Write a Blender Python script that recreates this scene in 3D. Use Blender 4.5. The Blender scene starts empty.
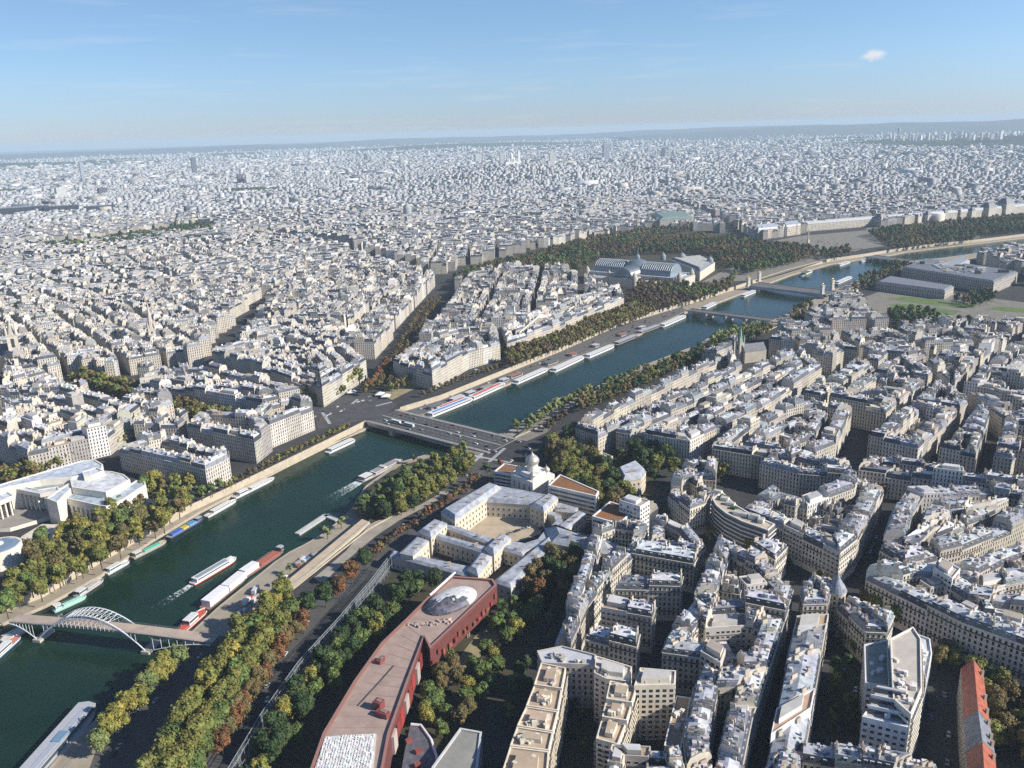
import bpy, math, random
import numpy as np
from mathutils import Vector, Matrix, geometry, noise

random.seed(7)
RNG = np.random.default_rng(11)
SC = bpy.context.scene
COL = SC.collection

# ------------------------------------------------------------------ camera
CAM_H, CAM_PITCH, CAM_ROLL, CAM_F = 280.0, math.radians(-17.05), math.radians(-1.76), 829.0
_f = Vector((0, math.cos(CAM_PITCH), math.sin(CAM_PITCH)))
_r = Vector((1, 0, 0))
_u = _r.cross(_f)
_c, _s = math.cos(CAM_ROLL), math.sin(CAM_ROLL)
CRT, CUP, CFW = _r * _c + _u * _s, -_r * _s + _u * _c, _f
cd = bpy.data.cameras.new("camera")
cam = bpy.data.objects.new("camera", cd)
COL.objects.link(cam)
cam.matrix_world = Matrix((
    (CRT.x, CUP.x, -CFW.x, 0), (CRT.y, CUP.y, -CFW.y, 0), (CRT.z, CUP.z, -CFW.z, CAM_H), (0, 0, 0, 1)))
cd.sensor_width = 36.0
cd.lens = CAM_F / 1024 * 36.0
cd.clip_start, cd.clip_end = 1.0, 150000.0
SC.camera = cam

# ------------------------------------------------------------------ light
SUN_EL = math.radians(31)
SUN_H = Vector((0.958, -0.287, 0)).normalized()          # towards the sun
SUN_V = SUN_H * math.cos(SUN_EL) + Vector((0, 0, math.sin(SUN_EL)))
world = bpy.data.worlds.new("World")
SC.world = world
world.use_nodes = True
nt = world.node_tree
nt.nodes.clear()
sky = nt.nodes.new("ShaderNodeTexSky")
sky.sky_type = 'NISHITA'
sky.sun_disc = False
sky.sun_elevation = SUN_EL
sky.sun_rotation = math.atan2(SUN_H.x, SUN_H.y)
sky.altitude = 300
sky.air_density = 1.0
sky.dust_density = 0.0
sky.ozone_density = 1.0
bg = nt.nodes.new("ShaderNodeBackground")
bg.inputs["Strength"].default_value = 0.0575
out = nt.nodes.new("ShaderNodeOutputWorld")
# thin high cirrus, placed by real direction on the sky
tc = nt.nodes.new("ShaderNodeTexCoord")
mp = nt.nodes.new("ShaderNodeMapping")
mp.inputs["Scale"].default_value = (5.0, 5.0, 60.0)
nz = nt.nodes.new("ShaderNodeTexNoise")
nz.inputs["Scale"].default_value = 1.3
nz.inputs["Detail"].default_value = 7.0
nz.inputs["Roughness"].default_value = 0.62
rp = nt.nodes.new("ShaderNodeValToRGB")
rp.color_ramp.elements[0].position = 0.55
rp.color_ramp.elements[0].color = (0, 0, 0, 1)
rp.color_ramp.elements[1].position = 0.82
rp.color_ramp.elements[1].color = (0.22, 0.22, 0.22, 1)
mx = nt.nodes.new("ShaderNodeMix")
mx.data_type = 'RGBA'
mx.inputs[7].default_value = (9.0, 9.6, 10.4, 1)
nt.links.new(tc.outputs["Generated"], mp.inputs["Vector"])
nt.links.new(mp.outputs["Vector"], nz.inputs["Vector"])
nt.links.new(nz.outputs["Fac"], rp.inputs["Fac"])
nt.links.new(rp.outputs["Color"], mx.inputs[0])
# camera white balance towards blue, stronger in the thick air near the horizon
sx = nt.nodes.new("ShaderNodeSeparateXYZ"); nt.links.new(tc.outputs["Generated"], sx.inputs[0])
wb = nt.nodes.new("ShaderNodeValToRGB")
wb.color_ramp.elements.new(0.065); wb.color_ramp.elements.new(0.14)
for e, c in zip(wb.color_ramp.elements, ((.60, .79, 1.42), (.78, 1.0, 1.46), (.90, 1.10, 1.41), (.84, 1.0, 1.36))):
    e.color = (c[0] / 2, c[1] / 2, c[2] / 2, 1)
nt.links.new(sx.outputs["Z"], wb.inputs["Fac"])
w2 = nt.nodes.new("ShaderNodeVectorMath"); w2.operation = 'MULTIPLY'
w3 = nt.nodes.new("ShaderNodeVectorMath"); w3.operation = 'SCALE'; w3.inputs["Scale"].default_value = 2.0
nt.links.new(sky.outputs["Color"], w2.inputs[0]); nt.links.new(wb.outputs["Color"], w2.inputs[1])
ad_ = nt.nodes.new("ShaderNodeVectorMath"); ad_.operation = 'DOT_PRODUCT'; ad_.inputs[1].default_value = SUN_H * 0.58
nt.links.new(tc.outputs["Generated"], ad_.inputs[0])          # a little brighter towards the sun's side
ap_ = nt.nodes.new("ShaderNodeMath"); ap_.operation = 'ADD'; ap_.inputs[1].default_value = 2.24
nt.links.new(ad_.outputs["Value"], ap_.inputs[0]); nt.links.new(ap_.outputs[0], w3.inputs["Scale"])
nt.links.new(w2.outputs[0], w3.inputs[0]); nt.links.new(w3.outputs[0], mx.inputs[6])
# one small puff of cloud, fixed in the sky by its direction
_d = (CFW + CRT * ((874 - 512) / CAM_F) - CUP * ((55 - 384) / CAM_F)).normalized()
_e1 = _d.cross(Vector((0, 0, 1))).normalized(); _e2 = _e1.cross(_d)
def _n(t, **k):
    q = nt.nodes.new(t)
    for a, v in k.items(): setattr(q, a, v)
    return q
def _dot(vec, s):
    q = _n("ShaderNodeVectorMath", operation='DOT_PRODUCT'); q.inputs[1].default_value = vec
    nt.links.new(tc.outputs["Generated"], q.inputs[0])
    m = _n("ShaderNodeMath", operation='DIVIDE'); m.inputs[1].default_value = s
    nt.links.new(q.outputs["Value"], m.inputs[0])
    return m.outputs[0]
cx_, cy_, cz_ = _dot(_e1, 0.0165), _dot(_e2, 0.0078), _dot(_d, 1.0)
cb = _n("ShaderNodeCombineXYZ")
nt.links.new(cx_, cb.inputs[0]); nt.links.new(cy_, cb.inputs[1])
cl = _n("ShaderNodeVectorMath", operation='LENGTH'); nt.links.new(cb.outputs[0], cl.inputs[0])
cn = _n("ShaderNodeTexNoise"); cn.inputs["Scale"].default_value = 1.6; cn.inputs["Detail"].default_value = 6
nt.links.new(cb.outputs[0], cn.inputs["Vector"])
ca = _n("ShaderNodeMath", operation='MULTIPLY_ADD'); ca.inputs[1].default_value = 1.1
nt.links.new(cn.outputs["Fac"], ca.inputs[0]); nt.links.new(cl.outputs["Value"], ca.inputs[2])
cm = _n("ShaderNodeMapRange", interpolation_type='SMOOTHSTEP')
cm.inputs[1].default_value = 0.75; cm.inputs[2].default_value = 1.45; cm.inputs[3].default_value = 0.85; cm.inputs[4].default_value = 0.0
nt.links.new(ca.outputs[0], cm.inputs[0])
cf = _n("ShaderNodeMath", operation='GREATER_THAN'); cf.inputs[1].default_value = 0.0; nt.links.new(cz_, cf.inputs[0])
ck = _n("ShaderNodeMath", operation='MULTIPLY'); nt.links.new(cm.outputs[0], ck.inputs[0]); nt.links.new(cf.outputs[0], ck.inputs[1])
cx = _n("ShaderNodeMix", data_type='RGBA'); cx.inputs[7].default_value = (9.6, 9.7, 9.9, 1)
nt.links.new(ck.outputs[0], cx.inputs[0]); nt.links.new(mx.outputs[2], cx.inputs[6])
nt.links.new(cx.outputs[2], bg.inputs["Color"])
nt.links.new(bg.outputs["Background"], out.inputs["Surface"])

sl = bpy.data.lights.new("sun", 'SUN')
sl.energy = 5.0
sl.angle = math.radians(0.5)
sl.color = (1.0, 0.935, 0.83)
sun = bpy.data.objects.new("sun", sl)
COL.objects.link(sun)
sun.rotation_euler = (-SUN_V).to_track_quat('-Z', 'Y').to_euler()
sun.location = (300, -100, 600)

SC.view_settings.view_transform = 'Standard'
SC.view_settings.look = 'None'
SC.view_settings.exposure = 0.61
SC.view_settings.gamma = 1.0
SC.view_settings.use_curve_mapping = False
try:
    SC.cycles.use_denoising = False
    SC.cycles.denoiser = 'OPENIMAGEDENOISE'
    SC.cycles.max_bounces = 5
    SC.cycles.diffuse_bounces = 2
    SC.cycles.glossy_bounces = 2
    SC.cycles.volume_bounces = 0
except Exception:
    pass

# ------------------------------------------------------------------ surveying: a photo pixel to a plan point at height z
def G(u, v, z=0.0):
    d = CFW + CRT * ((u - 512) / CAM_F) - CUP * ((v - 384) / CAM_F)
    t = (z - CAM_H) / d.z
    return (d.x * t, d.y * t)
def GL(pts, z=0.0):
    return [G(p[0], p[1], z) for p in pts]
def PX(x, y, z):
    d = Vector((x, y, z - CAM_H))
    w = d.dot(CFW)
    if w < 1: return (-9999, -9999)
    return (512 + CAM_F * d.dot(CRT) / w, 384 - CAM_F * d.dot(CUP) / w)
def in_view(x, y, z=10, m=25):
    u, v = PX(x, y, z)
    return -m < u < 1024 + m and 0 < v < 768 + m

# ------------------------------------------------------------------ materials
MATS = {}
def material(name, base=(0.5, 0.5, 0.5), rough=0.8, metal=0.0, tint=True, nscale=0.25, namt=0.25, kind=None, fine=0.0, spec=0.3, emit=None):
    if name in MATS: return MATS[name]
    m = bpy.data.materials.new(name)
    m.use_nodes = True
    t = m.node_tree
    b = t.nodes["Principled BSDF"]
    b.inputs["Roughness"].default_value = rough
    b.inputs["Metallic"].default_value = metal
    b.inputs["Specular IOR Level"].default_value = spec
    L = t.links.new
    if tint:
        a = t.nodes.new("ShaderNodeAttribute"); a.attribute_name = "tint"
        col = a.outputs["Color"]
    else:
        c = t.nodes.new("ShaderNodeRGB"); c.outputs[0].default_value = (*base, 1)
        col = c.outputs[0]
    geo = t.nodes.new("ShaderNodeNewGeometry")
    if namt > 0:
        n = t.nodes.new("ShaderNodeTexNoise"); n.inputs["Scale"].default_value = nscale
        n.inputs["Detail"].default_value = 5; n.inputs["Roughness"].default_value = 0.65
        L(geo.outputs["Position"], n.inputs["Vector"])
        mr = t.nodes.new("ShaderNodeMapRange")
        mr.inputs[1].default_value = 0.3; mr.inputs[2].default_value = 0.7
        mr.inputs[3].default_value = 1 - namt; mr.inputs[4].default_value = 1 + namt
        L(n.outputs["Fac"], mr.inputs[0])
        vm = t.nodes.new("ShaderNodeVectorMath"); vm.operation = 'SCALE'
        L(col, vm.inputs[0]); L(mr.outputs[0], vm.inputs["Scale"])
        col = vm.outputs[0]
    if kind == 'windows':                       # rows of windows on walls too far off for window meshes; UV counts bays and storeys
        uv = t.nodes.new("ShaderNodeUVMap")
        sp = t.nodes.new("ShaderNodeSeparateXYZ"); L(uv.outputs[0], sp.inputs[0])
        def mth(op, x, y=None):
            q = t.nodes.new("ShaderNodeMath"); q.operation = op
            for i, w in enumerate((x, y)):
                if w is None: continue
                if isinstance(w, (int, float)): q.inputs[i].default_value = w
                else: L(w, q.inputs[i])
            return q.outputs[0]
        fu, fv = mth('FRACT', sp.outputs[0]), mth('FRACT', sp.outputs[1])
        mu = mth('LESS_THAN', mth('ABSOLUTE', mth('SUBTRACT', fu, 0.5)), 0.21)
        mv = mth('LESS_THAN', mth('ABSOLUTE', mth('SUBTRACT', fv, 0.5)), 0.31)
        mask = mth('MULTIPLY', mu, mv)
        fl = t.nodes.new("ShaderNodeVectorMath"); fl.operation = 'FLOOR'; L(uv.outputs[0], fl.inputs[0])
        wn = t.nodes.new("ShaderNodeTexWhiteNoise"); wn.noise_dimensions = '3D'
        ad = t.nodes.new("ShaderNodeVectorMath"); ad.operation = 'ADD'
        oi = t.nodes.new("ShaderNodeObjectInfo"); L(fl.outputs[0], ad.inputs[0]); L(oi.outputs["Random"], ad.inputs[1])
        L(ad.outputs[0], wn.inputs["Vector"])
        gl = t.nodes.new("ShaderNodeValToRGB")
        gl.color_ramp.elements[0].color = (0.02, 0.024, 0.03, 1); gl.color_ramp.elements[1].color = (0.16, 0.155, 0.15, 1)
        gl.color_ramp.elements[1].position = 1.0; gl.color_ramp.elements[0].position = 0.45
        L(wn.outputs["Value"], gl.inputs["Fac"])
        # balcony line under the windows of each storey
        bl = mth('MULTIPLY', mth('LESS_THAN', fv, 0.12), 0.38)
        k = t.nodes.new("ShaderNodeMix"); k.data_type = 'RGBA'; k.inputs[7].default_value = (0.06, 0.06, 0.065, 1)
        L(bl, k.inputs[0]); L(col, k.inputs[6])
        k2 = t.nodes.new("ShaderNodeMix"); k2.data_type = 'RGBA'
        L(mask, k2.inputs[0]); L(k.outputs[2], k2.inputs[6]); L(gl.outputs[0], k2.inputs[7])
        col = k2.outputs[2]
    L(col, b.inputs["Base Color"])
    if fine > 0:
        n2 = t.nodes.new("ShaderNodeTexNoise"); n2.inputs["Scale"].default_value = 1.3; n2.inputs["Detail"].default_value = 4
        L(geo.outputs["Position"], n2.inputs["Vector"])
        bp = t.nodes.new("ShaderNodeBump"); bp.inputs["Strength"].default_value = fine; bp.inputs["Distance"].default_value = 0.4
        L(n2.outputs["Fac"], bp.inputs["Height"]); L(bp.outputs[0], b.inputs["Normal"])
    MATS[name] = m
    return m

def water_material():
    m = bpy.data.materials.new("river_water"); m.use_nodes = True
    t = m.node_tree; b = t.nodes["Principled BSDF"]; L = t.links.new
    b.inputs["Roughness"].default_value = 0.14; b.inputs["IOR"].default_value = 1.33; b.inputs["Specular IOR Level"].default_value = 0.31
    geo = t.nodes.new("ShaderNodeNewGeometry")
    n = t.nodes.new("ShaderNodeTexNoise"); n.inputs["Scale"].default_value = 0.012; n.inputs["Detail"].default_value = 6
    L(geo.outputs["Position"], n.inputs["Vector"])
    r = t.nodes.new("ShaderNodeValToRGB")
    r.color_ramp.elements[0].position = 0.35; r.color_ramp.elements[0].color = (0.005, 0.021, 0.012, 1)
    r.color_ramp.elements[1].position = 0.70; r.color_ramp.elements[1].color = (0.010, 0.034, 0.020, 1)
    L(n.outputs["Fac"], r.inputs["Fac"]); L(r.outputs[0], b.inputs["Base Color"])
    mpn = t.nodes.new("ShaderNodeMapping"); mpn.inputs["Scale"].default_value = (0.30, 0.16, 1); mpn.inputs["Rotation"].default_value = (0, 0, 0.6)
    L(geo.outputs["Position"], mpn.inputs["Vector"])
    n2 = t.nodes.new("ShaderNodeTexNoise"); n2.inputs["Scale"].default_value = 1.0; n2.inputs["Detail"].default_value = 5
    L(mpn.outputs[0], n2.inputs["Vector"])
    bp = t.nodes.new("ShaderNodeBump"); bp.inputs["Strength"].default_value = 0.45; bp.inputs["Distance"].default_value = 0.6
    L(n2.outputs["Fac"], bp.inputs["Height"]); L(bp.outputs[0], b.inputs["Normal"])
    MATS["river_water"] = m
    return m
water_material()

material("facade", rough=0.85, nscale=0.12, namt=0.16, kind='windows')
material("wall", rough=0.85, nscale=0.2, namt=0.16)
material("zinc", rough=0.50, nscale=0.22, namt=0.42, spec=0.5)
material("slate", rough=0.55, nscale=0.4, namt=0.4, spec=0.4)
material("paint", rough=0.45, nscale=0.6, namt=0.10, spec=0.4)
material("metal", rough=0.40, nscale=0.6, namt=0.12, metal=0.5)
material("glass", rough=0.12, nscale=0.3, namt=0.1, spec=0.6)
material("ground", rough=0.92, nscale=0.09, namt=0.22, spec=0.15)
material("paving", rough=0.9, nscale=0.15, namt=0.16, spec=0.15)
material("leaf", rough=0.75, nscale=0.35, namt=0.38, spec=0.15)
material("bark", rough=0.9, nscale=1.5, namt=0.3)
material("gold", rough=0.3, metal=0.9, namt=0.05)

# ------------------------------------------------------------------ mesh builder
class MB:
    """collects faces with a material and a tint each; build() links them as ONE mesh object"""
    def __init__(s):
        s.v = []; s.f = []; s.m = []; s.t = []; s.uv = []
    def face(s, pts, m, t, uv=None):
        i = len(s.v)
        s.v.extend(pts)
        s.f.append(tuple(range(i, i + len(pts))))
        s.m.append(m); s.t.append(t)
        s.uv.append(uv)
    def box(s, cx, cy, z0, z1, lx, ly, ang=0.0, m="wall", t=(.5, .5, .5), mt=None, tt=None, bottom=False):
        c, q = math.cos(ang), math.sin(ang)
        P = []
        for sx, sy in ((-1, -1), (1, -1), (1, 1), (-1, 1)):
            x, y = sx * lx / 2, sy * ly / 2
            P.append((cx + x * c - y * q, cy + x * q + y * c))
        s.prism(P, z0, z1, m, t, mt, tt, bottom)
    def prism(s, P, z0, z1, m="wall", t=(.5, .5, .5), mt=None, tt=None, bottom=False, uvw=None):
        P = ccw(P)
        n = len(P)
        for i in range(n):
            a, b = P[i], P[(i + 1) % n]
            uv = None
            if uvw:
                L = math.hypot(b[0] - a[0], b[1] - a[1])
                nu = max(1, round(L / uvw[0])); nv = max(1, round((z1 - z0) / uvw[1]))
                uv = ((0, 0), (nu, 0), (nu, nv), (0, nv))
            s.face([(a[0], a[1], z0), (b[0], b[1], z0), (b[0], b[1], z1), (a[0], a[1], z1)], m, t, uv)
        s.face([(p[0], p[1], z1) for p in P], mt or m, tt or t)
        if bottom: s.face([(p[0], p[1], z0) for p in reversed(P)], m, t)
    def loft(s, rings, m, t, cap=True, closed=True):
        """rings: lists of 3-D points of equal length"""
        n = len(rings[0])
        for k in range(len(rings) - 1):
            A, B = rings[k], rings[k + 1]
            for i in range(n if closed else n - 1):
                j = (i + 1) % n
                s.face([A[i], A[j], B[j], B[i]], m, t)
        if cap:
            s.face(list(reversed(rings[0])), m, t); s.face(list(rings[-1]), m, t)
    def tube(s, pts, r, m, t, n=6, r1=None):
        rings = []
        for k, p in enumerate(pts):
            p = Vector(p)
            a = Vector(pts[max(0, k - 1)]); b = Vector(pts[min(len(pts) - 1, k + 1)])
            d = (b - a).normalized()
            up = Vector((0, 0, 1)) if abs(d.z) < 0.95 else Vector((1, 0, 0))
            x = d.cross(up).normalized(); y = x.cross(d)
            rr = r if r1 is None else r + (r1 - r) * k / max(1, len(pts) - 1)
            rings.append([tuple(p + x * (rr * math.cos(q)) + y * (rr * math.sin(q))) for q in (2 * math.pi * i / n for i in range(n))])
        s.loft(rings, m, t)
    def lathe(s, cx, cy, prof, m, t, n=16):
        rings = [[(cx + r * math.cos(2 * math.pi * i / n), cy + r * math.sin(2 * math.pi * i / n), z) for i in range(n)] for r, z in prof]
        s.loft(rings, m, t)
    def add(s, o, off=(0, 0, 0)):
        i = len(s.v)
        s.v.extend([(p[0] + off[0], p[1] + off[1], p[2] + off[2]) for p in o.v])
        s.f.extend([tuple(k + i for k in f) for f in o.f])
        s.m += o.m; s.t += o.t; s.uv += o.uv
    def mesh(s, name, org=(0, 0, 0), smooth=False):
        me = bpy.data.meshes.new(name)
        V = np.array(s.v, dtype=np.float64).reshape(-1, 3) - np.array(org)
        cnt = np.array([len(f) for f in s.f], dtype=np.int32)
        idx = np.fromiter((k for f in s.f for k in f), dtype=np.int32, count=int(cnt.sum()))
        me.vertices.add(len(V)); me.vertices.foreach_set("co", V.astype(np.float32).ravel())
        me.loops.add(len(idx)); me.loops.foreach_set("vertex_index", idx)
        me.polygons.add(len(cnt))
        me.polygons.foreach_set("loop_start", np.concatenate([[0], np.cumsum(cnt)[:-1]]).astype(np.int32))
        names = []
        mi = []
        pos = {}
        for x in s.m:
            if x not in pos:
                pos[x] = len(names); names.append(x)
            mi.append(pos[x])
        for x in names: me.materials.append(MATS[x])
        me.polygons.foreach_set("material_index", np.array(mi, dtype=np.int32))
        if smooth: me.polygons.foreach_set("use_smooth", np.ones(len(cnt), dtype=bool))
        me.update(calc_edges=True)
        at = me.attributes.new("tint", 'FLOAT_COLOR', 'FACE')
        T = np.ones((len(cnt), 4), dtype=np.float32); T[:, :3] = np.array(s.t, dtype=np.float32)[:, :3]
        at.data.foreach_set("color", T.ravel())
        if any(u is not None for u in s.uv):
            ul = me.uv_layers.new(name="uv")
            U = []
            for f, u in zip(s.f, s.uv):
                U.extend(u if u is not None else ((0, 0),) * len(f))
            ul.data.foreach_set("uv", np.array(U, dtype=np.float32).ravel())
        return me
    def build(s, name, parent=None, org=(0, 0, 0), smooth=False):
        """verts are in world coordinates; org = world position of the parent thing (or of the object itself)"""
        o = bpy.data.objects.new(name, s.mesh(name, org, smooth))
        COL.objects.link(o)
        if parent: o.parent = parent
        else: o.location = org
        return o

def ccw(P):
    a = sum(P[i][0] * P[(i + 1) % len(P)][1] - P[(i + 1) % len(P)][0] * P[i][1] for i in range(len(P)))
    return list(P) if a > 0 else list(reversed(P))
def tag(o, label, cat, group=None, kind=None):
    if label: o["label"] = label
    if cat: o["category"] = cat
    if group: o["group"] = group
    if kind: o["kind"] = kind
    return o
def thing(name, loc, label, cat, group=None, rz=0.0):
    o = bpy.data.objects.new(name, None)
    COL.objects.link(o)
    o.location = loc; o.rotation_euler = (0, 0, rz); o.empty_display_size = 1
    return tag(o, label, cat, group)
def inst(name, me, parent, loc=(0, 0, 0), rz=0.0, sc=(1, 1, 1)):
    o = bpy.data.objects.new(name, me)
    COL.objects.link(o)
    o.parent = parent; o.location = loc; o.rotation_euler = (0, 0, rz); o.scale = sc
    return o
def structure(o):
    o["kind"] = "structure"
    return o
_ONES = "first second third fourth fifth sixth seventh eighth ninth tenth eleventh twelfth thirteenth fourteenth fifteenth sixteenth seventeenth eighteenth nineteenth".split()
_TENS = {2: ("twentieth", "twenty"), 3: ("thirtieth", "thirty"), 4: ("fortieth", "forty"), 5: ("fiftieth", "fifty"), 6: ("sixtieth", "sixty"), 7: ("seventieth", "seventy"), 8: ("eightieth", "eighty"), 9: ("ninetieth", "ninety")}
def ordinal(k):                                  # 0 -> first
    if k < 19: return _ONES[k]
    n = k + 1; a, b = divmod(n, 10)
    return _TENS[a][0] if b == 0 else _TENS[a][1] + "-" + _ONES[b - 1]
def jit(c, a=0.06):
    k = 1 + random.uniform(-a, a)
    return tuple(max(0.004, x * k * (1 + random.uniform(-a, a) * 0.35)) for x in c)
def lerp(a, b, t): return (a[0] + (b[0] - a[0]) * t, a[1] + (b[1] - a[1]) * t)
def inside(p, P):
    x, y = p; r = False; n = len(P); j = n - 1
    for i in range(n):
        if (P[i][1] > y) != (P[j][1] > y) and x < (P[j][0] - P[i][0]) * (y - P[i][1]) / (P[j][1] - P[i][1]) + P[i][0]: r = not r
        j = i
    return r
def inset(P, d):
    """mitred offset of a CCW polygon towards the inside"""
    n = len(P); Q = []
    for i in range(n):
        a, b, c = Vector(P[i - 1]), Vector(P[i]), Vector(P[(i + 1) % n])
        e1, e2 = (b - a).normalized(), (c - b).normalized()
        n1, n2 = Vector((-e1.y, e1.x)), Vector((-e2.y, e2.x))
        m = n1 + n2
        k = 1 + n1.dot(n2)
        q = b + m * (d / max(k, 0.35))
        Q.append((q.x, q.y))
    return Q
def area(P):
    return 0.5 * sum(P[i][0] * P[(i + 1) % len(P)][1] - P[(i + 1) % len(P)][0] * P[i][1] for i in range(len(P)))
# ------------------------------------------------------------------ ground, river, quays
ASPH = (0.050, 0.049, 0.050)  # asphalt, its colour lowered to deepen the shade of the streets
SAND = (0.34, 0.28, 0.20)
STONE = (0.42, 0.36, 0.27)
GRASS = (0.075, 0.115, 0.035)
SOIL = (0.060, 0.055, 0.035)
def sheet(name, P, z, m, t, kind="structure"):
    P = ccw(P)
    tri = geometry.tessellate_polygon([[Vector((p[0], p[1], 0)) for p in P]])
    b = MB()
    for a, c, d in tri:
        q = [P[a], P[c], P[d]]
        if area(q) < 0: q.reverse()
        b.face([(p[0], p[1], z) for p in q], m, t)
    o = b.build(name)
    o["kind"] = kind
    return o
NU_PX = [(0, 606), (40, 591), (90, 562), (140, 533), (190, 506), (225, 490), (258, 474), (330, 439), (366, 421), (384, 415), (400, 408), (440, 396), (500, 372), (560, 348), (620, 322), (680, 304), (700, 298), (740, 285), (790, 269), (830, 259), (866, 254), (890, 250), (935, 244), (980, 239.5), (1030, 233.5), (1100, 226)]
NW_PX = [(0, 624), (45, 605), (100, 575), (150, 541), (200, 511), (235, 493), (262, 478), (332, 442), (369, 427), (402, 420), (440, 411), (475, 397), (520, 379), (590, 353), (640, 334), (686, 312), (705, 307), (745, 292), (790, 275), (830, 264), (862, 259), (880, 257), (905, 252), (940, 247.5), (980, 243), (1030, 237), (1100, 229.5)]
SU_PX = [(130, 800), (172, 735), (215, 685), (255, 632), (290, 592), (330, 560), (368, 530), (400, 512), (440, 488), (462, 470), (474, 456), (489, 446), (515, 438), (540, 427), (575, 405), (620, 389), (670, 366), (715, 349), (745, 340), (770, 330), (800, 316), (822, 303), (850, 292), (872, 281), (892, 272), (912, 267), (950, 262), (975, 258), (1005, 253), (1100, 243)]
SW_PX = [(20, 800), (78, 738), (105, 712), (130, 690), (165, 652), (184, 641), (192, 632), (208, 617), (220, 606), (240, 590), (258, 576), (275, 562), (290, 552), (304, 545), (320, 536), (338, 522), (352, 509), (366, 486), (398, 463), (425, 455), (441, 457), (474, 447), (500, 434), (513, 429), (530, 415), (560, 398), (600, 385), (650, 363), (700, 344), (713, 335), (740, 330), (765, 322), (785, 315), (800, 305), (818, 298), (830, 291), (850, 284), (868, 275), (885, 268), (903, 263), (920, 260), (945, 257.5), (970, 254), (1000, 249.5), (1100, 239.5)]
Z_W, Z_Q = -7.0, -5.0
def wext(L, z, left, right):
    W = GL(L, z)
    a, b = W[0], W[1]; d = Vector((a[0] - b[0], a[1] - b[1])).normalized() * left
    c, e = W[-1], W[-2]; g = Vector((c[0] - e[0], c[1] - e[1])).normalized() * right
    return [(a[0] + d.x, a[1] + d.y)] + W + [(c[0] + g.x, c[1] + g.y)]
NU, NW = wext(NU_PX, 0, 1500, 900), wext(NW_PX, Z_Q, 1500, 900)
SU, SW = wext(SU_PX, 0, 1500, 900), wext(SW_PX, Z_Q, 1500, 900)
BIG = 38000.0
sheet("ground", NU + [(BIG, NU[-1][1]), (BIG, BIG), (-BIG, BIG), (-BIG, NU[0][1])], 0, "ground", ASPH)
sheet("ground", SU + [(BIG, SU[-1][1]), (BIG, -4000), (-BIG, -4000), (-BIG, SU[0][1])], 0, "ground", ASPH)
b = MB()
b.face([(-4000, -3000, Z_W), (6000, -3000, Z_W), (6000, 6000, Z_W), (-4000, 6000, Z_W)], "river_water", (0.02, 0.06, 0.05))
structure(b.build("river"))
QUAY_T = (0.30, 0.26, 0.20)
for nm, U, W in (("lower_quay", NU, NW), ("lower_quay", SU, SW)):
    sheet(nm, U + list(reversed(W)), Z_Q, "paving", QUAY_T)
sheet("lower_quay", GL([(88, 772), (108, 719), (134, 695), (168, 656), (190, 645), (214, 640), (250, 622), (248, 640), (215, 685), (172, 735), (130, 800), (60, 800)], Z_Q), Z_Q + .03, "paving", (.085, .082, .078))  # dark overlay: tree shade and darker surfacing put into the quay colour
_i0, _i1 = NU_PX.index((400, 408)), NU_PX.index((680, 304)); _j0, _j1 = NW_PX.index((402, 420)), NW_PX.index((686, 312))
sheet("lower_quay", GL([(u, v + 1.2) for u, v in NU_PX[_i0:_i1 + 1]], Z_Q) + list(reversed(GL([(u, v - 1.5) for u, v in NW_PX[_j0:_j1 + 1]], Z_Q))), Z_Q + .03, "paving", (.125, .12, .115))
def wall_strip(name, line, z0, z1, t, cap=0.7, label=None, low=()):
    """retaining wall with a parapet; a thing of its own"""
    b = MB()
    for i in range(len(line) - 1):
        a, c = Vector(line[i]), Vector(line[i + 1])
        d = (c - a).normalized(); n = Vector((-d.y, d.x)) * (cap / 2)
        P = [a - n, c - n, c + n, a + n]
        b.prism([(p.x, p.y) for p in P], z0, -0.65 if i in low else z1, "wall", t)
    o = b.build(name, None, (line[0][0], line[0][1], z0))
    return tag(o, label, "wall")
wall_strip("retaining_wall", NU, Z_W - .2, 0.9, STONE, label="pale stone embankment wall along the far bank of the river, under the street trees", low=(9, 10))
wall_strip("retaining_wall", SU, Z_W - .2, 0.9, STONE, label="stone embankment wall along the near bank of the river, below the museum road", low=(11, 12))
wall_strip("quay_edge", NW, Z_W - .3, Z_Q + .12, (0.36, 0.31, 0.24), 1.2, label="low stone quay edge at the waterline of the far bank where barges moor")
wall_strip("quay_edge", SW, Z_W - .3, Z_Q + .12, (0.36, 0.31, 0.24), 1.2, label="low stone quay edge at the waterline of the near bank by the goods port")

# sheets of the ground: gardens, lawns, squares
def G2(pts): return GL(pts, 0)
PARKS = {
    "museum_garden": [(228, 775), (275, 700), (330, 640), (390, 575), (440, 572), (452, 560), (560, 575), (535, 650), (490, 720), (470, 790), (300, 800)],
    "palace_garden": [(515, 600), (545, 566), (565, 555), (612, 570), (600, 585), (570, 622)],
    "avenue_gardens": [(455, 285), (470, 268), (510, 258), (545, 248), (600, 240), (640, 234), (700, 231), (760, 240), (812, 247), (835, 254), (790, 266), (740, 281), (690, 297), (655, 306), (640, 300), (604, 296), (585, 284), (566, 276), (530, 277), (500, 275)],
    "palace_gardens": [(852, 246), (866, 236), (880, 229), (930, 222), (1000, 215), (1100, 205), (1100, 222), (1000, 234), (930, 243), (890, 247)],
    "treed_square": [(552, 445), (580, 428), (600, 440), (660, 465), (655, 490), (640, 515), (600, 520), (560, 480), (545, 460)],
    "river_park": [(352, 508), (368, 488), (400, 466), (428, 458), (470, 456), (480, 462), (440, 486), (400, 510), (372, 522)],
    "old_park": [(35, 247), (110, 238), (180, 228), (212, 225), (214, 232), (150, 241), (60, 250)],
}
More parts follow.
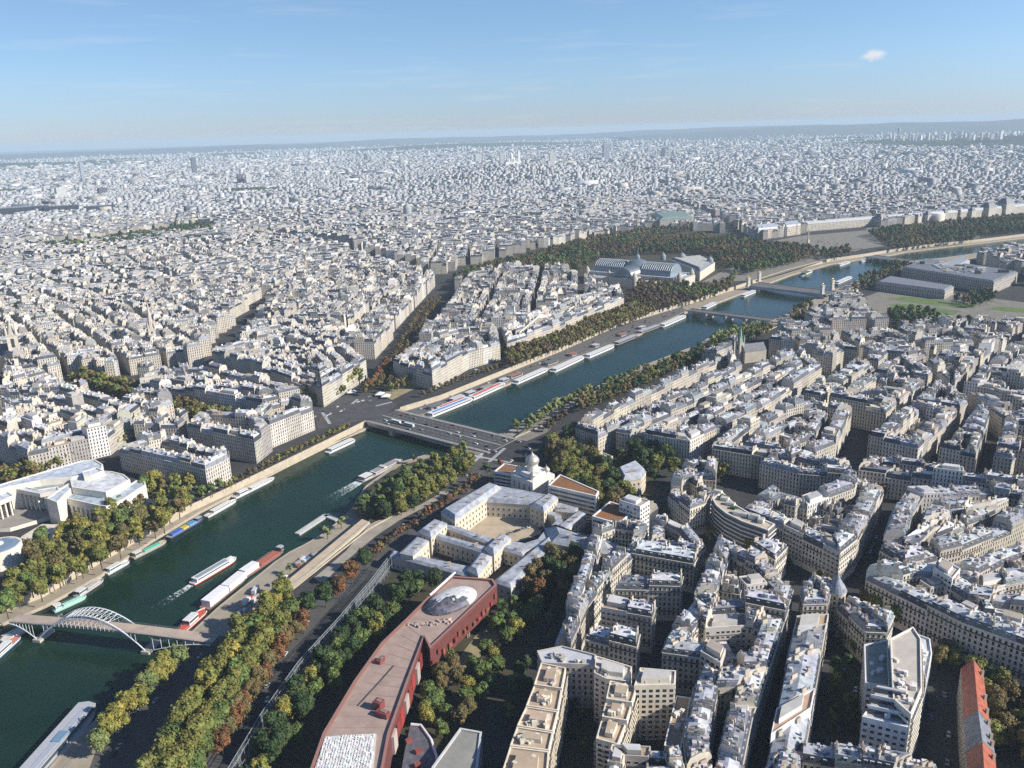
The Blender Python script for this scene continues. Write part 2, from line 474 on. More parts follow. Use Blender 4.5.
for k, P in PARKS.items():
    sheet("garden_ground", G2(P), 0.03, "ground", SOIL)
for P in ([(886, 299), (905, 296.5), (978, 304.5), (970, 308.5), (930, 305)], [(888, 304.5), (905, 304), (960, 311), (952, 316), (900, 311)], [(985, 309), (1000, 306.5), (1060, 312), (1060, 317)],
          [(884, 240.5), (905, 237), (925, 239), (905, 243)], [(800, 272), (806, 270.5), (812, 271.5), (806, 273.5)]):
    sheet("lawn", G2(P), 0.06, "ground", (0.115, 0.165, 0.055))
for P in ([(380, 394), (405, 384), (432, 376), (440, 379), (410, 391), (392, 400)], [(480, 630), (520, 605), (530, 612), (500, 640), (470, 665), (455, 680), (440, 690), (448, 672)]):
    sheet("gravel_path", G2(P), 0.06, "ground", (0.27, 0.23, 0.13))
for P in ([(512, 439), (530, 426), (549, 416), (556, 421), (548, 432), (527, 441)], [(456, 455), (470, 448), (483, 452), (482, 466), (470, 472), (462, 468)], [(862, 298), (895, 286), (1100, 312), (1100, 324), (1000, 322), (960, 321), (880, 317)],
          [(700, 283), (740, 262), (835, 242), (862, 238), (872, 246), (820, 262), (760, 280)], [(772, 241), (800, 236), (868, 230), (884, 246), (850, 251), (800, 245)], [(866, 228), (1100, 200), (1100, 206), (870, 236)], [(885, 247), (930, 238), (980, 234), (980, 238), (935, 244)]):
    _gz = round(globals().get("_gz", 0.030) + 0.0035, 4)
    sheet("gravel_square", G2(P), _gz, "ground", (0.20, 0.185, 0.155))
# lower-bank surfaces at the port (goods yard) and the road along the museum
def sheetz(name, P, z, zz, m, t): return sheet(name, GL(P, z), zz, m, t)
# roads with a lighter tone than the shaded default
sheet("road", G2([(462, 470), (474, 456), (500, 466), (440, 520), (390, 560), (330, 610), (290, 660), (240, 730), (215, 775), (170, 790), (215, 720), (270, 650), (330, 585), (390, 540)]), 0.05, "ground", (0.085, 0.083, 0.082))
sheet("road", G2([(312, 402), (345, 396), (372, 392), (398, 404), (384, 416), (366, 420), (340, 425), (318, 430)]), 0.05, "ground", (0.075, 0.073, 0.074))
# painted lines on the approach of the road bridge
b = MB()
for (a, c) in (((474, 462), (489, 447)), ((489, 462), (505, 448)), ((470, 455), (512, 463)), ((376, 406), (392, 402)), ((352, 404), (358, 399)), ((322, 412), (330, 424))):
    A, C = Vector(G(*a)), Vector(G(*c)); d = (C - A); n = int(d.length / 1.1); d.normalize(); q = Vector((-d.y, d.x))
    for i in range(n):
        p = A + d * (i * 1.1 + .3)
        P = [p - q * 1.6, p + d * .5 - q * 1.6, p + d * .5 + q * 1.6, p + q * 1.6]
        b.face([(v.x, v.y, 0.09) for v in P], "paint", (0.7, 0.7, 0.68))
structure(b.build("road_marking"))
# far hills
def hill(name, pts, z, depth, t):
    """a ridge: pts (px u, angle height) are turned into a long low hill at a given distance"""
    b = MB()
    rows = []
    for k, (fr, hz) in enumerate(((-1, 0), (-.55, .55), (-.2, .92), (0.1, 1.0), (.6, .7), (1.4, 0))):
        rows.append([(x, y + fr * depth, hh * hz * (1 + 0.12 * noise.noise(Vector((x * .0012, k * 1.7, 0)))) + 0.5 * (hz == 0) - 1) for (x, y, hh) in pts])
    for r in range(len(rows) - 1):
        for i in range(len(pts) - 1):
            b.face([rows[r][i], rows[r][i + 1], rows[r + 1][i + 1], rows[r + 1][i]], "ground", t)
    o = b.build(name, None, (0, 0, 0), smooth=True)
    return structure(o)
def ridge(u0, u1, dist, prof, n=60):
    L = []
    for i in range(n + 1):
        f = i / n; u = u0 + (u1 - u0) * f
        x, y = G(u, 300, 0); k = dist / math.hypot(x, y)
        h = np.interp(f, [p[0] for p in prof], [p[1] for p in prof]) * (1 + .12 * noise.noise(Vector((f * 9, dist * .001, 3))))
        L.append((x * k, y * k, h))
    return L
hill("hills", ridge(-300, 420, 21000, ((0, 150), (.3, 110), (.6, 90), (.8, 120), (1, 20))), 0, 2200, (0.08, 0.09, 0.10))  # far ridges lighter and bluer: distance haze put into their colour
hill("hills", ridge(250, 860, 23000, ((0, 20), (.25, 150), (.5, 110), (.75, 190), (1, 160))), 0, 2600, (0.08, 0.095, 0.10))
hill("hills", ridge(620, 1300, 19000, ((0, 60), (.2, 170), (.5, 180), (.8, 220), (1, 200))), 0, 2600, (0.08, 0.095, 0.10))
hill("hills", ridge(-200, 200, 13500, ((0, 95), (.3, 80), (.55, 55), (.8, 20), (1, 4))), 0, 900, (0.035, 0.055, 0.03))
hill("hills", ridge(330, 620, 15500, ((0, 5), (.3, 60), (.6, 70), (1, 10))), 0, 900, (0.045, 0.065, 0.035))
hill("hills", ridge(820, 920, 10500, ((0, 4), (.5, 55), (.8, 66), (1, 30))), 0, 500, (0.04, 0.055, 0.03))
hill("hills", ridge(880, 1160, 9600, ((0, 20), (.3, 82), (.6, 88), (1, 70))), 0, 900, (0.06, 0.065, 0.05))
# the butte with the white basilica
BUTTE = G(512, 176, 0)
BUTTE = (BUTTE[0] * 4700 / math.hypot(*BUTTE), BUTTE[1] * 4700 / math.hypot(*BUTTE))
def butte_z(x, y):
    d = math.hypot((x - BUTTE[0]) / 650, (y - BUTTE[1]) / 450)
    return max(0.0, 92 * math.exp(-d * d * 1.6) - 4)
b = MB()
nn = 24
for i in range(nn):
    for j in range(nn):
        q = []
        for di, dj in ((0, 0), (1, 0), (1, 1), (0, 1)):
            x = BUTTE[0] + ((i + di) / nn - .5) * 2600; y = BUTTE[1] + ((j + dj) / nn - .5) * 1800
            q.append((x, y, butte_z(x, y) - 0.3))
        b.face(q, "ground", (0.10, 0.10, 0.09))
structure(b.build("hills", smooth=True))
# air
hb = MB()
hb.prism([(-40500, -4500), (40500, -4500), (40500, 40500), (-40500, 40500)], -8.5, 305, "wall", (1, 1, 1), bottom=True)
MATS["haze"] = hm = bpy.data.materials.new("haze"); hm.use_nodes = True
t = hm.node_tree; t.nodes.clear()
pv = t.nodes.new("ShaderNodeVolumePrincipled"); ho = t.nodes.new("ShaderNodeOutputMaterial")
pv.inputs["Color"].default_value = (0.70, 0.88, 1.0, 1)
pv.inputs["Density"].default_value = 0.000055
pv.inputs["Anisotropy"].default_value = 0.0
t.links.new(pv.outputs[0], ho.inputs["Volume"])
hb.m = ["haze"] * len(hb.m)
ho_ = hb.build("haze"); ho_["kind"] = "stuff"
# ------------------------------------------------------------------ buildings
WALLS = [(0.55, 0.495, 0.405), (0.50, 0.45, 0.375), (0.58, 0.525, 0.43), (0.44, 0.405, 0.345), (0.60, 0.56, 0.49), (0.53, 0.49, 0.42)]
WALLS_M = [(0.62, 0.60, 0.55), (0.66, 0.64, 0.61), (0.50, 0.46, 0.40), (0.58, 0.52, 0.43), (0.36, 0.33, 0.31)]
WALLN = ["cream", "sandy", "straw-coloured", "weathered", "ivory", "buff"]
WALLN_M = ["off-white", "white", "grey-beige", "tan", "brown-grey"]
ZINCS = [(0.44, 0.45, 0.475), (0.34, 0.35, 0.375), (0.52, 0.53, 0.545), (0.19, 0.20, 0.22), (0.58, 0.585, 0.59)]
ZINCN = ["grey zinc", "dull zinc", "pale zinc", "dark zinc", "whitish zinc"]
SLATES = [(0.045, 0.049, 0.060), (0.065, 0.070, 0.084), (0.10, 0.108, 0.125), (0.20, 0.21, 0.23)]
FLATS = [(0.42, 0.40, 0.37), (0.36, 0.31, 0.25), (0.50, 0.49, 0.47), (0.28, 0.27, 0.26), (0.36, 0.26, 0.18)]
FLATN = ["grey flat", "tan flat", "pale flat", "dark flat", "brown flat"]
STOR = {3: "three", 4: "four", 5: "five", 6: "six", 7: "seven", 8: "eight", 9: "nine", 10: "ten", 11: "eleven", 12: "twelve"}

class Spec: pass
SPECS = []

def spec(fp, where=None, base=20.0, modern=0.12, sides=(True, True, False, False), level=1, z0=0.0, look=None):
    """fp = street a, street b, court b, court a (any winding; made CCW).  sides: street, end b, court, end a -> has windows"""
    q = Spec()
    fp = [tuple(p) for p in fp]
    if area(fp) < 0:
        fp = [fp[1], fp[0], fp[3], fp[2]]
        sides = (sides[0], sides[3], sides[2], sides[1])
    q.fp = fp; q.where = where; q.sides = sides; q.z0 = z0; q.level = level
    q.modern = random.random() < modern
    n = max(3, round((base + random.uniform(-4.2, 4.2)) / 3.2))
    if q.modern: n += random.choice((0, 0, 1, 1, 2))
    q.n = n; q.h = n * 3.2 + 0.9
    w = random.randrange(6 if not q.modern else 5)
    q.wall = jit((WALLS_M if q.modern else WALLS)[w], .07); q.walln = (WALLN_M if q.modern else WALLN)[w]
    r = random.randrange(5)
    q.roof = jit((FLATS if q.modern else ZINCS)[r], .10); q.roofn = (FLATN if q.modern else ZINCN)[r]
    q.slate = jit(random.choice(SLATES), .15)
    q.mh = random.uniform(2.6, 4.0)
    q.seed = random.random()
    if look:
        for k, v in look.items(): setattr(q, k, v)
        if 'n' in look and 'h' not in look: q.h = q.n * 3.2 + .9
    q.c = (sum(p[0] for p in fp) / 4, sum(p[1] for p in fp) / 4)
    q.d = math.hypot(*q.c)
    SPECS.append(q)
    return q

def P3(p, z): return (p[0], p[1], z)
def quad_wall(b, a, c, z0, z1, m, t, nst, bay=2.6):
    L = math.hypot(c[0] - a[0], c[1] - a[1])
    nu = max(1, round(L / bay))
    b.face([P3(a, z0), P3(c, z0), P3(c, z1), P3(a, z1)], m, t, ((0, 0), (nu, 0), (nu, nst), (0, nst)))

def build_shell(q, bw, br, chim, wallmat="facade", lod=0):
    """walls into bw, roof into br, chimney boxes appended as (MB) by chim()"""
    A, B, C, D = q.fp
    z0, h = q.z0, q.z0 + q.h
    rnd = random.Random(q.seed)
    E = [(A, B), (B, C), (C, D), (D, A)]
    for k, (a, c) in enumerate(E):
        if k == 2 or q.sides[k]:
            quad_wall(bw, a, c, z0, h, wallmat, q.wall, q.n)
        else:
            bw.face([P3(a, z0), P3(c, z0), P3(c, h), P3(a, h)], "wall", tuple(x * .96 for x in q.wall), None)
    dep = (math.hypot(D[0] - A[0], D[1] - A[1]) + math.hypot(C[0] - B[0], C[1] - B[1])) / 2
    if q.modern:
        pts = [A, B, C, D]
        I = inset(pts, 0.5) if lod == 0 else pts
        if lod == 0:
            for k in range(4):
                j = (k + 1) % 4
                br.face([P3(pts[k], h), P3(pts[j], h), P3(pts[j], h + .9), P3(pts[k], h + .9)], "wall", q.wall)
                br.face([P3(pts[k], h + .9), P3(pts[j], h + .9), P3(I[j], h + .9), P3(I[k], h + .9)], "wall", tuple(x * 1.05 for x in q.wall))
                br.face([P3(I[j], h + .1), P3(I[k], h + .1), P3(I[k], h + .9), P3(I[j], h + .9)], "wall", q.wall)
        br.face([P3(p, h + .1) for p in I], "paving", q.roof)
        # set-back penthouse and lift housings
        if lod < 2 and min(dep, math.hypot(B[0] - A[0], B[1] - A[1])) > 7:
            k = rnd.uniform(.15, .3)
            S = [lerp(lerp(A, B, k), lerp(D, C, k), .28), lerp(lerp(A, B, 1 - k * .6), lerp(D, C, 1 - k * .6), .28), lerp(lerp(A, B, 1 - k * .6), lerp(D, C, 1 - k * .6), .85), lerp(lerp(A, B, k), lerp(D, C, k), .85)]
            br.prism(S, h + .05, h + rnd.uniform(2.4, 3.2), "wall", tuple(x * 1.05 for x in q.wall), "paving", jit(FLATS[rnd.randrange(3)]))
        return
    s = min(1.5, dep * .16)
    def off(p, o, k): 
        d = Vector(o) - Vector(p); L = max(d.length, .01)
        return tuple(Vector(p) + d * (k / L))
    a2, d2 = off(A, D, s), off(D, A, s); b2, c2 = off(B, C, s), off(C, B, s)
    if q.sides[1]: b2, c2 = off(b2, a2, s), off(c2, d2, s)
    if q.sides[3]: a2, d2 = off(a2, b2, s), off(d2, c2, s)
    hm, hr = h + q.mh, h + q.mh + max(.5, dep * .085)
    m1, m2 = lerp(a2, d2, .5), lerp(b2, c2, .5)
    if q.sides[1]: m2 = off(m2, m1, 2.5)
    if q.sides[3]: m1 = off(m1, m2, 2.5)
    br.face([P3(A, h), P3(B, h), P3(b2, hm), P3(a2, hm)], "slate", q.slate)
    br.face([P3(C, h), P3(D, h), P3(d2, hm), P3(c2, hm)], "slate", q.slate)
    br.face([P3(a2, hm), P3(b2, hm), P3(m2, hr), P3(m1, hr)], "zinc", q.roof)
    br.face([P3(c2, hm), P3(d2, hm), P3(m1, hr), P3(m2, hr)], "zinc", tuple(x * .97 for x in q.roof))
    for k, (p, r, p2, r2, mm) in enumerate(((B, C, b2, c2, m2), (D, A, d2, a2, m1))):
        end = q.sides[1] if k == 0 else q.sides[3]
        br.face([P3(p, h), P3(r, h), P3(r2, hm), P3(p2, hm)], "slate" if end else "wall", q.slate if end else q.wall)
        br.face([P3(p2, hm), P3(r2, hm), P3(mm, hr)], "zinc" if end else "wall", q.roof if end else q.wall)
    if lod == 0:      # cornice
        for a, c in (E[0],) + ((E[1],) if q.sides[1] else ()) + ((E[3],) if q.sides[3] else ()):
            d = (Vector(c) - Vector(a)).normalized(); n = Vector((d.y, -d.x)) * .45
            br.face([P3(Vector(a) + n, h - .1), P3(Vector(c) + n, h - .1), P3(Vector(c) + n, h + .25), P3(Vector(a) + n, h + .25)], "wall", q.wall)
            br.face([P3(Vector(a) + n, h + .25), P3(Vector(c) + n, h + .25), P3(c, h + .25), P3(a, h + .25)], "wall", q.wall)
    # chimney stacks stand along the party walls
    if lod < 3:
        for (p, r, e) in ((A, D, B), (B, C, A)):
            if lod >= 2 and rnd.random() < .5: continue
            for f in ((.33, .72) if lod < 2 else (.5,)):
                if rnd.random() < .15: continue
                f += rnd.uniform(-.08, .08)
                o = lerp(lerp(p, r, f), lerp(e, (C if e == B else D), f), .04 + .05 * rnd.random())
                L = rnd.uniform(1.6, 3.6) if lod < 2 else 3.0
                W = .75 if lod < 2 else 1.1
                d = (Vector(r) - Vector(p)).normalized()
                cb = MB()
                zt = hr + rnd.uniform(.8, 2.0)
                ctint = jit((.50, .44, .36), .14)
                cb.box(o[0], o[1], h + .5, zt, L, W, math.atan2(d.y, d.x), "wall", ctint)
                if lod == 0:
                    npot = int(L / .55)
                    for i in range(npot):
                        x = o[0] + d.x * (i - (npot - 1) / 2) * .55; y = o[1] + d.y * (i - (npot - 1) / 2) * .55
                        cb.box(x, y, zt - .01, zt + .6, .22, .22, 0, "wall", (.30, .20, .15))
                chim(cb)
    # skylights, hatches, vents and small plant on the zinc
    if lod < 2:
        for i in range(rnd.randrange(6, 13) if lod == 0 else rnd.randrange(3, 7)):
            u, v = rnd.uniform(.12, .88), rnd.choice((rnd.uniform(.1, .42), rnd.uniform(.58, .9)))
            o = lerp(lerp(a2, b2, u), lerp(d2, c2, u), v)
            zr = hm + (hr - hm) * (1 - abs(v - .5) * 2)
            d = Vector(B) - Vector(A); ang = math.atan2(d.y, d.x)
            k = rnd.random()
            if k < .5: br.box(o[0], o[1], zr - .3, zr + .22, rnd.uniform(.8, 1.4), rnd.uniform(1, 1.8), ang, "glass", (.05, .06, .075))
            elif k < .8: br.box(o[0], o[1], zr - .4, zr + rnd.uniform(.7, 1.9), rnd.uniform(1, 2.6), rnd.uniform(1, 2), ang, "wall", jit((.55, .53, .5), .2))
            else: br.box(o[0], o[1], zr - .4, zr + rnd.uniform(1, 2.2), .5, .5, ang, "metal", (.3, .3, .32))

# ---------------------------------------------------------------- blocks
BLOCKS = []          # traced block outlines (for keeping fill-in blocks out)
def wing(p, r, dirn, ln, w, where):
    pass
def ring_block(P, depth=12.5, front=17.0, where=None, base=20.0, modern=0.12, level=1, filler=True, look=None):
    """a city block: buildings wall to wall round the outline, lower wings in the courtyard"""
    P = ccw(P)
    n = len(P)
    A = area(P)
    Q = inset(P, depth)
    ok = area(Q) > 0.12 * A and all(inside(q, P) for q in Q)
    if not ok:
        depth *= .72; Q = inset(P, depth)
        ok = area(Q) > 0.03 * A and all(inside(q, P) for q in Q)
    made = []
    if not ok:
        if n == 4: return row_block(P, front, where, base, modern, level)
        c = (sum(p[0] for p in P) / n, sum(p[1] for p in P) / n)
        Q = [lerp(p, c, .8) for p in P]
    for i in range(n):
        j = (i + 1) % n
        L = math.hypot(P[j][0] - P[i][0], P[j][1] - P[i][1])
        k = max(1, round(L / (front * random.uniform(.85, 1.15))))
        cuts = [0] + [(x + random.uniform(-.18, .18)) / k for x in range(1, k)] + [1]
        bb = base + random.uniform(-1, 1)
        for x in range(k):
            fp = [lerp(P[i], P[j], cuts[x]), lerp(P[i], P[j], cuts[x + 1]), lerp(Q[i], Q[j], cuts[x + 1]), lerp(Q[i], Q[j], cuts[x])]
            if abs(area(fp)) < 25: continue
            made.append(spec(fp, where, bb, modern, (True, False, True, False), level, look=look))
    if filler and ok and area(Q) > 3000:
        return made + ring_block(inset(Q, 6.5), 11, front, where, base - 2.5, modern, level + 1, True, look)
    if filler and ok and area(Q) > 260:
        for i in range(n):
            j = (i + 1) % n
            L = math.hypot(Q[j][0] - Q[i][0], Q[j][1] - Q[i][1])
            c = (sum(p[0] for p in Q) / n, sum(p[1] for p in Q) / n)
            m = int(L / 12)
            for x in range(m):
                if random.random() < .12: continue
                t0 = (x + random.uniform(.2, .5)) / m; t1 = min(1, t0 + random.uniform(6.5, 10) / L)
                a, d = lerp(Q[i], Q[j], t0), lerp(Q[i], Q[j], t1)
                nv = Vector((-(Q[j][1] - Q[i][1]), Q[j][0] - Q[i][0])).normalized()
                ln = random.uniform(6, min(20, max(7, math.sqrt(area(Q)) * .55)))
                e = (d[0] + nv.x * ln, d[1] + nv.y * ln); f = (a[0] + nv.x * ln, a[1] + nv.y * ln)
                if not (inside(e, Q) and inside(f, Q)): continue
                w = spec([d, e, f, a] if False else [e, f, a, d], where, random.uniform(7, 19), .25, (True, True, False, True), level + 1)
                w.rear = True
                made.append(w)
    return made
def row_block(P, front=17.0, where=None, base=20.0, modern=0.12, level=1, look=None):
    """a narrow block: one row of through buildings; P = 4 corners, split along the longer side"""
    P = ccw(P)
    l0 = math.hypot(P[1][0] - P[0][0], P[1][1] - P[0][1]); l1 = math.hypot(P[2][0] - P[1][0], P[2][1] - P[1][1])
    if l1 > l0: P = P[1:] + P[:1]; l0, l1 = l1, l0
    k = max(1, round(l0 / front))
    made = []
    cuts = [0] + [(x + random.uniform(-.15, .15)) / k for x in range(1, k)] + [1]
    for x in range(k):
        fp = [lerp(P[0], P[1], cuts[x]), lerp(P[0], P[1], cuts[x + 1]), lerp(P[3], P[2], cuts[x + 1]), lerp(P[3], P[2], cuts[x])]
        made.append(spec(fp, where, base, modern, (True, x == k - 1, True, x == 0), level, look=look))
    return made
def traced(px, where, z=22, depth=12.5, base=20.0, modern=.1, front=17, row=False, look=None, filler=True):
    P = ccw(GL(px, z))
    BLOCKS.append(P)
    f = row_block if row else ring_block
    if row: return row_block(P, front, where, base, modern, 1, look)
    return ring_block(P, depth, front, where, base, modern, 1, filler, look)
# ------------------------------------------------------------------ blocks measured in the near and middle distance
traced([(574, 426), (598, 434), (627, 420), (683, 396), (742, 366), (730, 352), (690, 367), (650, 386), (612, 403)], "in the quayside block past the road bridge", depth=9, filler=False, modern=0, front=15)
traced([(616, 430), (690, 443), (727, 425), (772, 400), (822, 366), (800, 350), (760, 364), (700, 392), (640, 417)], "in the long block facing the treed square")
traced([(712, 447), (792, 460), (836, 442), (852, 410), (812, 400), (775, 408), (737, 428)], "in the block behind the curved balcony building")
traced([(668, 494), (690, 511), (706, 505), (714, 488), (690, 473), (673, 480)], "in the rounded island block", filler=False, depth=8)
traced([(682, 464), (700, 459), (717, 463), (716, 475), (690, 473)], "between the rounded island block and square", filler=False)
traced([(592, 528), (612, 521), (648, 525), (640, 544), (612, 572), (588, 604), (571, 640), (555, 637), (566, 610), (580, 570)], "in the garden-side terrace beside the palace", depth=10, filler=False)
traced([(598, 622), (640, 633), (637, 646), (585, 633)], "in the comb-like terraces off the garden street", row=True, z=21)
traced([(607, 599), (656, 611), (652, 621), (601, 612)], "in the comb-like terraces off the garden street", row=True, z=21)
traced([(622, 577), (683, 580), (681, 590), (615, 588)], "in the comb-like terraces off the garden street", row=True, z=21)
traced([(640, 541), (700, 553), (694, 563), (632, 552)], "in the comb-like terraces off the garden street", row=True, z=21)
traced([(652, 520), (668, 517), (690, 527), (706, 546), (698, 552), (650, 540)], "in the block closing the comb-like terraces", filler=False)
traced([(718, 541), (768, 566), (793, 592), (785, 618), (745, 610), (712, 612), (694, 600)], "in the dense block along the dark avenue", depth=11, front=14)
traced([(694, 602), (712, 614), (745, 612), (784, 620), (768, 670), (720, 672), (700, 660), (662, 655), (672, 628)], "in the middle of the dense avenue block", depth=11, front=13)
traced([(704, 664), (722, 675), (767, 673), (752, 720), (738, 790), (690, 790), (683, 740), (694, 690)], "at the near end of the dense block", depth=11, front=13)
traced([(612, 748), (680, 752), (688, 792), (600, 792)], "in the white-roofed row below the cream block", depth=9, filler=False)
traced([(797, 614), (829, 612), (806, 742), (764, 775)], "in the narrow row beside the sunken court", row=True, front=15)
traced([(779, 737), (803, 742), (860, 752), (938, 766), (930, 800), (770, 800)], "in the row below the terraced white tower", depth=14, filler=False, front=13)
traced([(838, 602), (847, 596), (894, 618), (888, 630), (866, 629)], "behind the turret on the narrow corner", filler=False)
traced([(800, 592), (812, 580), (832, 588), (828, 606), (803, 607)], "at the foot of the corner turret", filler=False)
traced([(742, 509), (768, 520), (840, 555), (857, 541), (884, 488), (846, 476), (838, 485), (802, 498), (772, 490)], "in the courtyard block on the shaded avenue")
traced([(880, 548), (905, 562), (962, 548), (1012, 528), (1040, 514), (1040, 495), (990, 486), (907, 489), (894, 508)], "in the broad block across the shaded avenue")
traced([(866, 577), (963, 625), (1050, 657), (1060, 600), (975, 592), (940, 570), (905, 567)], "in the dark long-fronted block on the boulevard")
traced([(950, 571), (985, 553), (1060, 534), (1060, 572), (978, 589)], "in the white-roofed block above the boulevard")
traced([(859, 468), (962, 482), (1050, 496), (1050, 482), (962, 470), (873, 457)], "in the long dark terrace heading the avenue", row=False, filler=False, depth=9)
traced([(760, 462), (775, 450), (850, 466), (848, 476), (800, 472)], "beside the long dark terrace heading the avenue", filler=False, depth=9)
traced([(936, 640), (962, 626), (1010, 645), (1004, 668)], "at the shaded corner near the red-roofed row", filler=False) if False else None
# far bank
traced([(118, 447), (205, 468), (229, 456), (228, 449), (166, 434)], "in the quayside block nearest the art palace", depth=12, filler=False)
traced([(187, 428), (254, 441), (270, 429), (257, 414), (206, 411)], "in the second block before the bridge square", depth=12, filler=False)
traced([(245, 420), (270, 426), (313, 409), (312, 401), (296, 396), (262, 403)], "in the honey-stone corner at the bridge square", depth=12, filler=False, modern=0)
traced([(-40, 424), (27, 451), (107, 433), (140, 408), (70, 388), (-40, 388)], "in the big block above the art palace")
traced([(122, 404), (150, 409), (173, 402), (168, 394), (140, 392)], "in the slender corner on the treed avenue", filler=False, base=24)
traced([(140, 382), (205, 392), (262, 401), (300, 393), (262, 378), (215, 368), (165, 367)], "in the long block facing the bridge square", depth=12)
traced([(212, 352), (256, 365), (322, 388), (366, 361), (345, 345), (280, 336), (248, 341)], "in the triangular block between shaded avenues")
traced([(393, 362), (432, 372), (468, 352), (500, 343), (497, 330), (455, 331), (424, 340)], "in the mansions facing the riverside promenade")
traced([(500, 330), (507, 340), (560, 323), (624, 297), (620, 287), (575, 296), (535, 312)], "in the pale block before the glass-roofed palace", depth=12)
# ------------------------------------------------------------------ fill-in blocks by district
KEEP = [GL(p) for p in (
    [(60, 1000), (150, 790), (262, 640), (460, 470), (500, 455), (530, 420), (572, 400), (600, 440), (665, 465), (640, 520), (600, 545), (560, 600), (530, 660), (495, 800), (480, 1000)],
    [(-150, 660), (-150, 462), (0, 455), (40, 452), (112, 437), (190, 468), (240, 470), (240, 500), (0, 620)],
    [(312, 392), (350, 385), (400, 368), (430, 378), (400, 412), (365, 425), (312, 432)],
    [(393, 386), (440, 366), (500, 346), (560, 326), (625, 300), (665, 290), (700, 306), (400, 414)],
    [(862, 296), (900, 280), (1200, 300), (1200, 332), (1000, 333), (955, 332), (872, 326)],
    [(700, 290), (745, 262), (770, 240), (870, 222), (900, 250), (830, 265)],
    [(770, 312), (850, 288), (905, 262), (1000, 250), (1100, 240), (1100, 246), (1000, 256), (920, 273), (880, 286), (850, 300), (790, 326)],
    [(750, 800), (800, 580), (870, 572), (1050, 650), (1060, 800)],
    [(490, 800), (535, 640), (600, 636), (690, 660), (694, 800)],
    [(700, 525), (708, 490), (722, 488), (736, 500), (755, 513), (785, 524), (780, 550)],
    [(900, 288), (902, 272), (925, 262), (985, 268), (1022, 275), (1022, 290), (1000, 303)],
    [(928, 276), (950, 261), (975, 258), (975, 272)],
    [(505, 450), (540, 425), (720, 345), (790, 320), (800, 332), (740, 352), (610, 404), (575, 428), (560, 450)],
    [(735, 366), (742, 350), (768, 347), (768, 364)],
)] + [GL(p) for p in PARKS.values()]
AVENUES = [([(372, 400), (388, 375), (405, 345), (428, 308), (448, 284), (470, 268)], 34), ([(205, 384), (228, 350), (250, 318), (268, 300)], 22), ([(70, 384), (110, 392), (160, 415), (215, 425), (240, 430)], 34),
           ([(0, 470), (20, 462), (120, 440), (180, 410)], 26), ([(265, 402), (320, 397), (372, 380)], 32), ([(845, 590), (860, 560), (880, 520), (892, 500)], 20), ([(715, 490), (780, 478), (850, 478), (1050, 500)], 26),
           ([(600, 446), (660, 420), (720, 390), (780, 362)], 13), ([(697, 460), (740, 436), (780, 412), (850, 372)], 18), ([(690, 660), (700, 590), (730, 540), (745, 500)], 12),
           ([(135, 378), (180, 372), (260, 384)], 20), ([(455, 285), (520, 264), (600, 240), (700, 225)], 26), ([(448, 284), (400, 268), (330, 245), (250, 235)], 28),
           ([(745, 240), (720, 222), (690, 212), (668, 205)], 30), ([(780, 330), (850, 345), (960, 326)], 12)]
AVENUES = [([Vector(p) for p in GL(l)], w) for l, w in AVENUES]
RIV = ccw(list(NU) + list(reversed(SU)))
RIVL = [[Vector(p) for p in NU], [Vector(p) for p in SU]]
def seg_d(p, a, c):
    ab = c - a; t = max(0, min(1, (p - a).dot(ab) / max(ab.dot(ab), 1e-6)))
    return (p - a - ab * t).length
def bb(P): return (min(p[0] for p in P), min(p[1] for p in P), max(p[0] for p in P), max(p[1] for p in P))
KEEPB = [(P, bb(P)) for P in KEEP]
BLKB = []
for P in BLOCKS:
    Q = inset(P, -8.0); BLKB.append((Q, bb(Q)))
def near_line(p, L, w): return any(seg_d(p, L[i], L[i + 1]) < w for i in range(len(L) - 1))
def blocked(p, m=0.0):
    v = Vector(p)
    for P, (x0, y0, x1, y1) in KEEPB + BLKB:
        if x0 <= p[0] <= x1 and y0 <= p[1] <= y1 and inside(p, P): return True
    if p[1] < 4000:
        if inside(p, RIV): return True
        for L in RIVL:
            if near_line(v, L, 20): return True
    for L, w in AVENUES:
        if near_line(v, L, w / 2 + 2): return True
    return False
def test_pts(P, k=3):
    T = []
    for i in range(len(P)):
        for f in range(k): T.append(lerp(P[i], P[(i + 1) % len(P)], f / k))
    c = (sum(p[0] for p in P) / len(P), sum(p[1] for p in P) / len(P))
    T.append(c); T += [lerp(p, c, .5) for p in P]
    return T
def free(P):
    if any(blocked(p) for p in test_pts(P)): return False
    x0, y0, x1, y1 = bb(P)
    for Q in BLOCKS:
        for q in Q:
            if x0 < q[0] < x1 and y0 < q[1] < y1 and inside(q, P): return False
    return True
_a = Vector(G(727, 425, 22)); _b = Vector(G(822, 366, 22)); ANG_S = math.atan2(_b.y - _a.y, _b.x - _a.x)
_a = Vector(G(380, 390)); _b = Vector(G(445, 288)); ANG_N = math.atan2(_b.y - _a.y, _b.x - _a.x)
def south(p):
    # which side of the river: compare with the centre line
    best = None
    L = RIVL[1]
    for i in range(len(L) - 1):
        d = seg_d(Vector(p), L[i], L[i + 1])
        if best is None or d < best[0]:
            ab = L[i + 1] - L[i]; ap = Vector(p) - L[i]
            best = (d, ab.x * ap.y - ab.y * ap.x < 0)
    return best[1]
SEEDS = []
S_ = 430.0
FAR1 = 3300.0
for i in range(-9, 10):
    for j in range(0, 10):
        SEEDS.append((i * S_ + random.uniform(-.42, .42) * S_, 200 + j * S_ + random.uniform(-.42, .42) * S_))
SEEDS = np.array(SEEDS)
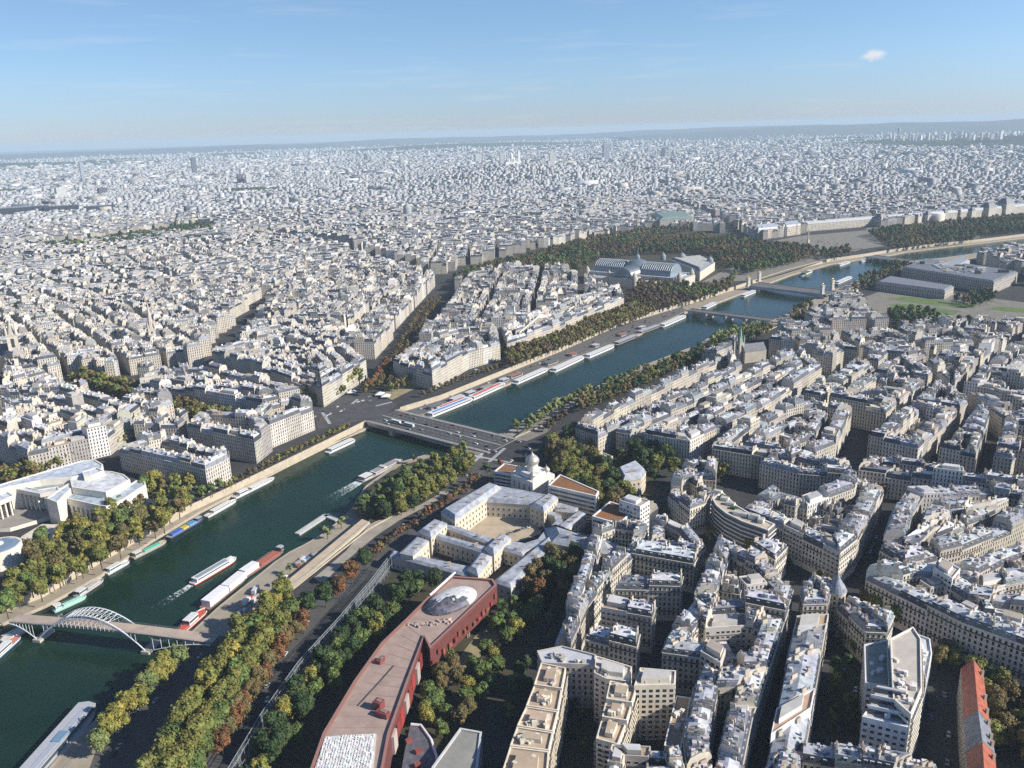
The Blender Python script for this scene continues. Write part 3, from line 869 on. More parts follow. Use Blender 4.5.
def fill_district(k):
    sx, sy = SEEDS[k]
    d0 = math.hypot(sx, sy)
    if d0 > FAR1 + 300: return
    if not any(in_view(sx + dx, sy + dy, 0, 200) for dx in (-300, 0, 300) for dy in (-300, 0, 300)): return
    s = south((sx, sy))
    if s and d0 < 2000: ang = ANG_S + random.uniform(-.05, .05)
    elif not s and d0 < 1900 and sx > -500: ang = ANG_N + random.uniform(-.07, .07)
    else: ang = random.uniform(0, math.pi)
    c, q = math.cos(ang), math.sin(ang)
    bw, bd = random.uniform(70, 115), random.uniform(42, 62)
    st = random.uniform(8.5, 11)
    modern = .5 if (s and sx > 250 and 600 < sy < 1300) else .13
    R = 420
    near = [j for j in range(len(SEEDS)) if j != k and math.hypot(SEEDS[j][0] - sx, SEEDS[j][1] - sy) < 1300]
    y = -R + random.uniform(0, 20)
    while y < R:
        h = bd * random.uniform(.75, 1.3)
        x = -R + random.uniform(0, 60)
        while x < R:
            w = bw * random.uniform(.6, 1.35)
            P = [(sx + a * c - e * q, sy + a * q + e * c) for a, e in ((x, y), (x + w, y), (x + w, y + h), (x, y + h))]
            x += w + st
            ctr = ((P[0][0] + P[2][0]) / 2, (P[0][1] + P[2][1]) / 2)
            dd = math.hypot(*ctr)
            if dd > FAR1 or dd < 240: continue
            if not any(in_view(p[0], p[1], 10, 170 if dd < 1500 else 60) for p in P): continue
            for j in near:
                tx, ty = SEEDS[j]; nx, ny = tx - sx, ty - sy; l = math.hypot(nx, ny); nx /= l; ny /= l
                P = clip(P, nx, ny, ((sx + tx) / 2 * nx + (sy + ty) / 2 * ny) - 6.0)
                if len(P) < 3: break
            if len(P) < 3: continue
            put(P, modern, dd)
        y += h + st * random.uniform(.9, 1.2)
def clip(P, nx, ny, k):
    """the part of a convex polygon where p.n <= k"""
    O = []
    for i in range(len(P)):
        a, b = P[i], P[(i + 1) % len(P)]
        da, db = a[0] * nx + a[1] * ny - k, b[0] * nx + b[1] * ny - k
        if da <= 0: O.append(a)
        if da * db < 0: O.append(lerp(a, b, da / (da - db)))
    return O
def tidy(P):
    Q = []
    for p in P:
        if not Q or math.hypot(p[0] - Q[-1][0], p[1] - Q[-1][1]) > 3: Q.append(p)
    if len(Q) > 2 and math.hypot(Q[0][0] - Q[-1][0], Q[0][1] - Q[-1][1]) < 3: Q.pop()
    return Q
def put(P, modern, dd, depth=0):
    P = tidy(P)
    if len(P) < 3 or abs(area(P)) < 110: return
    P = ccw(P)
    if not free(P):
        if depth < 4 and abs(area(P)) > 230:
            x0 = max(range(len(P)), key=lambda i: math.hypot(P[i][0] - P[i - 1][0], P[i][1] - P[i - 1][1]))
            d = Vector((P[x0][0] - P[x0 - 1][0], P[x0][1] - P[x0 - 1][1])).normalized()
            t = [p[0] * d.x + p[1] * d.y for p in P]; m = (min(t) + max(t)) / 2
            put(clip(P, d.x, d.y, m), modern, dd, depth + 1); put(clip(P, -d.x, -d.y, -m), modern, dd, depth + 1)
        return
    base = random.uniform(17.5, 21.5) if dd < 1800 else random.uniform(15, 22)
    ring_block(P, random.uniform(9.5, 12.5), 14 if dd < 1500 else 13, None, base, modern, 1, True)
for k in range(len(SEEDS)): fill_district(k)

# ------------------------------------------------------------------ which are built one by one
LAND = []
vis = [q for q in SPECS if not getattr(q, 'rear', False) and in_view(q.c[0], q.c[1], q.h, 8)]
vis.sort(key=lambda q: q.d)
N_IND = 296
IND = vis[:N_IND]
INDS = set(id(q) for q in IND)
rears = {}
fronts = np.array([q.c for q in IND])
lim = IND[-1].d
STUFF = []
for q in SPECS:
    if id(q) in INDS: continue
    if getattr(q, 'rear', False) and q.d < lim + 40:
        D = np.hypot(fronts[:, 0] - q.c[0], fronts[:, 1] - q.c[1]); i = int(D.argmin())
        if D[i] < 26:
            rears.setdefault(id(IND[i]), []).append(q); continue
    STUFF.append(q)

# shared small meshes: windows and dormers
def window_mesh(w, h, glass, frame):
    b = MB()
    fr = .10
    b.box(0, -.04, 0, fr, w + .2, .10, 0, "paint", frame)
    b.box(0, -.04, h - fr, h, w + .2, .10, 0, "paint", frame)
    b.box(-w / 2, -.035, 0, h, fr, .08, 0, "paint", frame)
    b.box(w / 2, -.035, 0, h, fr, .08, 0, "paint", frame)
    b.face([(-w / 2, -.02, 0), (w / 2, -.02, 0), (w / 2, -.02, h), (-w / 2, -.02, h)], "glass", glass)
    return b.mesh("window")
WIN_T = [window_mesh(1.2, 2.15, g, f) for g, f in (((.02, .024, .03), (.5, .47, .42)), ((.035, .04, .05), (.5, .47, .42)), ((.12, .115, .11), (.6, .58, .54)))]
WIN_M = [window_mesh(1.7, 1.5, g, f) for g, f in (((.02, .024, .03), (.55, .55, .53)), ((.04, .045, .055), (.4, .4, .4)), ((.14, .135, .13), (.6, .58, .54)))]
def dormer_mesh(t):
    b = MB()
    b.box(0, .55, 0, 1.75, 1.35, 1.5, 0, "wall", t, "zinc", (.45, .47, .5))
    b.box(0, .5, 1.752, 1.92, 1.6, 1.75, 0, "zinc", (.42, .44, .47))
    b.face([(-.42, -.22, .3), (.42, -.22, .3), (.42, -.22, 1.6), (-.42, -.22, 1.6)], "glass", (.03, .035, .045))
    return b.mesh("dormer")
DORM = [dormer_mesh(t) for t in ((.55, .52, .46), (.42, .43, .45), (.6, .57, .5))]

def facing(n, p): return n[0] * -p[0] + n[1] * -p[1] > -0.25 * math.hypot(*p)
def detail(q, root, wall_o, roof_o, near):
    A, B, C, D = q.fp
    E = [(A, B), (B, C), (C, D), (D, A)]
    rnd = random.Random(q.seed * 7 + 1)
    bay = 2.6 if not q.modern else 2.9
    ox, oy = q.c
    total = 0
    for k, (a, c) in enumerate(E):
        if not (k == 2 or q.sides[k]): continue
        L = math.hypot(c[0] - a[0], c[1] - a[1])
        if L < 2: continue
        d = ((c[0] - a[0]) / L, (c[1] - a[1]) / L); n = (d[1], -d[0])
        mid = lerp(a, c, .5)
        if not facing(n, mid): continue
        ang = math.atan2(d[1], d[0])
        nu = max(1, round(L / bay))
        if near:
            for f in range(1, q.n):
                for x in range(nu):
                    if total >= 98: break
                    if k == 2 and rnd.random() < .25: continue
                    p = lerp(a, c, (x + .5) / nu)
                    w = rnd.choices((0, 1, 2), (5, 3, 2))[0]
                    inst("window", (WIN_M if q.modern else WIN_T)[w], root, (p[0] - ox, p[1] - oy, q.z0 + f * 3.2 + .75), ang)
                    total += 1
            if k == 0 or q.sides[k]:
                for f in ((2, q.n - 1) if not q.modern else range(2, q.n, 1)):
                    if q.modern and rnd.random() < .3: continue
                    bm = MB()
                    o = Vector(n) * .62
                    i0, i1 = (.02, .98) if not q.modern else (.1, .9)
                    p0, p1 = lerp(a, c, i0), lerp(a, c, i1)
                    bm.prism([p0, p1, (p1[0] + o.x, p1[1] + o.y), (p0[0] + o.x, p0[1] + o.y)], q.z0 + f * 3.2 + .18, q.z0 + f * 3.2 + .36, "wall", q.wall, bottom=True)
                    rail = (.05, .052, .055) if not q.modern else tuple(x * .9 for x in q.wall)
                    bm.prism([(p0[0] + o.x, p0[1] + o.y), (p1[0] + o.x, p1[1] + o.y), (p1[0] + o.x * .93, p1[1] + o.y * .93), (p0[0] + o.x * .93, p0[1] + o.y * .93)], q.z0 + f * 3.2 + .36, q.z0 + f * 3.2 + (1.15 if q.modern else .95), "metal" if not q.modern else "wall", rail)
                    bm.build("balcony", root, (ox, oy, q.z0))
        if not q.modern and q.d < 640:
            step = 2 if near else 3
            for x in range(nu):
                if (x + (k > 0)) % step == 1 and nu > 2: continue
                p = lerp(a, c, (x + .5) / nu)
                s = min(.9, q.mh * .25)
                inst("dormer", DORM[rnd.randrange(3)], roof_o, (p[0] - n[0] * s - ox, p[1] - n[1] * s - oy, q.h + .45), ang, (1, 1, min(1.25, q.mh / 3.0)))
LANDMARKS = []          # (phrase, x, y) filled with the authored blocks below
for ph, u, v in (("the domed cathedral", 530, 490), ("the curved balcony building", 745, 520), ("the green-spired church", 740, 355), ("the corner turret", 833, 600), ("the glass-roofed palace", 640, 290),
                 ("the road bridge", 445, 430), ("the art palace", 100, 490), ("the square church tower", 15, 375), ("the slender stone spire", 153, 345), ("the gilded bridge pylons", 760, 290), ("the long lawns", 930, 310),
                 ("the tree-lined shaded avenue", 405, 345), ("the broad block on the right", 940, 540), ("the treed square", 600, 470), ("the boulevard trees", 900, 610)):
    LANDMARKS.append((ph, *G(u, v)))
groups = {}
for q in IND:
    if q.where is None:
        k = min(LANDMARKS, key=lambda l: math.hypot(q.c[0] - l[1], q.c[1] - l[2]))
        q.key = "closest to " + k[0]; q.rank = math.hypot(q.c[0] - k[1], q.c[1] - k[2])
    else:
        q.key = "nearest " + q.where; q.rank = q.d
    groups.setdefault(q.key, []).append(q)
def make_building(q):
    ox, oy = q.c
    root = thing("apartment_building", (ox, oy, q.z0), None, "building", "apartment buildings of the city blocks")
    near = q.d < 560
    bw, br = MB(), MB()
    ch = []
    build_shell(q, bw, br, ch.append, "wall" if near else "facade", 0)
    for r in rears.get(id(q), ()):
        w2, r2 = MB(), MB(); c2 = []
        build_shell(r, w2, r2, c2.append, "facade", 0)
        w2.add(r2)
        for x in c2: w2.add(x)
        w2.build("rear_wing", root, (ox, oy, q.z0))
    wo = bw.build("wall", root, (ox, oy, q.z0))
    ro = br.build("roof", root, (ox, oy, q.z0))
    for x in ch: x.build("chimney", ro, (ox, oy, q.z0))
    detail(q, root, wo, ro, near)
    return root
for key, L in groups.items():
    L.sort(key=lambda q: q.rank)
    for i, q in enumerate(L):
        o = make_building(q)
        o["label"] = f"{q.walln} {'block' if q.modern else 'house'} with {q.roofn} roof, {ordinal(i)} {key}"

# ------------------------------------------------------------------ the rest of the near city, too many to build one by one
sb = MB()
for q in STUFF:
    lod = 0 if q.d < 700 else 1 if q.d < 1700 else 2 if q.d < 2600 else 3
    build_shell(q, sb, sb, sb.add, "facade", lod)
o = sb.build("city_houses"); o["kind"] = "stuff"; o["label"] = "zinc roofed houses of the city beyond the nearest blocks"
del sb

# ------------------------------------------------------------------ the far city: plain volumes by the ten thousand
def far_city():
    r = np.random.default_rng(5)
    V = []; T = []; M = []
    def boxes(x, y, z0, h, lx, ly, a, wt, rt):
        n = len(x)
        c, s = np.cos(a), np.sin(a)
        pts = np.zeros((n, 8, 3), np.float32)
        for k, (sx, sy, sz) in enumerate(((-1, -1, 0), (1, -1, 0), (1, 1, 0), (-1, 1, 0), (-1, -1, 1), (1, -1, 1), (1, 1, 1), (-1, 1, 1))):
            px, py = sx * lx / 2, sy * ly / 2
            pts[:, k, 0] = x + px * c - py * s; pts[:, k, 1] = y + px * s + py * c; pts[:, k, 2] = z0 + h * sz
        V.append(pts)
        t = np.zeros((n, 5, 3), np.float32); t[:, :4] = wt[:, None, :]; t[:, 4] = rt
        T.append(t)
    def scatter(spacing, r0, r1, drop, size, hfun):
        pad = spacing
        nx = int(2 * r1 * .75 / spacing); ny = int(r1 / spacing)
        ii, jj = np.meshgrid(np.arange(-nx // 2, nx // 2), np.arange(0, ny))
        # districts: warped rotation of the grid
        x = ii.ravel() * spacing + r.uniform(-.34, .34, ii.size) * spacing; y = jj.ravel() * spacing + r.uniform(-.34, .34, ii.size) * spacing
        d = np.hypot(x, y)
        k = (d > r0) & (d < r1) & (np.abs(x) < y * .72 + 100) & (r.random(x.size) > drop)
        x, y, d = x[k], y[k], d[k]
        ang = np.floor(x / 520 + 7 * np.sin(y / 900)) * 1.7 + np.floor(y / 480) * 2.3
        u = x * np.cos(ang) + y * np.sin(ang); w = -x * np.sin(ang) + y * np.cos(ang)
        street = ((u % 118) < 11) | ((w % 84) < 9)
        if spacing < 60: k = ~street; x, y, d, ang = x[k], y[k], d[k], ang[k]
        n = len(x)
        lx = size * r.uniform(.55, 1.35, n); ly = size * r.uniform(.55, 1.25, n)
        h = hfun(n, x, y)
        wt = (np.array(WALLS + WALLS_M)[r.integers(0, 11, n)] * .5 + .24) * r.uniform(.75, 1.15, (n, 1)) * np.array((.78, .82, .88))  # walls greyed and blued: distance haze put into their colour
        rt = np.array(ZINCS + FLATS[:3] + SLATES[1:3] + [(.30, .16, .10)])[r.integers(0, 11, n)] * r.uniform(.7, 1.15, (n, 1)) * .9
        nn_ = np.array([noise.noise(Vector((p * .0016, q * .0016, 7.0))) + .45 * noise.noise(Vector((p * .006, q * .006, 2.0))) for p, q in zip(x, y)])
        g = (r.random(n) > .93) | (nn_ > .47 + .1 * r.random(n))         # tree clumps between the roofs
        wt[g] = rt[g] = np.array((.045, .060, .028)) * r.uniform(.7, 1.3, (g.sum(), 1)); h[g] = r.uniform(6, 13, g.sum())
        return x, y, d, ang, lx, ly, h, wt, rt
    def hf(n, x, y):
        h = r.normal(12.5, 4.5, n).clip(5, 28)
        t = r.random(n) > .994
        h[t] = r.uniform(26, 44, t.sum())
        return h
    def ok(x, y):
        keep = np.ones(len(x), bool)
        for i in range(len(x)):
            p = (x[i], y[i])
            if p[1] < 4600 and (inside(p, RIV) or any(inside(p, P) for P in KEEP[-7:])): keep[i] = False
        return keep
    def hill_z(x, y):
        d = np.hypot((x - BUTTE[0]) / 650, (y - BUTTE[1]) / 450)
        return np.maximum(0, 92 * np.exp(-d * d * 1.6) - 4) - 2.5 * (d < 1.6)
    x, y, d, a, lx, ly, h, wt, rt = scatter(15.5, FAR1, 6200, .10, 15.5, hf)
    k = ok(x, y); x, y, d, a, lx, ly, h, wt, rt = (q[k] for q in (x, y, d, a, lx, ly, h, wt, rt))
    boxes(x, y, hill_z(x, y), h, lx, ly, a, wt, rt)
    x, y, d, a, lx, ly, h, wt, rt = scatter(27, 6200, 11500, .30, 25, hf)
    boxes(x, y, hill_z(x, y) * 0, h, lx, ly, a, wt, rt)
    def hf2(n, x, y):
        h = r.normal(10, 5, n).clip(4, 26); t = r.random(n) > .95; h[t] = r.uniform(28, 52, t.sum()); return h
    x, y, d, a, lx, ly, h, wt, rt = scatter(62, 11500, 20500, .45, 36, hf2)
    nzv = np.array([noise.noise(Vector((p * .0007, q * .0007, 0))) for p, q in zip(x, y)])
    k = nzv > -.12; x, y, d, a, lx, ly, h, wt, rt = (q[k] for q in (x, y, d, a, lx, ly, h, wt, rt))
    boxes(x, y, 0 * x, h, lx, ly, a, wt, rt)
    # bigger works, stations, schools and slabs between the houses, and the lines of the boulevards
    n = 1500
    dd = np.sqrt(r.uniform(2600 ** 2, 13000 ** 2, n)); aa = r.uniform(-.62, .62, n); x, y = dd * np.sin(aa), dd * np.cos(aa)
    lx, ly = r.uniform(40, 130, n), r.uniform(18, 46, n); h = r.uniform(14, 30, n); a = np.floor(x / 520 + 7 * np.sin(y / 900)) * 1.7 + np.floor(y / 480) * 2.3
    pal = np.array([(.50, .49, .48), (.48, .45, .39), (.10, .11, .13), (.30, .29, .28), (.40, .36, .30), (.52, .53, .55)]); wt = pal[r.integers(0, 6, n)]; rt = pal[r.integers(0, 6, n)] * .9
    k = ok(x, y); x, y, lx, ly, h, a, wt, rt = (q[k] for q in (x, y, lx, ly, h, a, wt, rt))
    boxes(x, y, 0 * x, h, lx, ly, a, wt, rt)
    V = np.concatenate(V); T = np.concatenate(T)
    cen = V[:, :4, :2].mean(1); keep = np.ones(len(V), bool)
    for (x0, y0, x1, y1) in ((-1900, 3300, 300, 9000), (300, 3300, 2600, 8200), (-600, 4300, 3600, 5200), (-3300, 5600, 4200, 6700), (1000, 3400, -900, 7600), (1500, 3300, 4200, 6900), (-2400, 4300, 600, 3500)):
        p = np.array((x0, y0)); e = np.array((x1 - x0, y1 - y0), float); L = np.hypot(*e); e /= L; q = cen - p; keep &= ~((np.abs(q[:, 0] * e[1] - q[:, 1] * e[0]) < 15) & ((q @ e) > 0) & ((q @ e) < L))
    V = V[keep]; T = T[keep]
    n = len(V)
    F = np.array([[0, 1, 5, 4], [1, 2, 6, 5], [2, 3, 7, 6], [3, 0, 4, 7], [4, 5, 6, 7]], np.int32)
    idx = (F[None] + (np.arange(n) * 8)[:, None, None]).astype(np.int32).reshape(-1)
    me = bpy.data.meshes.new("far_city")
    me.vertices.add(n * 8); me.vertices.foreach_set("co", V.reshape(-1))
    me.loops.add(n * 20); me.loops.foreach_set("vertex_index", idx)
    me.polygons.add(n * 5); me.polygons.foreach_set("loop_start", (np.arange(n * 5) * 4).astype(np.int32))
    me.materials.append(MATS["wall"])
    me.update(calc_edges=True)
    at = me.attributes.new("tint", 'FLOAT_COLOR', 'FACE')
    TT = np.ones((n * 5, 4), np.float32); TT[:, :3] = T.reshape(-1, 3); at.data.foreach_set("color", TT.ravel())
    o = bpy.data.objects.new("far_city", me); COL.objects.link(o); o["kind"] = "stuff"; o["label"] = "hazy sea of distant city buildings reaching the horizon"
far_city()
# ------------------------------------------------------------------ trees
import bmesh
def ico_template(sub):
    bm = bmesh.new(); bmesh.ops.create_icosphere(bm, subdivisions=sub, radius=1.0)
    V = [tuple(v.co) for v in bm.verts]; F = [tuple(v.index for v in f.verts) for f in bm.faces]
    bm.free(); return V, F
ICO1, ICO2 = ico_template(1), ico_template(2)
SPECIES = {   # leaf colour, adjective, crown shape (height/width)
    "plane": ((0.142, 0.143, 0.038), "olive green", 1.15),
    "yellow": ((0.190, 0.176, 0.042), "yellow-green", 1.15),
    "dark": ((0.040, 0.064, 0.024), "dark green", 1.1),
    "green": ((0.098, 0.132, 0.039), "mid green", 1.1),
    "rust": ((0.150, 0.075, 0.034), "rust brown", 1.05),
    "bronze": ((0.132, 0.106, 0.044), "bronze green", 1.15),
    "plum": ((0.088, 0.060, 0.038), "reddish brown", 1.0),
    "willow": ((0.150, 0.175, 0.062), "pale green", 1.1),
}
def crown(b, R, H, zc, rnd, col, nblob=8, cards=420, ico=ICO2, leaf=.8):
    """uneven crown: lumps round a centre, each bristling with leaf clumps"""
    blobs = []
    for i in range(nblob):
        a = i * 2.4 + rnd.random(); zz = rnd.uniform(-.62, .68)
        rr = math.sqrt(max(0, 1 - zz * zz * .9)) * rnd.uniform(.38, .62)
        blobs.append((R * rr * math.cos(a), R * rr * math.sin(a), zc + H * .5 * zz, rnd.uniform(.36, .52) * R))
    blobs.append((0, 0, zc + H * .12, R * .55))
    for bx, by, bz, br in blobs:
        off = rnd.uniform(0, 50)
        k = rnd.uniform(.80, 1.22); hue = rnd.uniform(-.12, .12)
        c0 = (col[0] * k * (1 + hue), col[1] * k, col[2] * k)
        i0 = len(b.v)
        for v in ico[0]:
            n = noise.noise(Vector((v[0] * 1.6 + off, v[1] * 1.6, v[2] * 1.6)))
            n2 = noise.noise(Vector((v[0] * 4.2 + off, v[1] * 4.2, v[2] * 4.2)))
            s = br * (.84 + .34 * n + .22 * n2)
            b.v.append((bx + v[0] * s, by + v[1] * s, bz + v[2] * s * .92))
        for f in ico[1]:
            b.f.append(tuple(q + i0 for q in f)); b.m.append("leaf"); b.t.append(tuple(x * rnd.uniform(.8, 1.2) for x in c0)); b.uv.append(None)
        for j in range(int(cards / len(blobs))):
            while True:
                d = Vector((rnd.gauss(0, 1), rnd.gauss(0, 1), rnd.gauss(0.25, 1)))
                if d.length > .1: break
            d.normalize()
            p = Vector((bx, by, bz)) + d * br * rnd.uniform(.82, 1.16)
            n = (d + Vector((rnd.uniform(-.8, .8), rnd.uniform(-.8, .8), rnd.uniform(-.5, .9)))).normalized()
            x = n.cross(Vector((rnd.uniform(-1, 1), rnd.uniform(-1, 1), rnd.uniform(-1, 1)))).normalized(); y = n.cross(x)
            s = leaf * rnd.uniform(.5, 1.15)
            q = rnd.uniform(.7, 1.35)
            b.face([tuple(p - x * s - y * s * .6), tuple(p + x * s * .8 - y * s * .7), tuple(p + x * s + y * s * .5), tuple(p - x * s * .5 + y * s * .8)], "leaf", tuple(w * q for w in c0))
def trunk_mb(H, rnd, R):
    b = MB()
    b.tube([(0, 0, -.3), (.05, .03, H * .2), (-.08, .05, H * .45), (0, 0, H * .8)], .38, "bark", (.10, .08, .06), 6, .10)
    for i in range(4):
        a = i * 1.6 + rnd.random(); z = H * rnd.uniform(.25, .4)
        b.tube([(0, 0, z), (math.cos(a) * R * .3, math.sin(a) * R * .3, z + H * .16), (math.cos(a) * R * .62, math.sin(a) * R * .62, z + H * .3)], .2, "bark", (.10, .08, .06), 5, .05)
    return b
TREE_P = {}
for sp, (c, adj, asp) in SPECIES.items():
    L = []
    for k in range(3):
        rnd = random.Random(hash((sp, k)) & 0xffff if False else sum(map(ord, sp)) * 7 + k)
        H = 15.0; R = 5.2
        b = MB(); crown(b, R, R * 2 * asp * .95, H - R * asp * .95, rnd, c, 12, 1250, leaf=.52)
        L.append((b.mesh("crown"), trunk_mb(H, rnd, R).mesh("trunk")))
    TREE_P[sp] = L
TREES = []
def add_tree(x, y, sp, R, where, z0=0.0):
    TREES.append((x, y, sp, R, where, z0, math.hypot(x, y)))
def pick(mix): 
    return random.choices([m[0] for m in mix], [m[1] for m in mix])[0]
def tree_row(px, sp, mix, r, where, z=9, z0=0.0, wob=1.0):
    L = [Vector(p) for p in GL(px, z + z0)]
    dist = 0
    for i in range(len(L) - 1):
        d = L[i + 1] - L[i]; ln = d.length
        while dist < ln:
            p = L[i] + d * (dist / ln)
            add_tree(p.x + random.uniform(-wob, wob), p.y + random.uniform(-wob, wob), pick(mix), random.uniform(*r), where, z0)
            dist += sp * random.uniform(.85, 1.15)
        dist -= ln
def tree_area(px, sp, mix, r, where, z=9, z0=0.0, avoid=False):
    P = GL(px, z + z0); x0, y0, x1, y1 = bb(P); pts = []
    n = int(abs(area(P)) / (sp * sp) * 9); big = abs(area(P)) > 12000; tw = sum(m[1] for m in mix)
    for i in range(n):
        p = (random.uniform(x0, x1), random.uniform(y0, y1))
        if not inside(p, P): continue
        if any((p[0] - q[0]) ** 2 + (p[1] - q[1]) ** 2 < sp * sp * .82 for q in pts): continue
        pts.append(p); k = pick(mix)
        if big:            # kinds stand in groups
            q = (min(.999, max(0, .5 + .95 * noise.noise(Vector((p[0] * .011, p[1] * .011, sp))) + random.uniform(-.13, .13)))) * tw; acc = 0
            for m in mix:
                acc += m[1]; k = m[0]
                if q < acc: break
        add_tree(p[0], p[1], k, random.uniform(*r), where, z0)
def tree_at(u, v, sp, R, where, z=None, z0=0.0):
    x, y = G(u, v, (z if z is not None else R * 1.7) + z0); add_tree(x, y, sp, R, where, z0)
MIX_Q = (("plane", 4), ("yellow", 2.5), ("bronze", 3), ("green", 1))
W_ = "on the embankment by the art palace"
tree_area([(2, 600), (22, 562), (22, 548), (45, 537), (75, 525), (100, 515), (130, 499), (150, 482), (185, 474), (195, 480), (190, 496), (168, 520), (135, 538), (95, 563), (60, 575), (20, 605), (0, 612)], 9.2, MIX_Q, (4.8, 6.3), W_)
tree_row([(62, 575), (95, 556), (118, 540), (140, 528), (172, 512)], 9.5, (("yellow", 3), ("plane", 1)), (4.6, 5.6), "in the yellowing row above the barge quay", z=8)
tree_row([(182, 500), (196, 492), (212, 486), (224, 480)], 9, (("green", 1),), (4.4, 5.4), "in the green clump on the barge quay", z=9)
tree_row([(224, 486), (258, 468), (300, 448), (330, 433), (354, 423)], 7.5, (("bronze", 2), ("yellow", 1.4)), (2.7, 3.4), "in the clipped row before the bridge square", z=5)
tree_row([(98, 742), (112, 724), (128, 706), (150, 686), (172, 664), (186, 652)], 8.2, (("yellow", 2), ("willow", 1)), (4.6, 5.6), "on the lower quay beside the footbridge", z=8, z0=-5)
W_ = "in the big row beside the museum road"
MIX_R = (("plane", 6), ("yellow", 1), ("green", .8))
tree_row([(146, 796), (172, 746), (190, 716), (212, 688), (238, 651), (258, 627), (276, 606)], 8.8, MIX_R, (6, 7), W_)
tree_row([(166, 796), (192, 752), (212, 722), (232, 692), (254, 659), (272, 634), (290, 614)], 8.8, MIX_R, (5.8, 6.8), W_)
tree_row([(186, 776), (208, 742), (226, 716)], 9, (("green", 3), ("plane", 1)), (5.2, 6.2), W_)
tree_row([(222, 742), (238, 714), (256, 684), (272, 660), (284, 643), (298, 626)], 8, (("rust", 5), ("bronze", 1)), (4, 4.8), "in the rust-coloured row by the museum railings", z=7)
tree_area([(500, 706), (520, 672), (540, 640), (550, 612), (558, 606), (548, 648), (530, 684), (510, 720)], 7.5, (("dark", 3), ("green", 1)), (3, 3.8), "along the shaded garden street", z=5)
tree_area([(816, 730), (836, 640), (856, 645), (852, 735)], 9, (("dark", 3), ("green", 1)), (2.6, 3.6), "in the sunken court", z=4)
tree_area([(553, 760), (562, 700), (586, 706), (590, 745)], 8, (("dark", 1),), (2.2, 3), "in the dark planted court", z=3)
for u, v, s, r in ((283, 596, "plane", 6), (307, 603, "dark", 5.4), (325, 596, "dark", 5.4), (303, 622, "rust", 5), (339, 588, "rust", 4.6), (351, 573, "rust", 5.2), (364, 560, "dark", 5), (243, 632, "plane", 6.4), (274, 616, "plane", 6), (278, 638, "green", 5.6), (372, 551, "plum", 3.6), (281, 577, "green", 3.5)):
    tree_at(u, v, s, r, "beside the museum railings", 8)
for u, v, r in ((341, 523, 3.6), (327, 533, 4), (289, 568, 2.6)): tree_at(u, v, "willow", r, "on the goods port quay", 5, -5)
W_ = "in the dense garden along the red museum"
tree_area([(232, 778), (258, 738), (276, 700), (308, 668), (335, 640), (350, 622), (372, 606), (390, 586), (412, 573), (430, 571), (438, 580), (418, 592), (395, 612), (370, 638), (345, 666), (318, 700), (292, 740), (272, 782)], 7.6, (("dark", 6), ("green", 2), ("yellow", .5)), (3.8, 5.4), W_)
W_ = "in the sunlit garden behind the red museum"
tree_area([(418, 706), (425, 690), (440, 672), (446, 656), (470, 662), (490, 646), (505, 650), (500, 670), (480, 700), (450, 728), (430, 738)], 8, (("green", 3), ("yellow", 2), ("bronze", 1)), (3.4, 4.8), W_, z=6)
tree_area([(488, 622), (500, 605), (520, 598), (538, 610), (522, 632), (505, 640)], 8, (("green", 3), ("yellow", 1.4), ("dark", 1)), (3.4, 4.6), W_, z=6)
tree_area([(520, 592), (530, 566), (550, 552), (570, 553), (588, 566), (580, 580), (560, 592), (545, 600)], 9.5, (("bronze", 3), ("dark", 2), ("rust", .6)), (4.2, 5.6), "in the garden of the riverside palace", z=8)
W_ = "in the riverbank park by the road bridge"
tree_area([(357, 506), (376, 489), (402, 475), (424, 463), (406, 484), (394, 508), (382, 516), (366, 516)], 8.6, (("green", 3), ("dark", 2), ("willow", 1)), (4.6, 6), W_, z=9, z0=-3)
tree_area([(404, 482), (425, 462), (450, 456), (470, 457), (474, 464), (440, 486), (412, 504), (395, 512)], 8.6, (("plane", 4), ("green", 1), ("dark", 1)), (4.8, 6.2), W_, z=9, z0=-2)
tree_at(413, 455, "dark", 3.0, W_, 8, -4); tree_at(463, 448, "willow", 5, "growing at the corner of the road bridge", 8, -4)
tree_row([(376, 550), (388, 539), (405, 528), (420, 518), (436, 508), (452, 497), (468, 485), (480, 475)], 7.5, (("plum", 3), ("bronze", 2), ("rust", 1)), (3, 3.9), "in the reddish row on the palace road", z=6)
tree_at(487, 468, "dark", 4.6, "beside the domed cathedral forecourt"); tree_at(500, 463, "rust", 3.4, "beside the domed cathedral forecourt")
W_ = "along the bridge square on the far bank"
tree_row([(262, 402), (280, 397), (300, 395), (320, 392), (336, 387), (350, 381), (362, 375)], 10, (("plane", 3), ("bronze", 2)), (5.8, 7), W_)
tree_row([(296, 400), (312, 398), (330, 393), (346, 387)], 10, (("plane", 3), ("bronze", 2)), (5, 6), W_)
tree_row([(366, 388), (374, 380), (382, 370), (388, 362)], 9, (("rust", 2), ("bronze", 1)), (4.6, 5.6), W_)
tree_row([(392, 386), (403, 381), (414, 375), (424, 371), (434, 367)], 9, (("green", 2), ("bronze", 2)), (4.4, 5.4), W_)
W_ = "lining the dark avenue off the bridge square"
for o in (-4, 4): tree_row([(384 + o, 382), (392 + o, 364), (402 + o, 346), (412 + o, 329), (424 + o, 311), (437 + o, 297)], 10, (("bronze", 3), ("plum", 2)), (3.8, 4.6), W_)
W_ = "in the riverside promenade past the bridge"
tree_row([(440, 372), (470, 360), (510, 346)], 9, (("plum", 2), ("bronze", 2)), (4, 4.8), W_)
tree_row([(424, 393), (450, 383), (480, 372), (510, 361)], 9, (("bronze", 1),), (2.8, 3.6), W_, z=5)
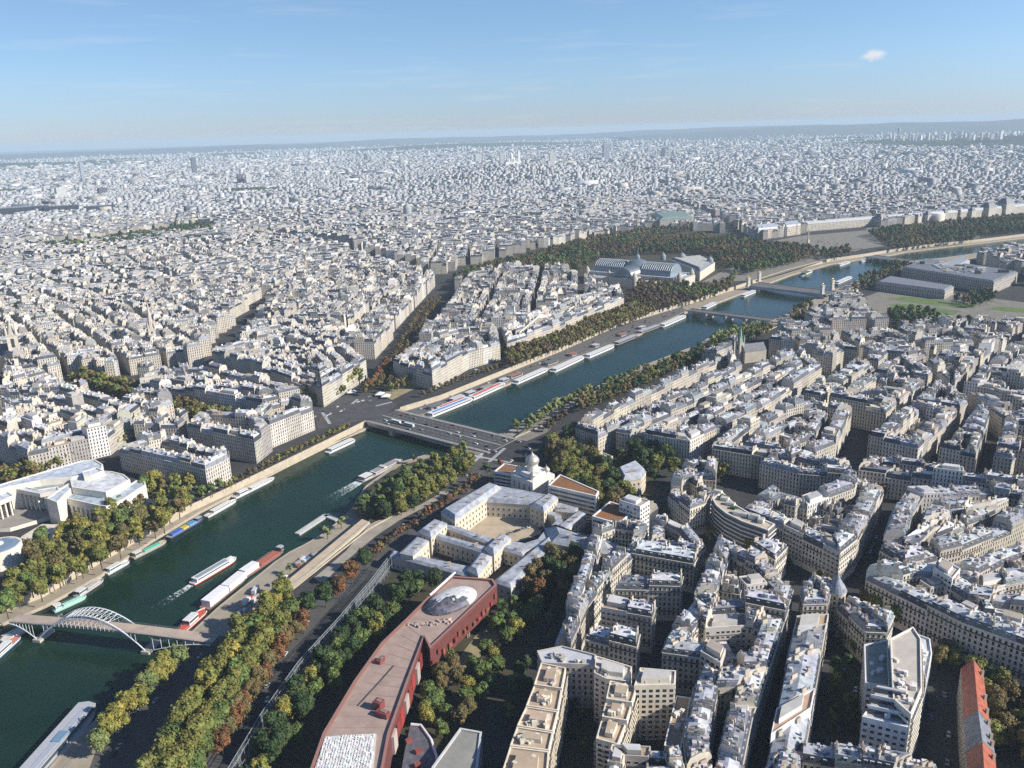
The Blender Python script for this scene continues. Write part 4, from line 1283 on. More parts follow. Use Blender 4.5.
for o in (0, 5, 10, 15): tree_row([(508, 347 + o), (560, 331 + o * .9), (610, 313 + o * .8), (655, 300 + o * .55)], 8.5, (("bronze", 5), ("plane", 2), ("plum", .6)), (5.2, 6.3), W_)
tree_area([(625, 300), (640, 282), (660, 276), (690, 286), (722, 283), (737, 272), (726, 290), (690, 300), (655, 308), (628, 311)], 11, (("plum", 3), ("bronze", 3), ("dark", 1), ("green", .6)), (5, 6.4), "around the glass-roofed palace")
MIX_A = (("plum", 2), ("bronze", 4), ("dark", 3), ("rust", .5), ("green", 1.2))
tree_area([(455, 284), (470, 268), (510, 260), (545, 252), (600, 243), (640, 238), (700, 235), (760, 242), (812, 247), (828, 250), (790, 262), (745, 271), (722, 265), (716, 255), (690, 250), (650, 251), (600, 256), (582, 266), (568, 274), (520, 284), (500, 275)], 11.5, MIX_A, (5.2, 6.8), "in the wooded avenue gardens")
for o in (-3, 1): tree_row([(455, 281 + o), (490, 270 + o), (520, 262 + o), (560, 250 + o), (600, 240 + o), (650, 232 + o), (700, 225 + o)], 9, MIX_A, (5.5, 7), "along the wide avenue beyond the gardens", z=10)
W_ = "along the near embankment past the bridge"
for o in (0, 6): tree_row([(580, 399 + o), (600, 392 + o), (640, 376 + o), (680, 358 + o), (720, 342 + o), (745, 333 + o * .7), (770, 325 + o * .6)], 9, (("dark", 3), ("bronze", 2), ("plane", 1)), (5.2, 6.2), W_)
tree_row([(528, 424), (545, 413), (560, 403), (578, 394), (592, 388)], 10, (("willow", 3), ("green", 1)), (4.6, 5.6), W_, z0=-4)
tree_at(517, 423, "green", 5.6, W_, z0=-4)
tree_row([(606, 382), (630, 373), (640, 368)], 9, (("green", 2), ("willow", 1)), (3.2, 4.4), W_, z=6, z0=-5)
tree_row([(714, 341), (726, 336), (738, 332), (750, 328), (760, 326)], 10, (("willow", 3), ("green", 1)), (5.4, 6.6), W_, z0=-4)
tree_row([(549, 423), (556, 417), (566, 411)], 8, (("plum", 1),), (3.8, 4.6), W_)
W_ = "in the treed square behind the cathedral"
tree_area([(553, 440), (575, 432), (598, 437), (590, 452), (606, 458), (604, 470), (625, 478), (640, 496), (630, 510), (610, 512), (600, 497), (575, 488), (560, 472), (550, 455)], 10.4, (("plane", 4), ("bronze", 2), ("dark", 2)), (5.2, 6.8), W_, z=10)
tree_area([(618, 452), (640, 446), (664, 450), (674, 466), (652, 476), (642, 464), (622, 460)], 10, (("plane", 3), ("dark", 3)), (5.2, 6.6), W_, z=10)
W_ = "among the housetops beyond the square"
tree_area([(706, 461), (718, 460), (732, 468), (726, 474), (712, 470)], 9, (("plane", 1),), (4.4, 5.2), W_)
for u, v, s, r in ((640, 503, "plane", 4.4), (666, 512, "plane", 4.2), (660, 518, "bronze", 4), (710, 534, "bronze", 4.6), (752, 549, "yellow", 4.6), (744, 546, "plane", 4), (642, 597, "bronze", 4.2), (654, 594, "dark", 4.6), (642, 578, "dark", 4)): tree_at(u, v, s, r, W_, 8)
W_ = "between the blocks of the shaded avenue"
for u, v, s, r in ((817, 506, "plane", 5.2), (784, 511, "dark", 3.6), (792, 512, "dark", 3.6), (858, 478, "yellow", 4.2), (882, 489, "bronze", 4.6), (890, 486, "plane", 4.8), (902, 486, "dark", 4.4), (912, 487, "plane", 4.4), (924, 490, "plane", 3.6), (949, 497, "yellow", 4.2), (972, 499, "bronze", 3.4), (790, 471, "yellow", 3.6), (812, 471, "yellow", 3.4), (770, 556, "plane", 4), (820, 575, "bronze", 3.8), (786, 560, "dark", 4)): tree_at(u, v, s, r, W_, 8)
W_ = "on the boulevard below the dark block"
tree_area([(862, 592), (880, 587), (898, 598), (908, 610), (886, 614), (870, 604)], 8.5, (("plane", 2), ("bronze", 1)), (4.2, 5.2), W_)
tree_at(938, 656, "bronze", 4.6, W_); tree_at(946, 650, "bronze", 4, W_)
tree_area([(974, 668), (985, 664), (1002, 682), (1030, 706), (1040, 752), (1000, 745), (988, 722), (980, 695)], 8.5, (("plane", 3), ("bronze", 2)), (4.4, 5.6), "beside the red-roofed row")
tree_row([(958, 655), (975, 668), (1000, 684), (1030, 700)], 9, (("dark", 1), ("plane", 1)), (4, 4.8), "beside the red-roofed row")
W_ = "at the long lawns"
tree_area([(888, 311), (905, 307), (930, 311), (947, 317), (940, 324), (915, 325), (895, 321)], 10, (("dark", 4), ("green", 1)), (4.6, 5.6), W_)
tree_area([(955, 317), (990, 320), (1030, 323), (1030, 332), (975, 328)], 10, (("dark", 4), ("bronze", 1)), (4.6, 5.6), W_)
tree_area([(955, 297), (985, 289), (996, 296), (976, 303)], 11, (("dark", 3), ("bronze", 1)), (5, 6), W_)
W_ = "by the near end of the gilded bridge"
tree_area([(786, 322), (792, 309), (804, 303), (812, 300), (816, 305), (800, 318)], 10, (("bronze", 2), ("dark", 2), ("yellow", .6)), (4.6, 5.6), W_)
tree_area([(812, 318), (822, 306), (832, 299), (836, 303), (826, 316)], 10, (("bronze", 2), ("dark", 1), ("yellow", .6)), (4.6, 5.6), W_)
tree_area([(848, 284), (866, 274), (885, 267), (898, 262), (914, 265), (890, 275), (862, 288)], 11, (("bronze", 2), ("dark", 2), ("yellow", .6)), (5, 6), "along the embankment past the gilded bridge")
tree_area([(820, 255), (828, 249), (848, 247), (852, 252), (834, 257)], 11, (("dark", 1), ("bronze", 1)), (5, 6), "along the embankment past the gilded bridge")
tree_area([(868, 232), (900, 227), (950, 222), (1000, 217), (1060, 212), (1060, 226), (1000, 232), (950, 238), (905, 242), (885, 240)], 12, (("dark", 4), ("bronze", 3), ("green", 1)), (5.4, 6.6), "in the palace gardens")
tree_area([(885, 246), (905, 241), (940, 237.5), (975, 235), (975, 238), (930, 243), (900, 247)], 13, (("dark", 2), ("bronze", 2)), (5.2, 6.4), "in the palace gardens")
tree_area([(40, 246), (75, 243), (120, 237), (180, 228), (205, 225), (212, 229), (150, 240), (110, 245), (60, 248)], 12, (("dark", 4), ("bronze", 2), ("green", 1)), (8, 10), "in the old park across the city", z=14)
W_ = "on the upper avenue above the art palace"
tree_row([(72, 377), (92, 383), (112, 389), (134, 394)], 9, (("plane", 2), ("bronze", 1), ("green", 1)), (6, 7), W_, z=11)
tree_row([(82, 371), (100, 378), (120, 384), (138, 388)], 9, (("plane", 2), ("bronze", 1)), (6, 7), W_, z=11)
tree_area([(165, 393), (182, 389), (205, 402), (214, 411), (190, 416), (172, 406)], 9, (("bronze", 2), ("plane", 2)), (5, 6), W_)
tree_row([(214, 408), (232, 412)], 10, (("plane", 1),), (4.4, 5), W_)
tree_area([(0, 470), (22, 460), (46, 464), (42, 478), (5, 490)], 9, (("plane", 2), ("bronze", 2)), (4.4, 5.6), W_)
tree_row([(30, 468), (48, 463), (62, 457), (80, 451), (100, 445), (118, 438)], 8, (("plane", 2), ("bronze", 1)), (3.8, 4.8), W_)
tree_row([(118, 437), (132, 432), (146, 429)], 8, (("bronze", 1),), (3.6, 4.6), W_)
tree_row([(-4, 357), (10, 366), (26, 371), (46, 371)], 10, (("green", 2), ("bronze", 1)), (4.4, 5.4), "near the square church tower")
tree_row([(255, 384), (300, 390)], 10, (("dark", 1), ("plane", 1)), (3.6, 4.4), W_) if False else None
# keep trees off the water and out of the road bridge; the 290 that show largest stand alone
TREES = [t for t in TREES if in_view(t[0], t[1], 8, 30)]
TREES.sort(key=lambda t: t[6] / t[3])
N_TREE = 295
byw = {}
for t in TREES[:N_TREE]:
    byw.setdefault((t[4], t[2]), []).append(t)
for (where, sp), L in byw.items():
    L.sort(key=lambda t: t[6])
    for i, (x, y, sp, R, wh, z0, d) in enumerate(L):
        k = R / 5.2 * 1.12
        root = thing("tree", (x, y, z0), f"{SPECIES[sp][1]} tree, {ordinal(i)} nearest of its colour {where}", "tree", "trees of the quays and gardens", random.uniform(0, 6.28))
        cm, tm = TREE_P[sp][random.randrange(3)]
        kz = k * random.uniform(.92, 1.1)
        inst("crown", cm, root, (0, 0, 0), 0, (k, k, kz)); inst("trunk", tm, root, (0, 0, 0), 0, (k, k, kz))
# everything further off reads as woodland
PROT = {}
for sp, (c, adj, asp) in SPECIES.items():
    L = []
    for k in range(3):
        rnd = random.Random(sum(map(ord, sp)) * 3 + k)
        b = MB(); crown(b, 5.2, 10 * asp, 9.5, rnd, c, 5, 70, ICO1, 1.3)
        b.tube([(0, 0, 0), (0, 0, 9)], .4, "bark", (.09, .07, .05), 4, .2)
        L.append(b)
    PROT[sp] = L
wood = MB()
for x, y, sp, R, wh, z0, d in TREES[N_TREE:]:
    p = random.choice(PROT[sp]); k = R / 5.2; a = random.uniform(0, 6.28); c, s = math.cos(a) * k, math.sin(a) * k
    i = len(wood.v); kz = k * random.uniform(.9, 1.15)
    wood.v.extend([(x + v[0] * c - v[1] * s, y + v[0] * s + v[1] * c, z0 + v[2] * kz) for v in p.v])
    wood.f.extend([tuple(q + i for q in f) for f in p.f]); wood.m += p.m; wood.t += p.t; wood.uv += p.uv
o = wood.build("far_trees"); o["kind"] = "stuff"; o["label"] = "autumn trees massed in the far gardens and avenues"
print("trees", len(TREES), "specs", len(SPECS), "stuff", len(STUFF), "lim", lim)
# ------------------------------------------------------------------ landmarks
def ctr(P): return (sum(p[0] for p in P) / len(P), sum(p[1] for p in P) / len(P))
def hip(b, P, z, h, d, m, t, m2=None, t2=None):
    """hipped roof on any convex-ish outline: slope to an inset ring, then a flat top"""
    P = ccw(P); Q = inset(P, d)
    if area(Q) < 1: c = ctr(P); Q = [lerp(p, c, .7) for p in P]
    n = len(P)
    for i in range(n):
        j = (i + 1) % n
        b.face([P3(P[i], z), P3(P[j], z), P3(Q[j], z + h), P3(Q[i], z + h)], m, t)
    b.face([P3(q, z + h) for q in Q], m2 or m, t2 or t)
def window_row(root, a, c, zs, bay, me, org, cap=None, skip=0):
    L = math.hypot(c[0] - a[0], c[1] - a[1]); d = ((c[0] - a[0]) / L, (c[1] - a[1]) / L)
    nu = max(1, round(L / bay)); ang = math.atan2(d[1], d[0])
    for z in zs:
        for x in range(nu):
            p = lerp(a, c, (x + .5) / nu)
            inst("window", me, root, (p[0] - org[0], p[1] - org[1], z), ang)
def panel(a, c, z0, z1, off=.03):
    """four corners of a flat panel set just proud of the wall a-c (outward = right of a->c)"""
    d = (Vector(c) - Vector(a)).normalized(); n = Vector((d.y, -d.x)) * off
    a, c = Vector(a) + n, Vector(c) + n
    return [P3(a, z0), P3(c, z0), P3(c, z1), P3(a, z1)]

# --- the red museum on stilts
def red_museum():
    M = ccw(GL([(296, 800), (311, 768), (323, 734), (354, 682), (381, 644), (408, 618), (430, 596), (452, 577), (493, 580), (497, 586), (430, 650), (424, 637), (408, 684), (390, 735), (384, 768), (376, 800)], 21))
    c = ctr(M); org = (c[0], c[1], 0)
    r = thing("museum", org, "long red museum on stilts with a pink roof terrace and white bubble roof", "museum")
    RED, PINK = (0.12, 0.040, 0.035), (0.33, 0.245, 0.205)
    b = MB(); b.prism(M, 8.5, 20.6, "wall", RED, "paving", PINK, True); b.build("hall", r, org)
    b = MB()
    Q = inset(M, 1.3)
    for i in range(len(M)):
        j = (i + 1) % len(M)
        b.face([P3(M[i], 20.6), P3(M[j], 20.6), P3(M[j], 21.9), P3(M[i], 21.9)], "paint", (.16, .06, .05))
        b.face([P3(M[i], 21.9), P3(M[j], 21.9), P3(Q[j], 21.9), P3(Q[i], 21.9)], "paint", (.30, .16, .13))
        b.face([P3(Q[j], 20.65), P3(Q[i], 20.65), P3(Q[i], 21.9), P3(Q[j], 21.9)], "paint", (.20, .09, .07))
    b.build("parapet", r, org)
    b = MB()
    W = inset(ccw(GL([(304, 800), (314, 768), (325, 736), (377, 733), (374, 768), (366, 800)], 21.3)), .3)
    tri = geometry.tessellate_polygon([[Vector((p[0], p[1], 0)) for p in W]])
    b.prism(W, 20.65, 21.35, "paint", (.55, .54, .52))
    x0, y0, x1, y1 = bb(W); rnd = random.Random(3)
    yy = y0
    while yy < y1:
        xx = x0
        while xx < x1:
            if inside((xx, yy), W) and inside((xx + .8, yy + .6), W):
                b.box(xx, yy, 21.3, 21.45 + rnd.random() * .5, rnd.uniform(.7, 1.2), rnd.uniform(.5, 1.0), rnd.uniform(0, 1.5), "paint", jit((.66, .65, .63), .2))
            xx += 1.25
        yy += 1.1
    b.build("pebble_roof", r, org)
    E0, E1 = (Vector(G(323, 734, 20.6)), Vector(G(390, 733, 20.6))), (Vector(G(410, 622, 20.6)), Vector(G(425, 634, 20.6)))
    for k in range(11):
        f = (k + .5) / 11; a, d = E0[0].lerp(E1[0], f), E0[1].lerp(E1[1], f); m = a.lerp(d, .06), a.lerp(d, .93)
        if not (inside(tuple(m[0]), M) and inside(tuple(m[1]), M)): continue
        b = MB(); b.tube([(m[0].x, m[0].y, 20.62), (m[1].x, m[1].y, 20.62)], .11, "paving", (.22, .16, .135), 4); b.build("roof_joint", r, org)
    # bubble roof: an oval lens, white with a dark scaled flank
    e0, e1 = Vector(G(427, 612, 22)), Vector(G(474, 588, 22)); cc = (e0 + e1) / 2; ax = (e1 - e0).normalized(); ay = Vector((-ax.y, ax.x)); la = (e1 - e0).length / 2; lb = la * .60
    bw, bd = MB(), MB()
    def pt(u, w): 
        a, f = u * 2 * math.pi, w * math.pi / 2
        p = cc + ax * (la * math.cos(a) * math.cos(f)) + ay * (lb * math.sin(a) * math.cos(f)); return (p.x, p.y, 20.7 + 5.2 * math.sin(f))
    nu, nv = 40, 8
    for i in range(nu):
        for j in range(nv):
            q = [pt(i / nu, j / nv), pt((i + 1) / nu, j / nv), pt((i + 1) / nu, (j + 1) / nv), pt(i / nu, (j + 1) / nv)]
            x = ctr([p[:2] for p in q]); k = (Vector(x) - cc)
            dark = .8 * k.dot(ax) / la + .55 * k.dot(ay) / lb + .45 * noise.noise(Vector((x[0] * .5, x[1] * .5, 2))) < -.18
            (bd if dark else bw).face(q, "paint" if not dark else "slate", jit((.56, .555, .54), .16) if not dark else jit((.085, .085, .105), .45))
    bw.build("bubble_roof", r, org); bd.build("scale_cladding", r, org)
    b = MB(); rnd = random.Random(9)
    for i in range(46):
        p = lerp(G(412, 625, 21), G(448, 621, 21), rnd.random()); x, y = p[0] + rnd.uniform(-3, 3), p[1] + rnd.uniform(-2, 2)
        b.box(x, y, 20.6, 21.2 + rnd.random() * .7, rnd.uniform(.8, 2.6), rnd.uniform(.5, 1.3), rnd.uniform(0, 3), "wall", jit((.40, .31, .27), .25))
    b.build("terrace_seating", r, org)
    for (u, v, lx, ly, h, t) in ((381, 662, 2.4, 4.6, 2.2, (.20, .055, .05)), (379, 708, 4.4, 3.8, 4.2, (.20, .05, .045)), (383, 716, 6.5, 3.0, 2.6, (.22, .06, .05))):
        p = G(u, v, 20.6); b = MB(); b.box(p[0], p[1], 20.6, 20.6 + h, lx, ly, -.5, "paint", t); b.box(p[0] + .3, p[1], 20.6 + h, 20.6 + h + .4, lx * .5, ly * .5, -.5, "metal", (.35, .3, .28)); b.build("plant_box", r, org)
    b = MB(); b.tube([P3(G(358, 706, 20.6), 20.8), P3(G(380, 682, 20.6), 20.8), P3(G(394, 666, 20.6), 20.8)], .35, "paint", (.06, .04, .04), 5); b.build("roof_channel", r, org)
    b = MB(); b.tube([P3(G(430, 596, 22), 22.5), P3(G(455, 574, 24), 25)], .7, "paint", (.72, .68, .66), 6); b.build("white_beam", r, org)
    # coloured boxes along the garden flank and the stilts
    a, d = G(430, 651, 21), G(497, 586.5, 21)
    rnd = random.Random(4)
    for i in range(14):
        f = (i + rnd.uniform(.1, .4)) / 14; g = f + rnd.uniform(.02, .045)
        b = MB(); z = rnd.uniform(11, 15)
        p0, p1 = lerp(a, d, f), lerp(a, d, g)
        if True:
            dd = (Vector(d) - Vector(a)).normalized(); n = Vector((dd.y, -dd.x)); 
            o = n * rnd.uniform(.5, 1.3)
            b.prism([p0, p1, (p1[0] + o.x, p1[1] + o.y), (p0[0] + o.x, p0[1] + o.y)], z, z + rnd.uniform(1.6, 4), "paint", jit(rnd.choice(((.36, .045, .04), (.20, .05, .04), (.24, .08, .05))), .15), bottom=True)
        b.build("gallery_box", r, org)
    a, d = G(424, 638, 21), G(390, 735, 21)
    for i in range(9):
        f, g = i / 9 + .01, (i + .82) / 9; b = MB()
        dd = (Vector(d) - Vector(a)).normalized(); n = Vector((-dd.y, dd.x)); o = n * (.4 + .4 * (i % 3))
        p0, p1 = lerp(a, d, f), lerp(a, d, g)
        b.prism([p0, p1, (p1[0] + o.x, p1[1] + o.y), (p0[0] + o.x, p0[1] + o.y)], 9 + (i % 2) * 2, 18.5, "paint", jit(((.34, .05, .045), (.22, .045, .04), (.42, .34, .30))[i % 3], .1), bottom=True)
        b.build("gallery_box", r, org)
    rnd = random.Random(6); k = 0
    while k < 22:
        p = (rnd.uniform(bb(M)[0], bb(M)[2]), rnd.uniform(bb(M)[1], bb(M)[3]))
        if not inside(p, Q): continue
        b = MB(); b.tube([(p[0], p[1], 0), (p[0], p[1], 8.6)], .5, "wall", (.3, .27, .25), 8); b.build("stilt", r, org); k += 1
red_museum()
def flat_building(name, px, z, label, cat, wall, roof, h=None, base=0, rim=None, slots=None, inner=None, bands=0, proj=.9, bandt=None, group=None):
    P = ccw(GL(px, z)); c = ctr(P); org = (c[0], c[1], base)
    r = thing(name, org, label, cat, group)
    b = MB(); b.prism(P, base, z, "wall", wall); b.build("wall", r, org)
    b = MB(); Q = inset(P, 1.0)
    n = len(P)
    for i in range(n):
        j = (i + 1) % n
        b.face([P3(P[i], z), P3(P[j], z), P3(P[j], z + .8), P3(P[i], z + .8)], "wall", rim or wall)
        b.face([P3(P[i], z + .8), P3(P[j], z + .8), P3(Q[j], z + .8), P3(Q[i], z + .8)], "wall", rim or wall)
        b.face([P3(Q[j], z + .1), P3(Q[i], z + .1), P3(Q[i], z + .8), P3(Q[j], z + .8)], "wall", rim or wall)
    b.face([P3(q, z + .12) for q in Q], "ground", roof)
    b.build("roof", r, org)
    for k in range(bands):
        zz = base + 3.4 + k * (z - base - 3.6) / bands
        R = inset(P, -proj); b = MB()
        for i in range(n):
            j = (i + 1) % n
            for (u, w, z0, z1) in ((R[i], R[j], zz, zz + 1.1),):
                b.face([P3(u, z0), P3(w, z0), P3(w, z1), P3(u, z1)], "wall", bandt or wall)
            b.face([P3(P[i], zz), P3(P[j], zz), P3(R[j], zz), P3(R[i], zz)][::-1], "wall", bandt or wall)
            b.face([P3(P[i], zz + .15), P3(P[j], zz + .15), P3(R[j], zz + .15), P3(R[i], zz + .15)], "wall", bandt or wall)
        b.build("balcony", r, org)
    if slots:
        for i in range(n):
            j = (i + 1) % n
            a, d = P[i], P[j]; L = math.hypot(d[0] - a[0], d[1] - a[1])
            if L < 4: continue
            dd = ((d[0] - a[0]) / L, (d[1] - a[1]) / L)
            if not facing((dd[1], -dd[0]), lerp(a, d, .5)): continue
            for k in range(slots):
                z0 = base + 1.2 + k * (z - base - 1) / slots
                b = MB(); b.face(panel(lerp(a, d, .03), lerp(a, d, .97), z0, z0 + (z - base) / slots * .42), "glass", (.06, .065, .075)); b.build("window", r, org)
    return r, P, org
WHITE_ST = (.60, .58, .53)
flat_building("annex_building", [(548, 486), (560, 475), (599, 492), (596, 497)], 18, "white slatted wedge-shaped annex with a brown planted roof behind the domed cathedral", "annex", WHITE_ST, (.22, .11, .055), slots=5, rim=(.68, .66, .62))
flat_building("annex_building", [(592, 517), (610, 502), (628, 508), (632, 513), (619, 525)], 18, "white rounded annex with a brown planted roof by the garden street corner", "annex", WHITE_ST, (.24, .11, .055), slots=5, rim=(.68, .66, .62))
flat_building("annex_building", [(494, 472), (504, 464), (520, 467), (512, 475)], 13, "small white annex with a brown roof on the river side of the domed cathedral", "annex", WHITE_ST, (.24, .13, .075), slots=4, rim=(.68, .66, .62))
flat_building("office_building", [(425, 790), (432, 768), (460, 729), (482, 733), (477, 775), (470, 790)], 14, "long grey flat-roofed office with window strips behind the red museum garden", "office", (.50, .50, .48), (.25, .245, .22), slots=4)
flat_building("balcony_building", [(712, 499), (716, 506), (726, 514), (742, 522), (768, 531), (775, 525), (752, 515), (738, 507), (729, 499), (722, 492)], 25, "modern curved apartment block ringed by white balconies under the tan roof terrace", "building", (.13, .13, .135), (.44, .37, .28), bands=7, bandt=(.60, .59, .56), rim=(.6, .58, .53))
flat_building("pavilion", [(588, 459), (603, 453), (613, 457), (598, 467)], 11, "low pale flat-roofed pavilion among the trees of the square", "building", (.52, .47, .38), (.42, .40, .36), slots=3)
def roof_garden():
    r = next(o for o in bpy.data.objects if o.name == "balcony_building"); org = tuple(r.location); rnd = random.Random(8)
    for k in range(12):
        p = lerp(lerp(G(720, 494, 25), G(738, 513, 25), min(1, k / 5)), G(769, 525, 25), max(0, (k - 5) / 7)); b = MB()
        if k % 3 == 1: b.box(p[0], p[1], 25.1, 26.6, 5, 3, -.6, "leaf", (.05, .08, .03))
        else: b.box(p[0] + rnd.uniform(-2, 2), p[1] + rnd.uniform(-2, 2), 25.1, 25.1 + rnd.uniform(2, 3.4), rnd.uniform(3, 7), rnd.uniform(3, 5), -.6, "wall", jit((.58, .55, .48), .12), "paving", (.42, .40, .37))
        b.build("planter" if k % 3 == 1 else "roof_housing", r, org)
roof_garden()
# the mansion in the square
def hipped(name, px, z, label, cat, wall=(.55, .48, .38), roof=(.42, .44, .48), rh=3.5, rd=2.6, parent=None, org=None, base=0, win=True, chim=0, roofm="zinc", top=None, part="wing"):
    P = ccw(GL(px, z)); c = ctr(P)
    if parent is None:
        org = (c[0], c[1], base); parent = thing(name, org, label, cat); part = "wall"
    far = math.hypot(*c) > 900; b = MB()
    if far:
        for i in range(len(P)): quad_wall(b, P[i], P[(i + 1) % len(P)], base, z, "facade", wall, max(2, int((z - base) / 4.6)), 4.2)
    else: b.prism(P, base, z, "wall", wall)
    w = b.build(part, parent, org)
    b = MB(); hip(b, inset(P, -.35), z, rh, rd, roofm, roof, "zinc" if not far else "slate", top or tuple(x * 1.06 for x in roof))
    ro = b.build("roof", w if part == "wing" else parent, org)
    if win and not far:
        n = len(P)
        for i in range(n):
            a, d = P[i], P[(i + 1) % n]; L = math.hypot(d[0] - a[0], d[1] - a[1])
            if L < 5: continue
            dd = ((d[0] - a[0]) / L, (d[1] - a[1]) / L)
            if not facing((dd[1], -dd[0]), lerp(a, d, .5)): continue
            window_row(w, a, d, [base + 1.2 + 4.4 * k for k in range(max(1, int((z - base) / 4.6)))], 4.2, WIN_T[0], org)
    for k in range(chim):
        b = MB(); p = lerp(lerp(P[0], P[1], (k + .5) / chim), c, .5); b.box(p[0], p[1], z + 1, z + rh + 1.6, 2.2, .9, 0, "wall", (.45, .37, .29)); b.build("chimney", ro if part != "wing" else ro, org)
    return parent, org
hipped("mansion", [(617, 471), (636, 463), (646, 472), (641, 479), (623, 482)], 15, "grey mansard-roofed mansion standing alone among the trees of the square", "mansion", roof=(.26, .28, .31), rh=4, chim=3, top=(.40, .42, .45))
# --- the riverside palace round its courtyard
pc = G(500, 530, 0); PORG = (pc[0], pc[1], 0)
pal = thing("palace", PORG, "honey stone riverside palace of grey-roofed wings round a gravel courtyard", "palace")
LIT = (.54, .475, .37)
for px, z, rh, rd, wall in (
    ([(441, 512), (489, 484), (501, 488), (455, 521)], 15, 3, 3, LIT), ([(489, 491), (499, 487), (553, 497), (550, 506), (485, 502)], 12, 2.4, 3, LIT), ([(530, 506), (548, 494), (558, 498), (544, 512)], 14, 2.6, 3, LIT),
    ([(390, 556), (393, 551), (470, 567), (468, 577)], 9, 1.4, 2, (.40, .39, .37)), ([(400, 553), (417, 537), (429, 541), (413, 556)], 13, .8, 2, LIT), ([(418, 532), (434, 520), (447, 524), (431, 538)], 14, 2.6, 3, LIT),
    ([(431, 537), (434, 533), (493, 549), (490, 555)], 11, 1.6, 2, LIT), ([(443, 527), (446, 523), (494, 539), (490, 545)], 10, 1.2, 2, (.48, .42, .33)), ([(484, 549), (501, 534), (511, 538), (494, 555)], 13, 2.4, 3, LIT),
    ([(467, 570), (480, 553), (492, 557), (478, 576)], 12, 2.4, 3, LIT), ([(493, 582), (549, 537), (553, 545), (511, 588)], 11, 1.6, 2.5, (.56, .50, .41)), ([(499, 549), (503, 544), (526, 550), (523, 556)], 10, 1.4, 2, LIT),
    ([(545, 528), (553, 526), (619, 545), (611, 555), (551, 543)], 11, 4.5, 7, (.44, .42, .38)), ([(557, 527), (578, 511), (586, 514), (566, 531)], 10, 1.4, 2, LIT), ([(552, 505), (560, 503), (578, 508), (575, 513), (556, 511)], 9, 1, 2, LIT)):
    hipped(None, px, z, None, None, wall, (.30, .315, .345), rh, rd, pal, PORG, chim=2)
for arc, z in (([(543, 512), (552, 511), (561, 515), (563, 522), (557, 527), (551, 526), (556, 521), (554, 516), (548, 514)], 10), ([(508, 541), (525, 543), (538, 539), (545, 530), (552, 527), (551, 535), (543, 545), (526, 550), (506, 547)], 10)):
    b = MB(); P = ccw(GL(arc, z)); b.prism(P, 0, z, "wall", LIT, "zinc", (.32, .335, .36)); b.build("wing", pal, PORG)
sheet("courtyard", GL([(462, 532), (484, 512), (535, 515), (545, 525), (540, 534), (520, 541), (497, 545)]), .07, "ground", (.40, .33, .24))
sheet("courtyard", GL([(436, 548), (448, 540), (488, 554), (480, 562)]), .07, "ground", (.20, .17, .13))
# --- cathedral with onion domes
def cathedral():
    o = G(533, 492, 0); org = (o[0], o[1], 0); ang = math.atan2(*(Vector(G(598, 490, 18)) - Vector(G(560, 475, 18))).yx)
    r = thing("cathedral", org, "white stone cathedral with five silvery onion domes beside the road bridge square", "cathedral")
    b = MB(); ws = (.64, .61, .55)
    b.box(o[0], o[1], 0, 16, 26, 24, ang, "wall", ws); b.box(o[0], o[1], 16, 19.5, 19, 17, ang, "wall", ws, "zinc", (.6, .58, .53)); b.build("nave", r, org)
    c, s = math.cos(ang), math.sin(ang)
    for dx, dy, R, z in ((0, 0, 5.4, 19.4), (-8.4, -7.6, 2.6, 15.8), (8.4, -7.6, 2.6, 15.8), (8.4, 7.6, 2.6, 15.8), (-8.4, 7.6, 2.6, 15.8)):
        x, y = o[0] + dx * c - dy * s, o[1] + dx * s + dy * c
        b = MB(); b.lathe(x, y, [(R * .82, z), (R * .82, z + R * .95), (R * .9, z + R)], "wall", ws, 16); dr = b.build("drum", r, org)
        b = MB(); b.lathe(x, y, [(R * .84, z + R), (R * 1.05, z + R * 1.35), (R * 1.02, z + R * 1.7), (R * .75, z + R * 2.1), (R * .36, z + R * 2.4), (R * .12, z + R * 2.65), (.07, z + R * 3)], "metal", (.50, .46, .40), 20)
        d = b.build("dome", r, org, True)
        b = MB(); t = z + R * 2.95; b.tube([(x, y, t), (x, y, t + R * .5)], .12, "gold", (.7, .5, .15), 5); b.box(x, y, t + R * .3, t + R * .3 + .2, R * .26, .16, ang, "gold", (.7, .5, .15)); b.build("cross", d, org)
    for k in (-1, 1):
        for i in range(4):
            p = (o[0] + (-9 + 6 * i) * c - k * -12.05 * s * 1, o[1] + (-9 + 6 * i) * s + k * -12.05 * c)
            inst("window", WIN_T[0], r, (p[0] - o[0], p[1] - o[1], 6), ang + (0 if k > 0 else math.pi), (1.0, 1, 2.6))
cathedral()
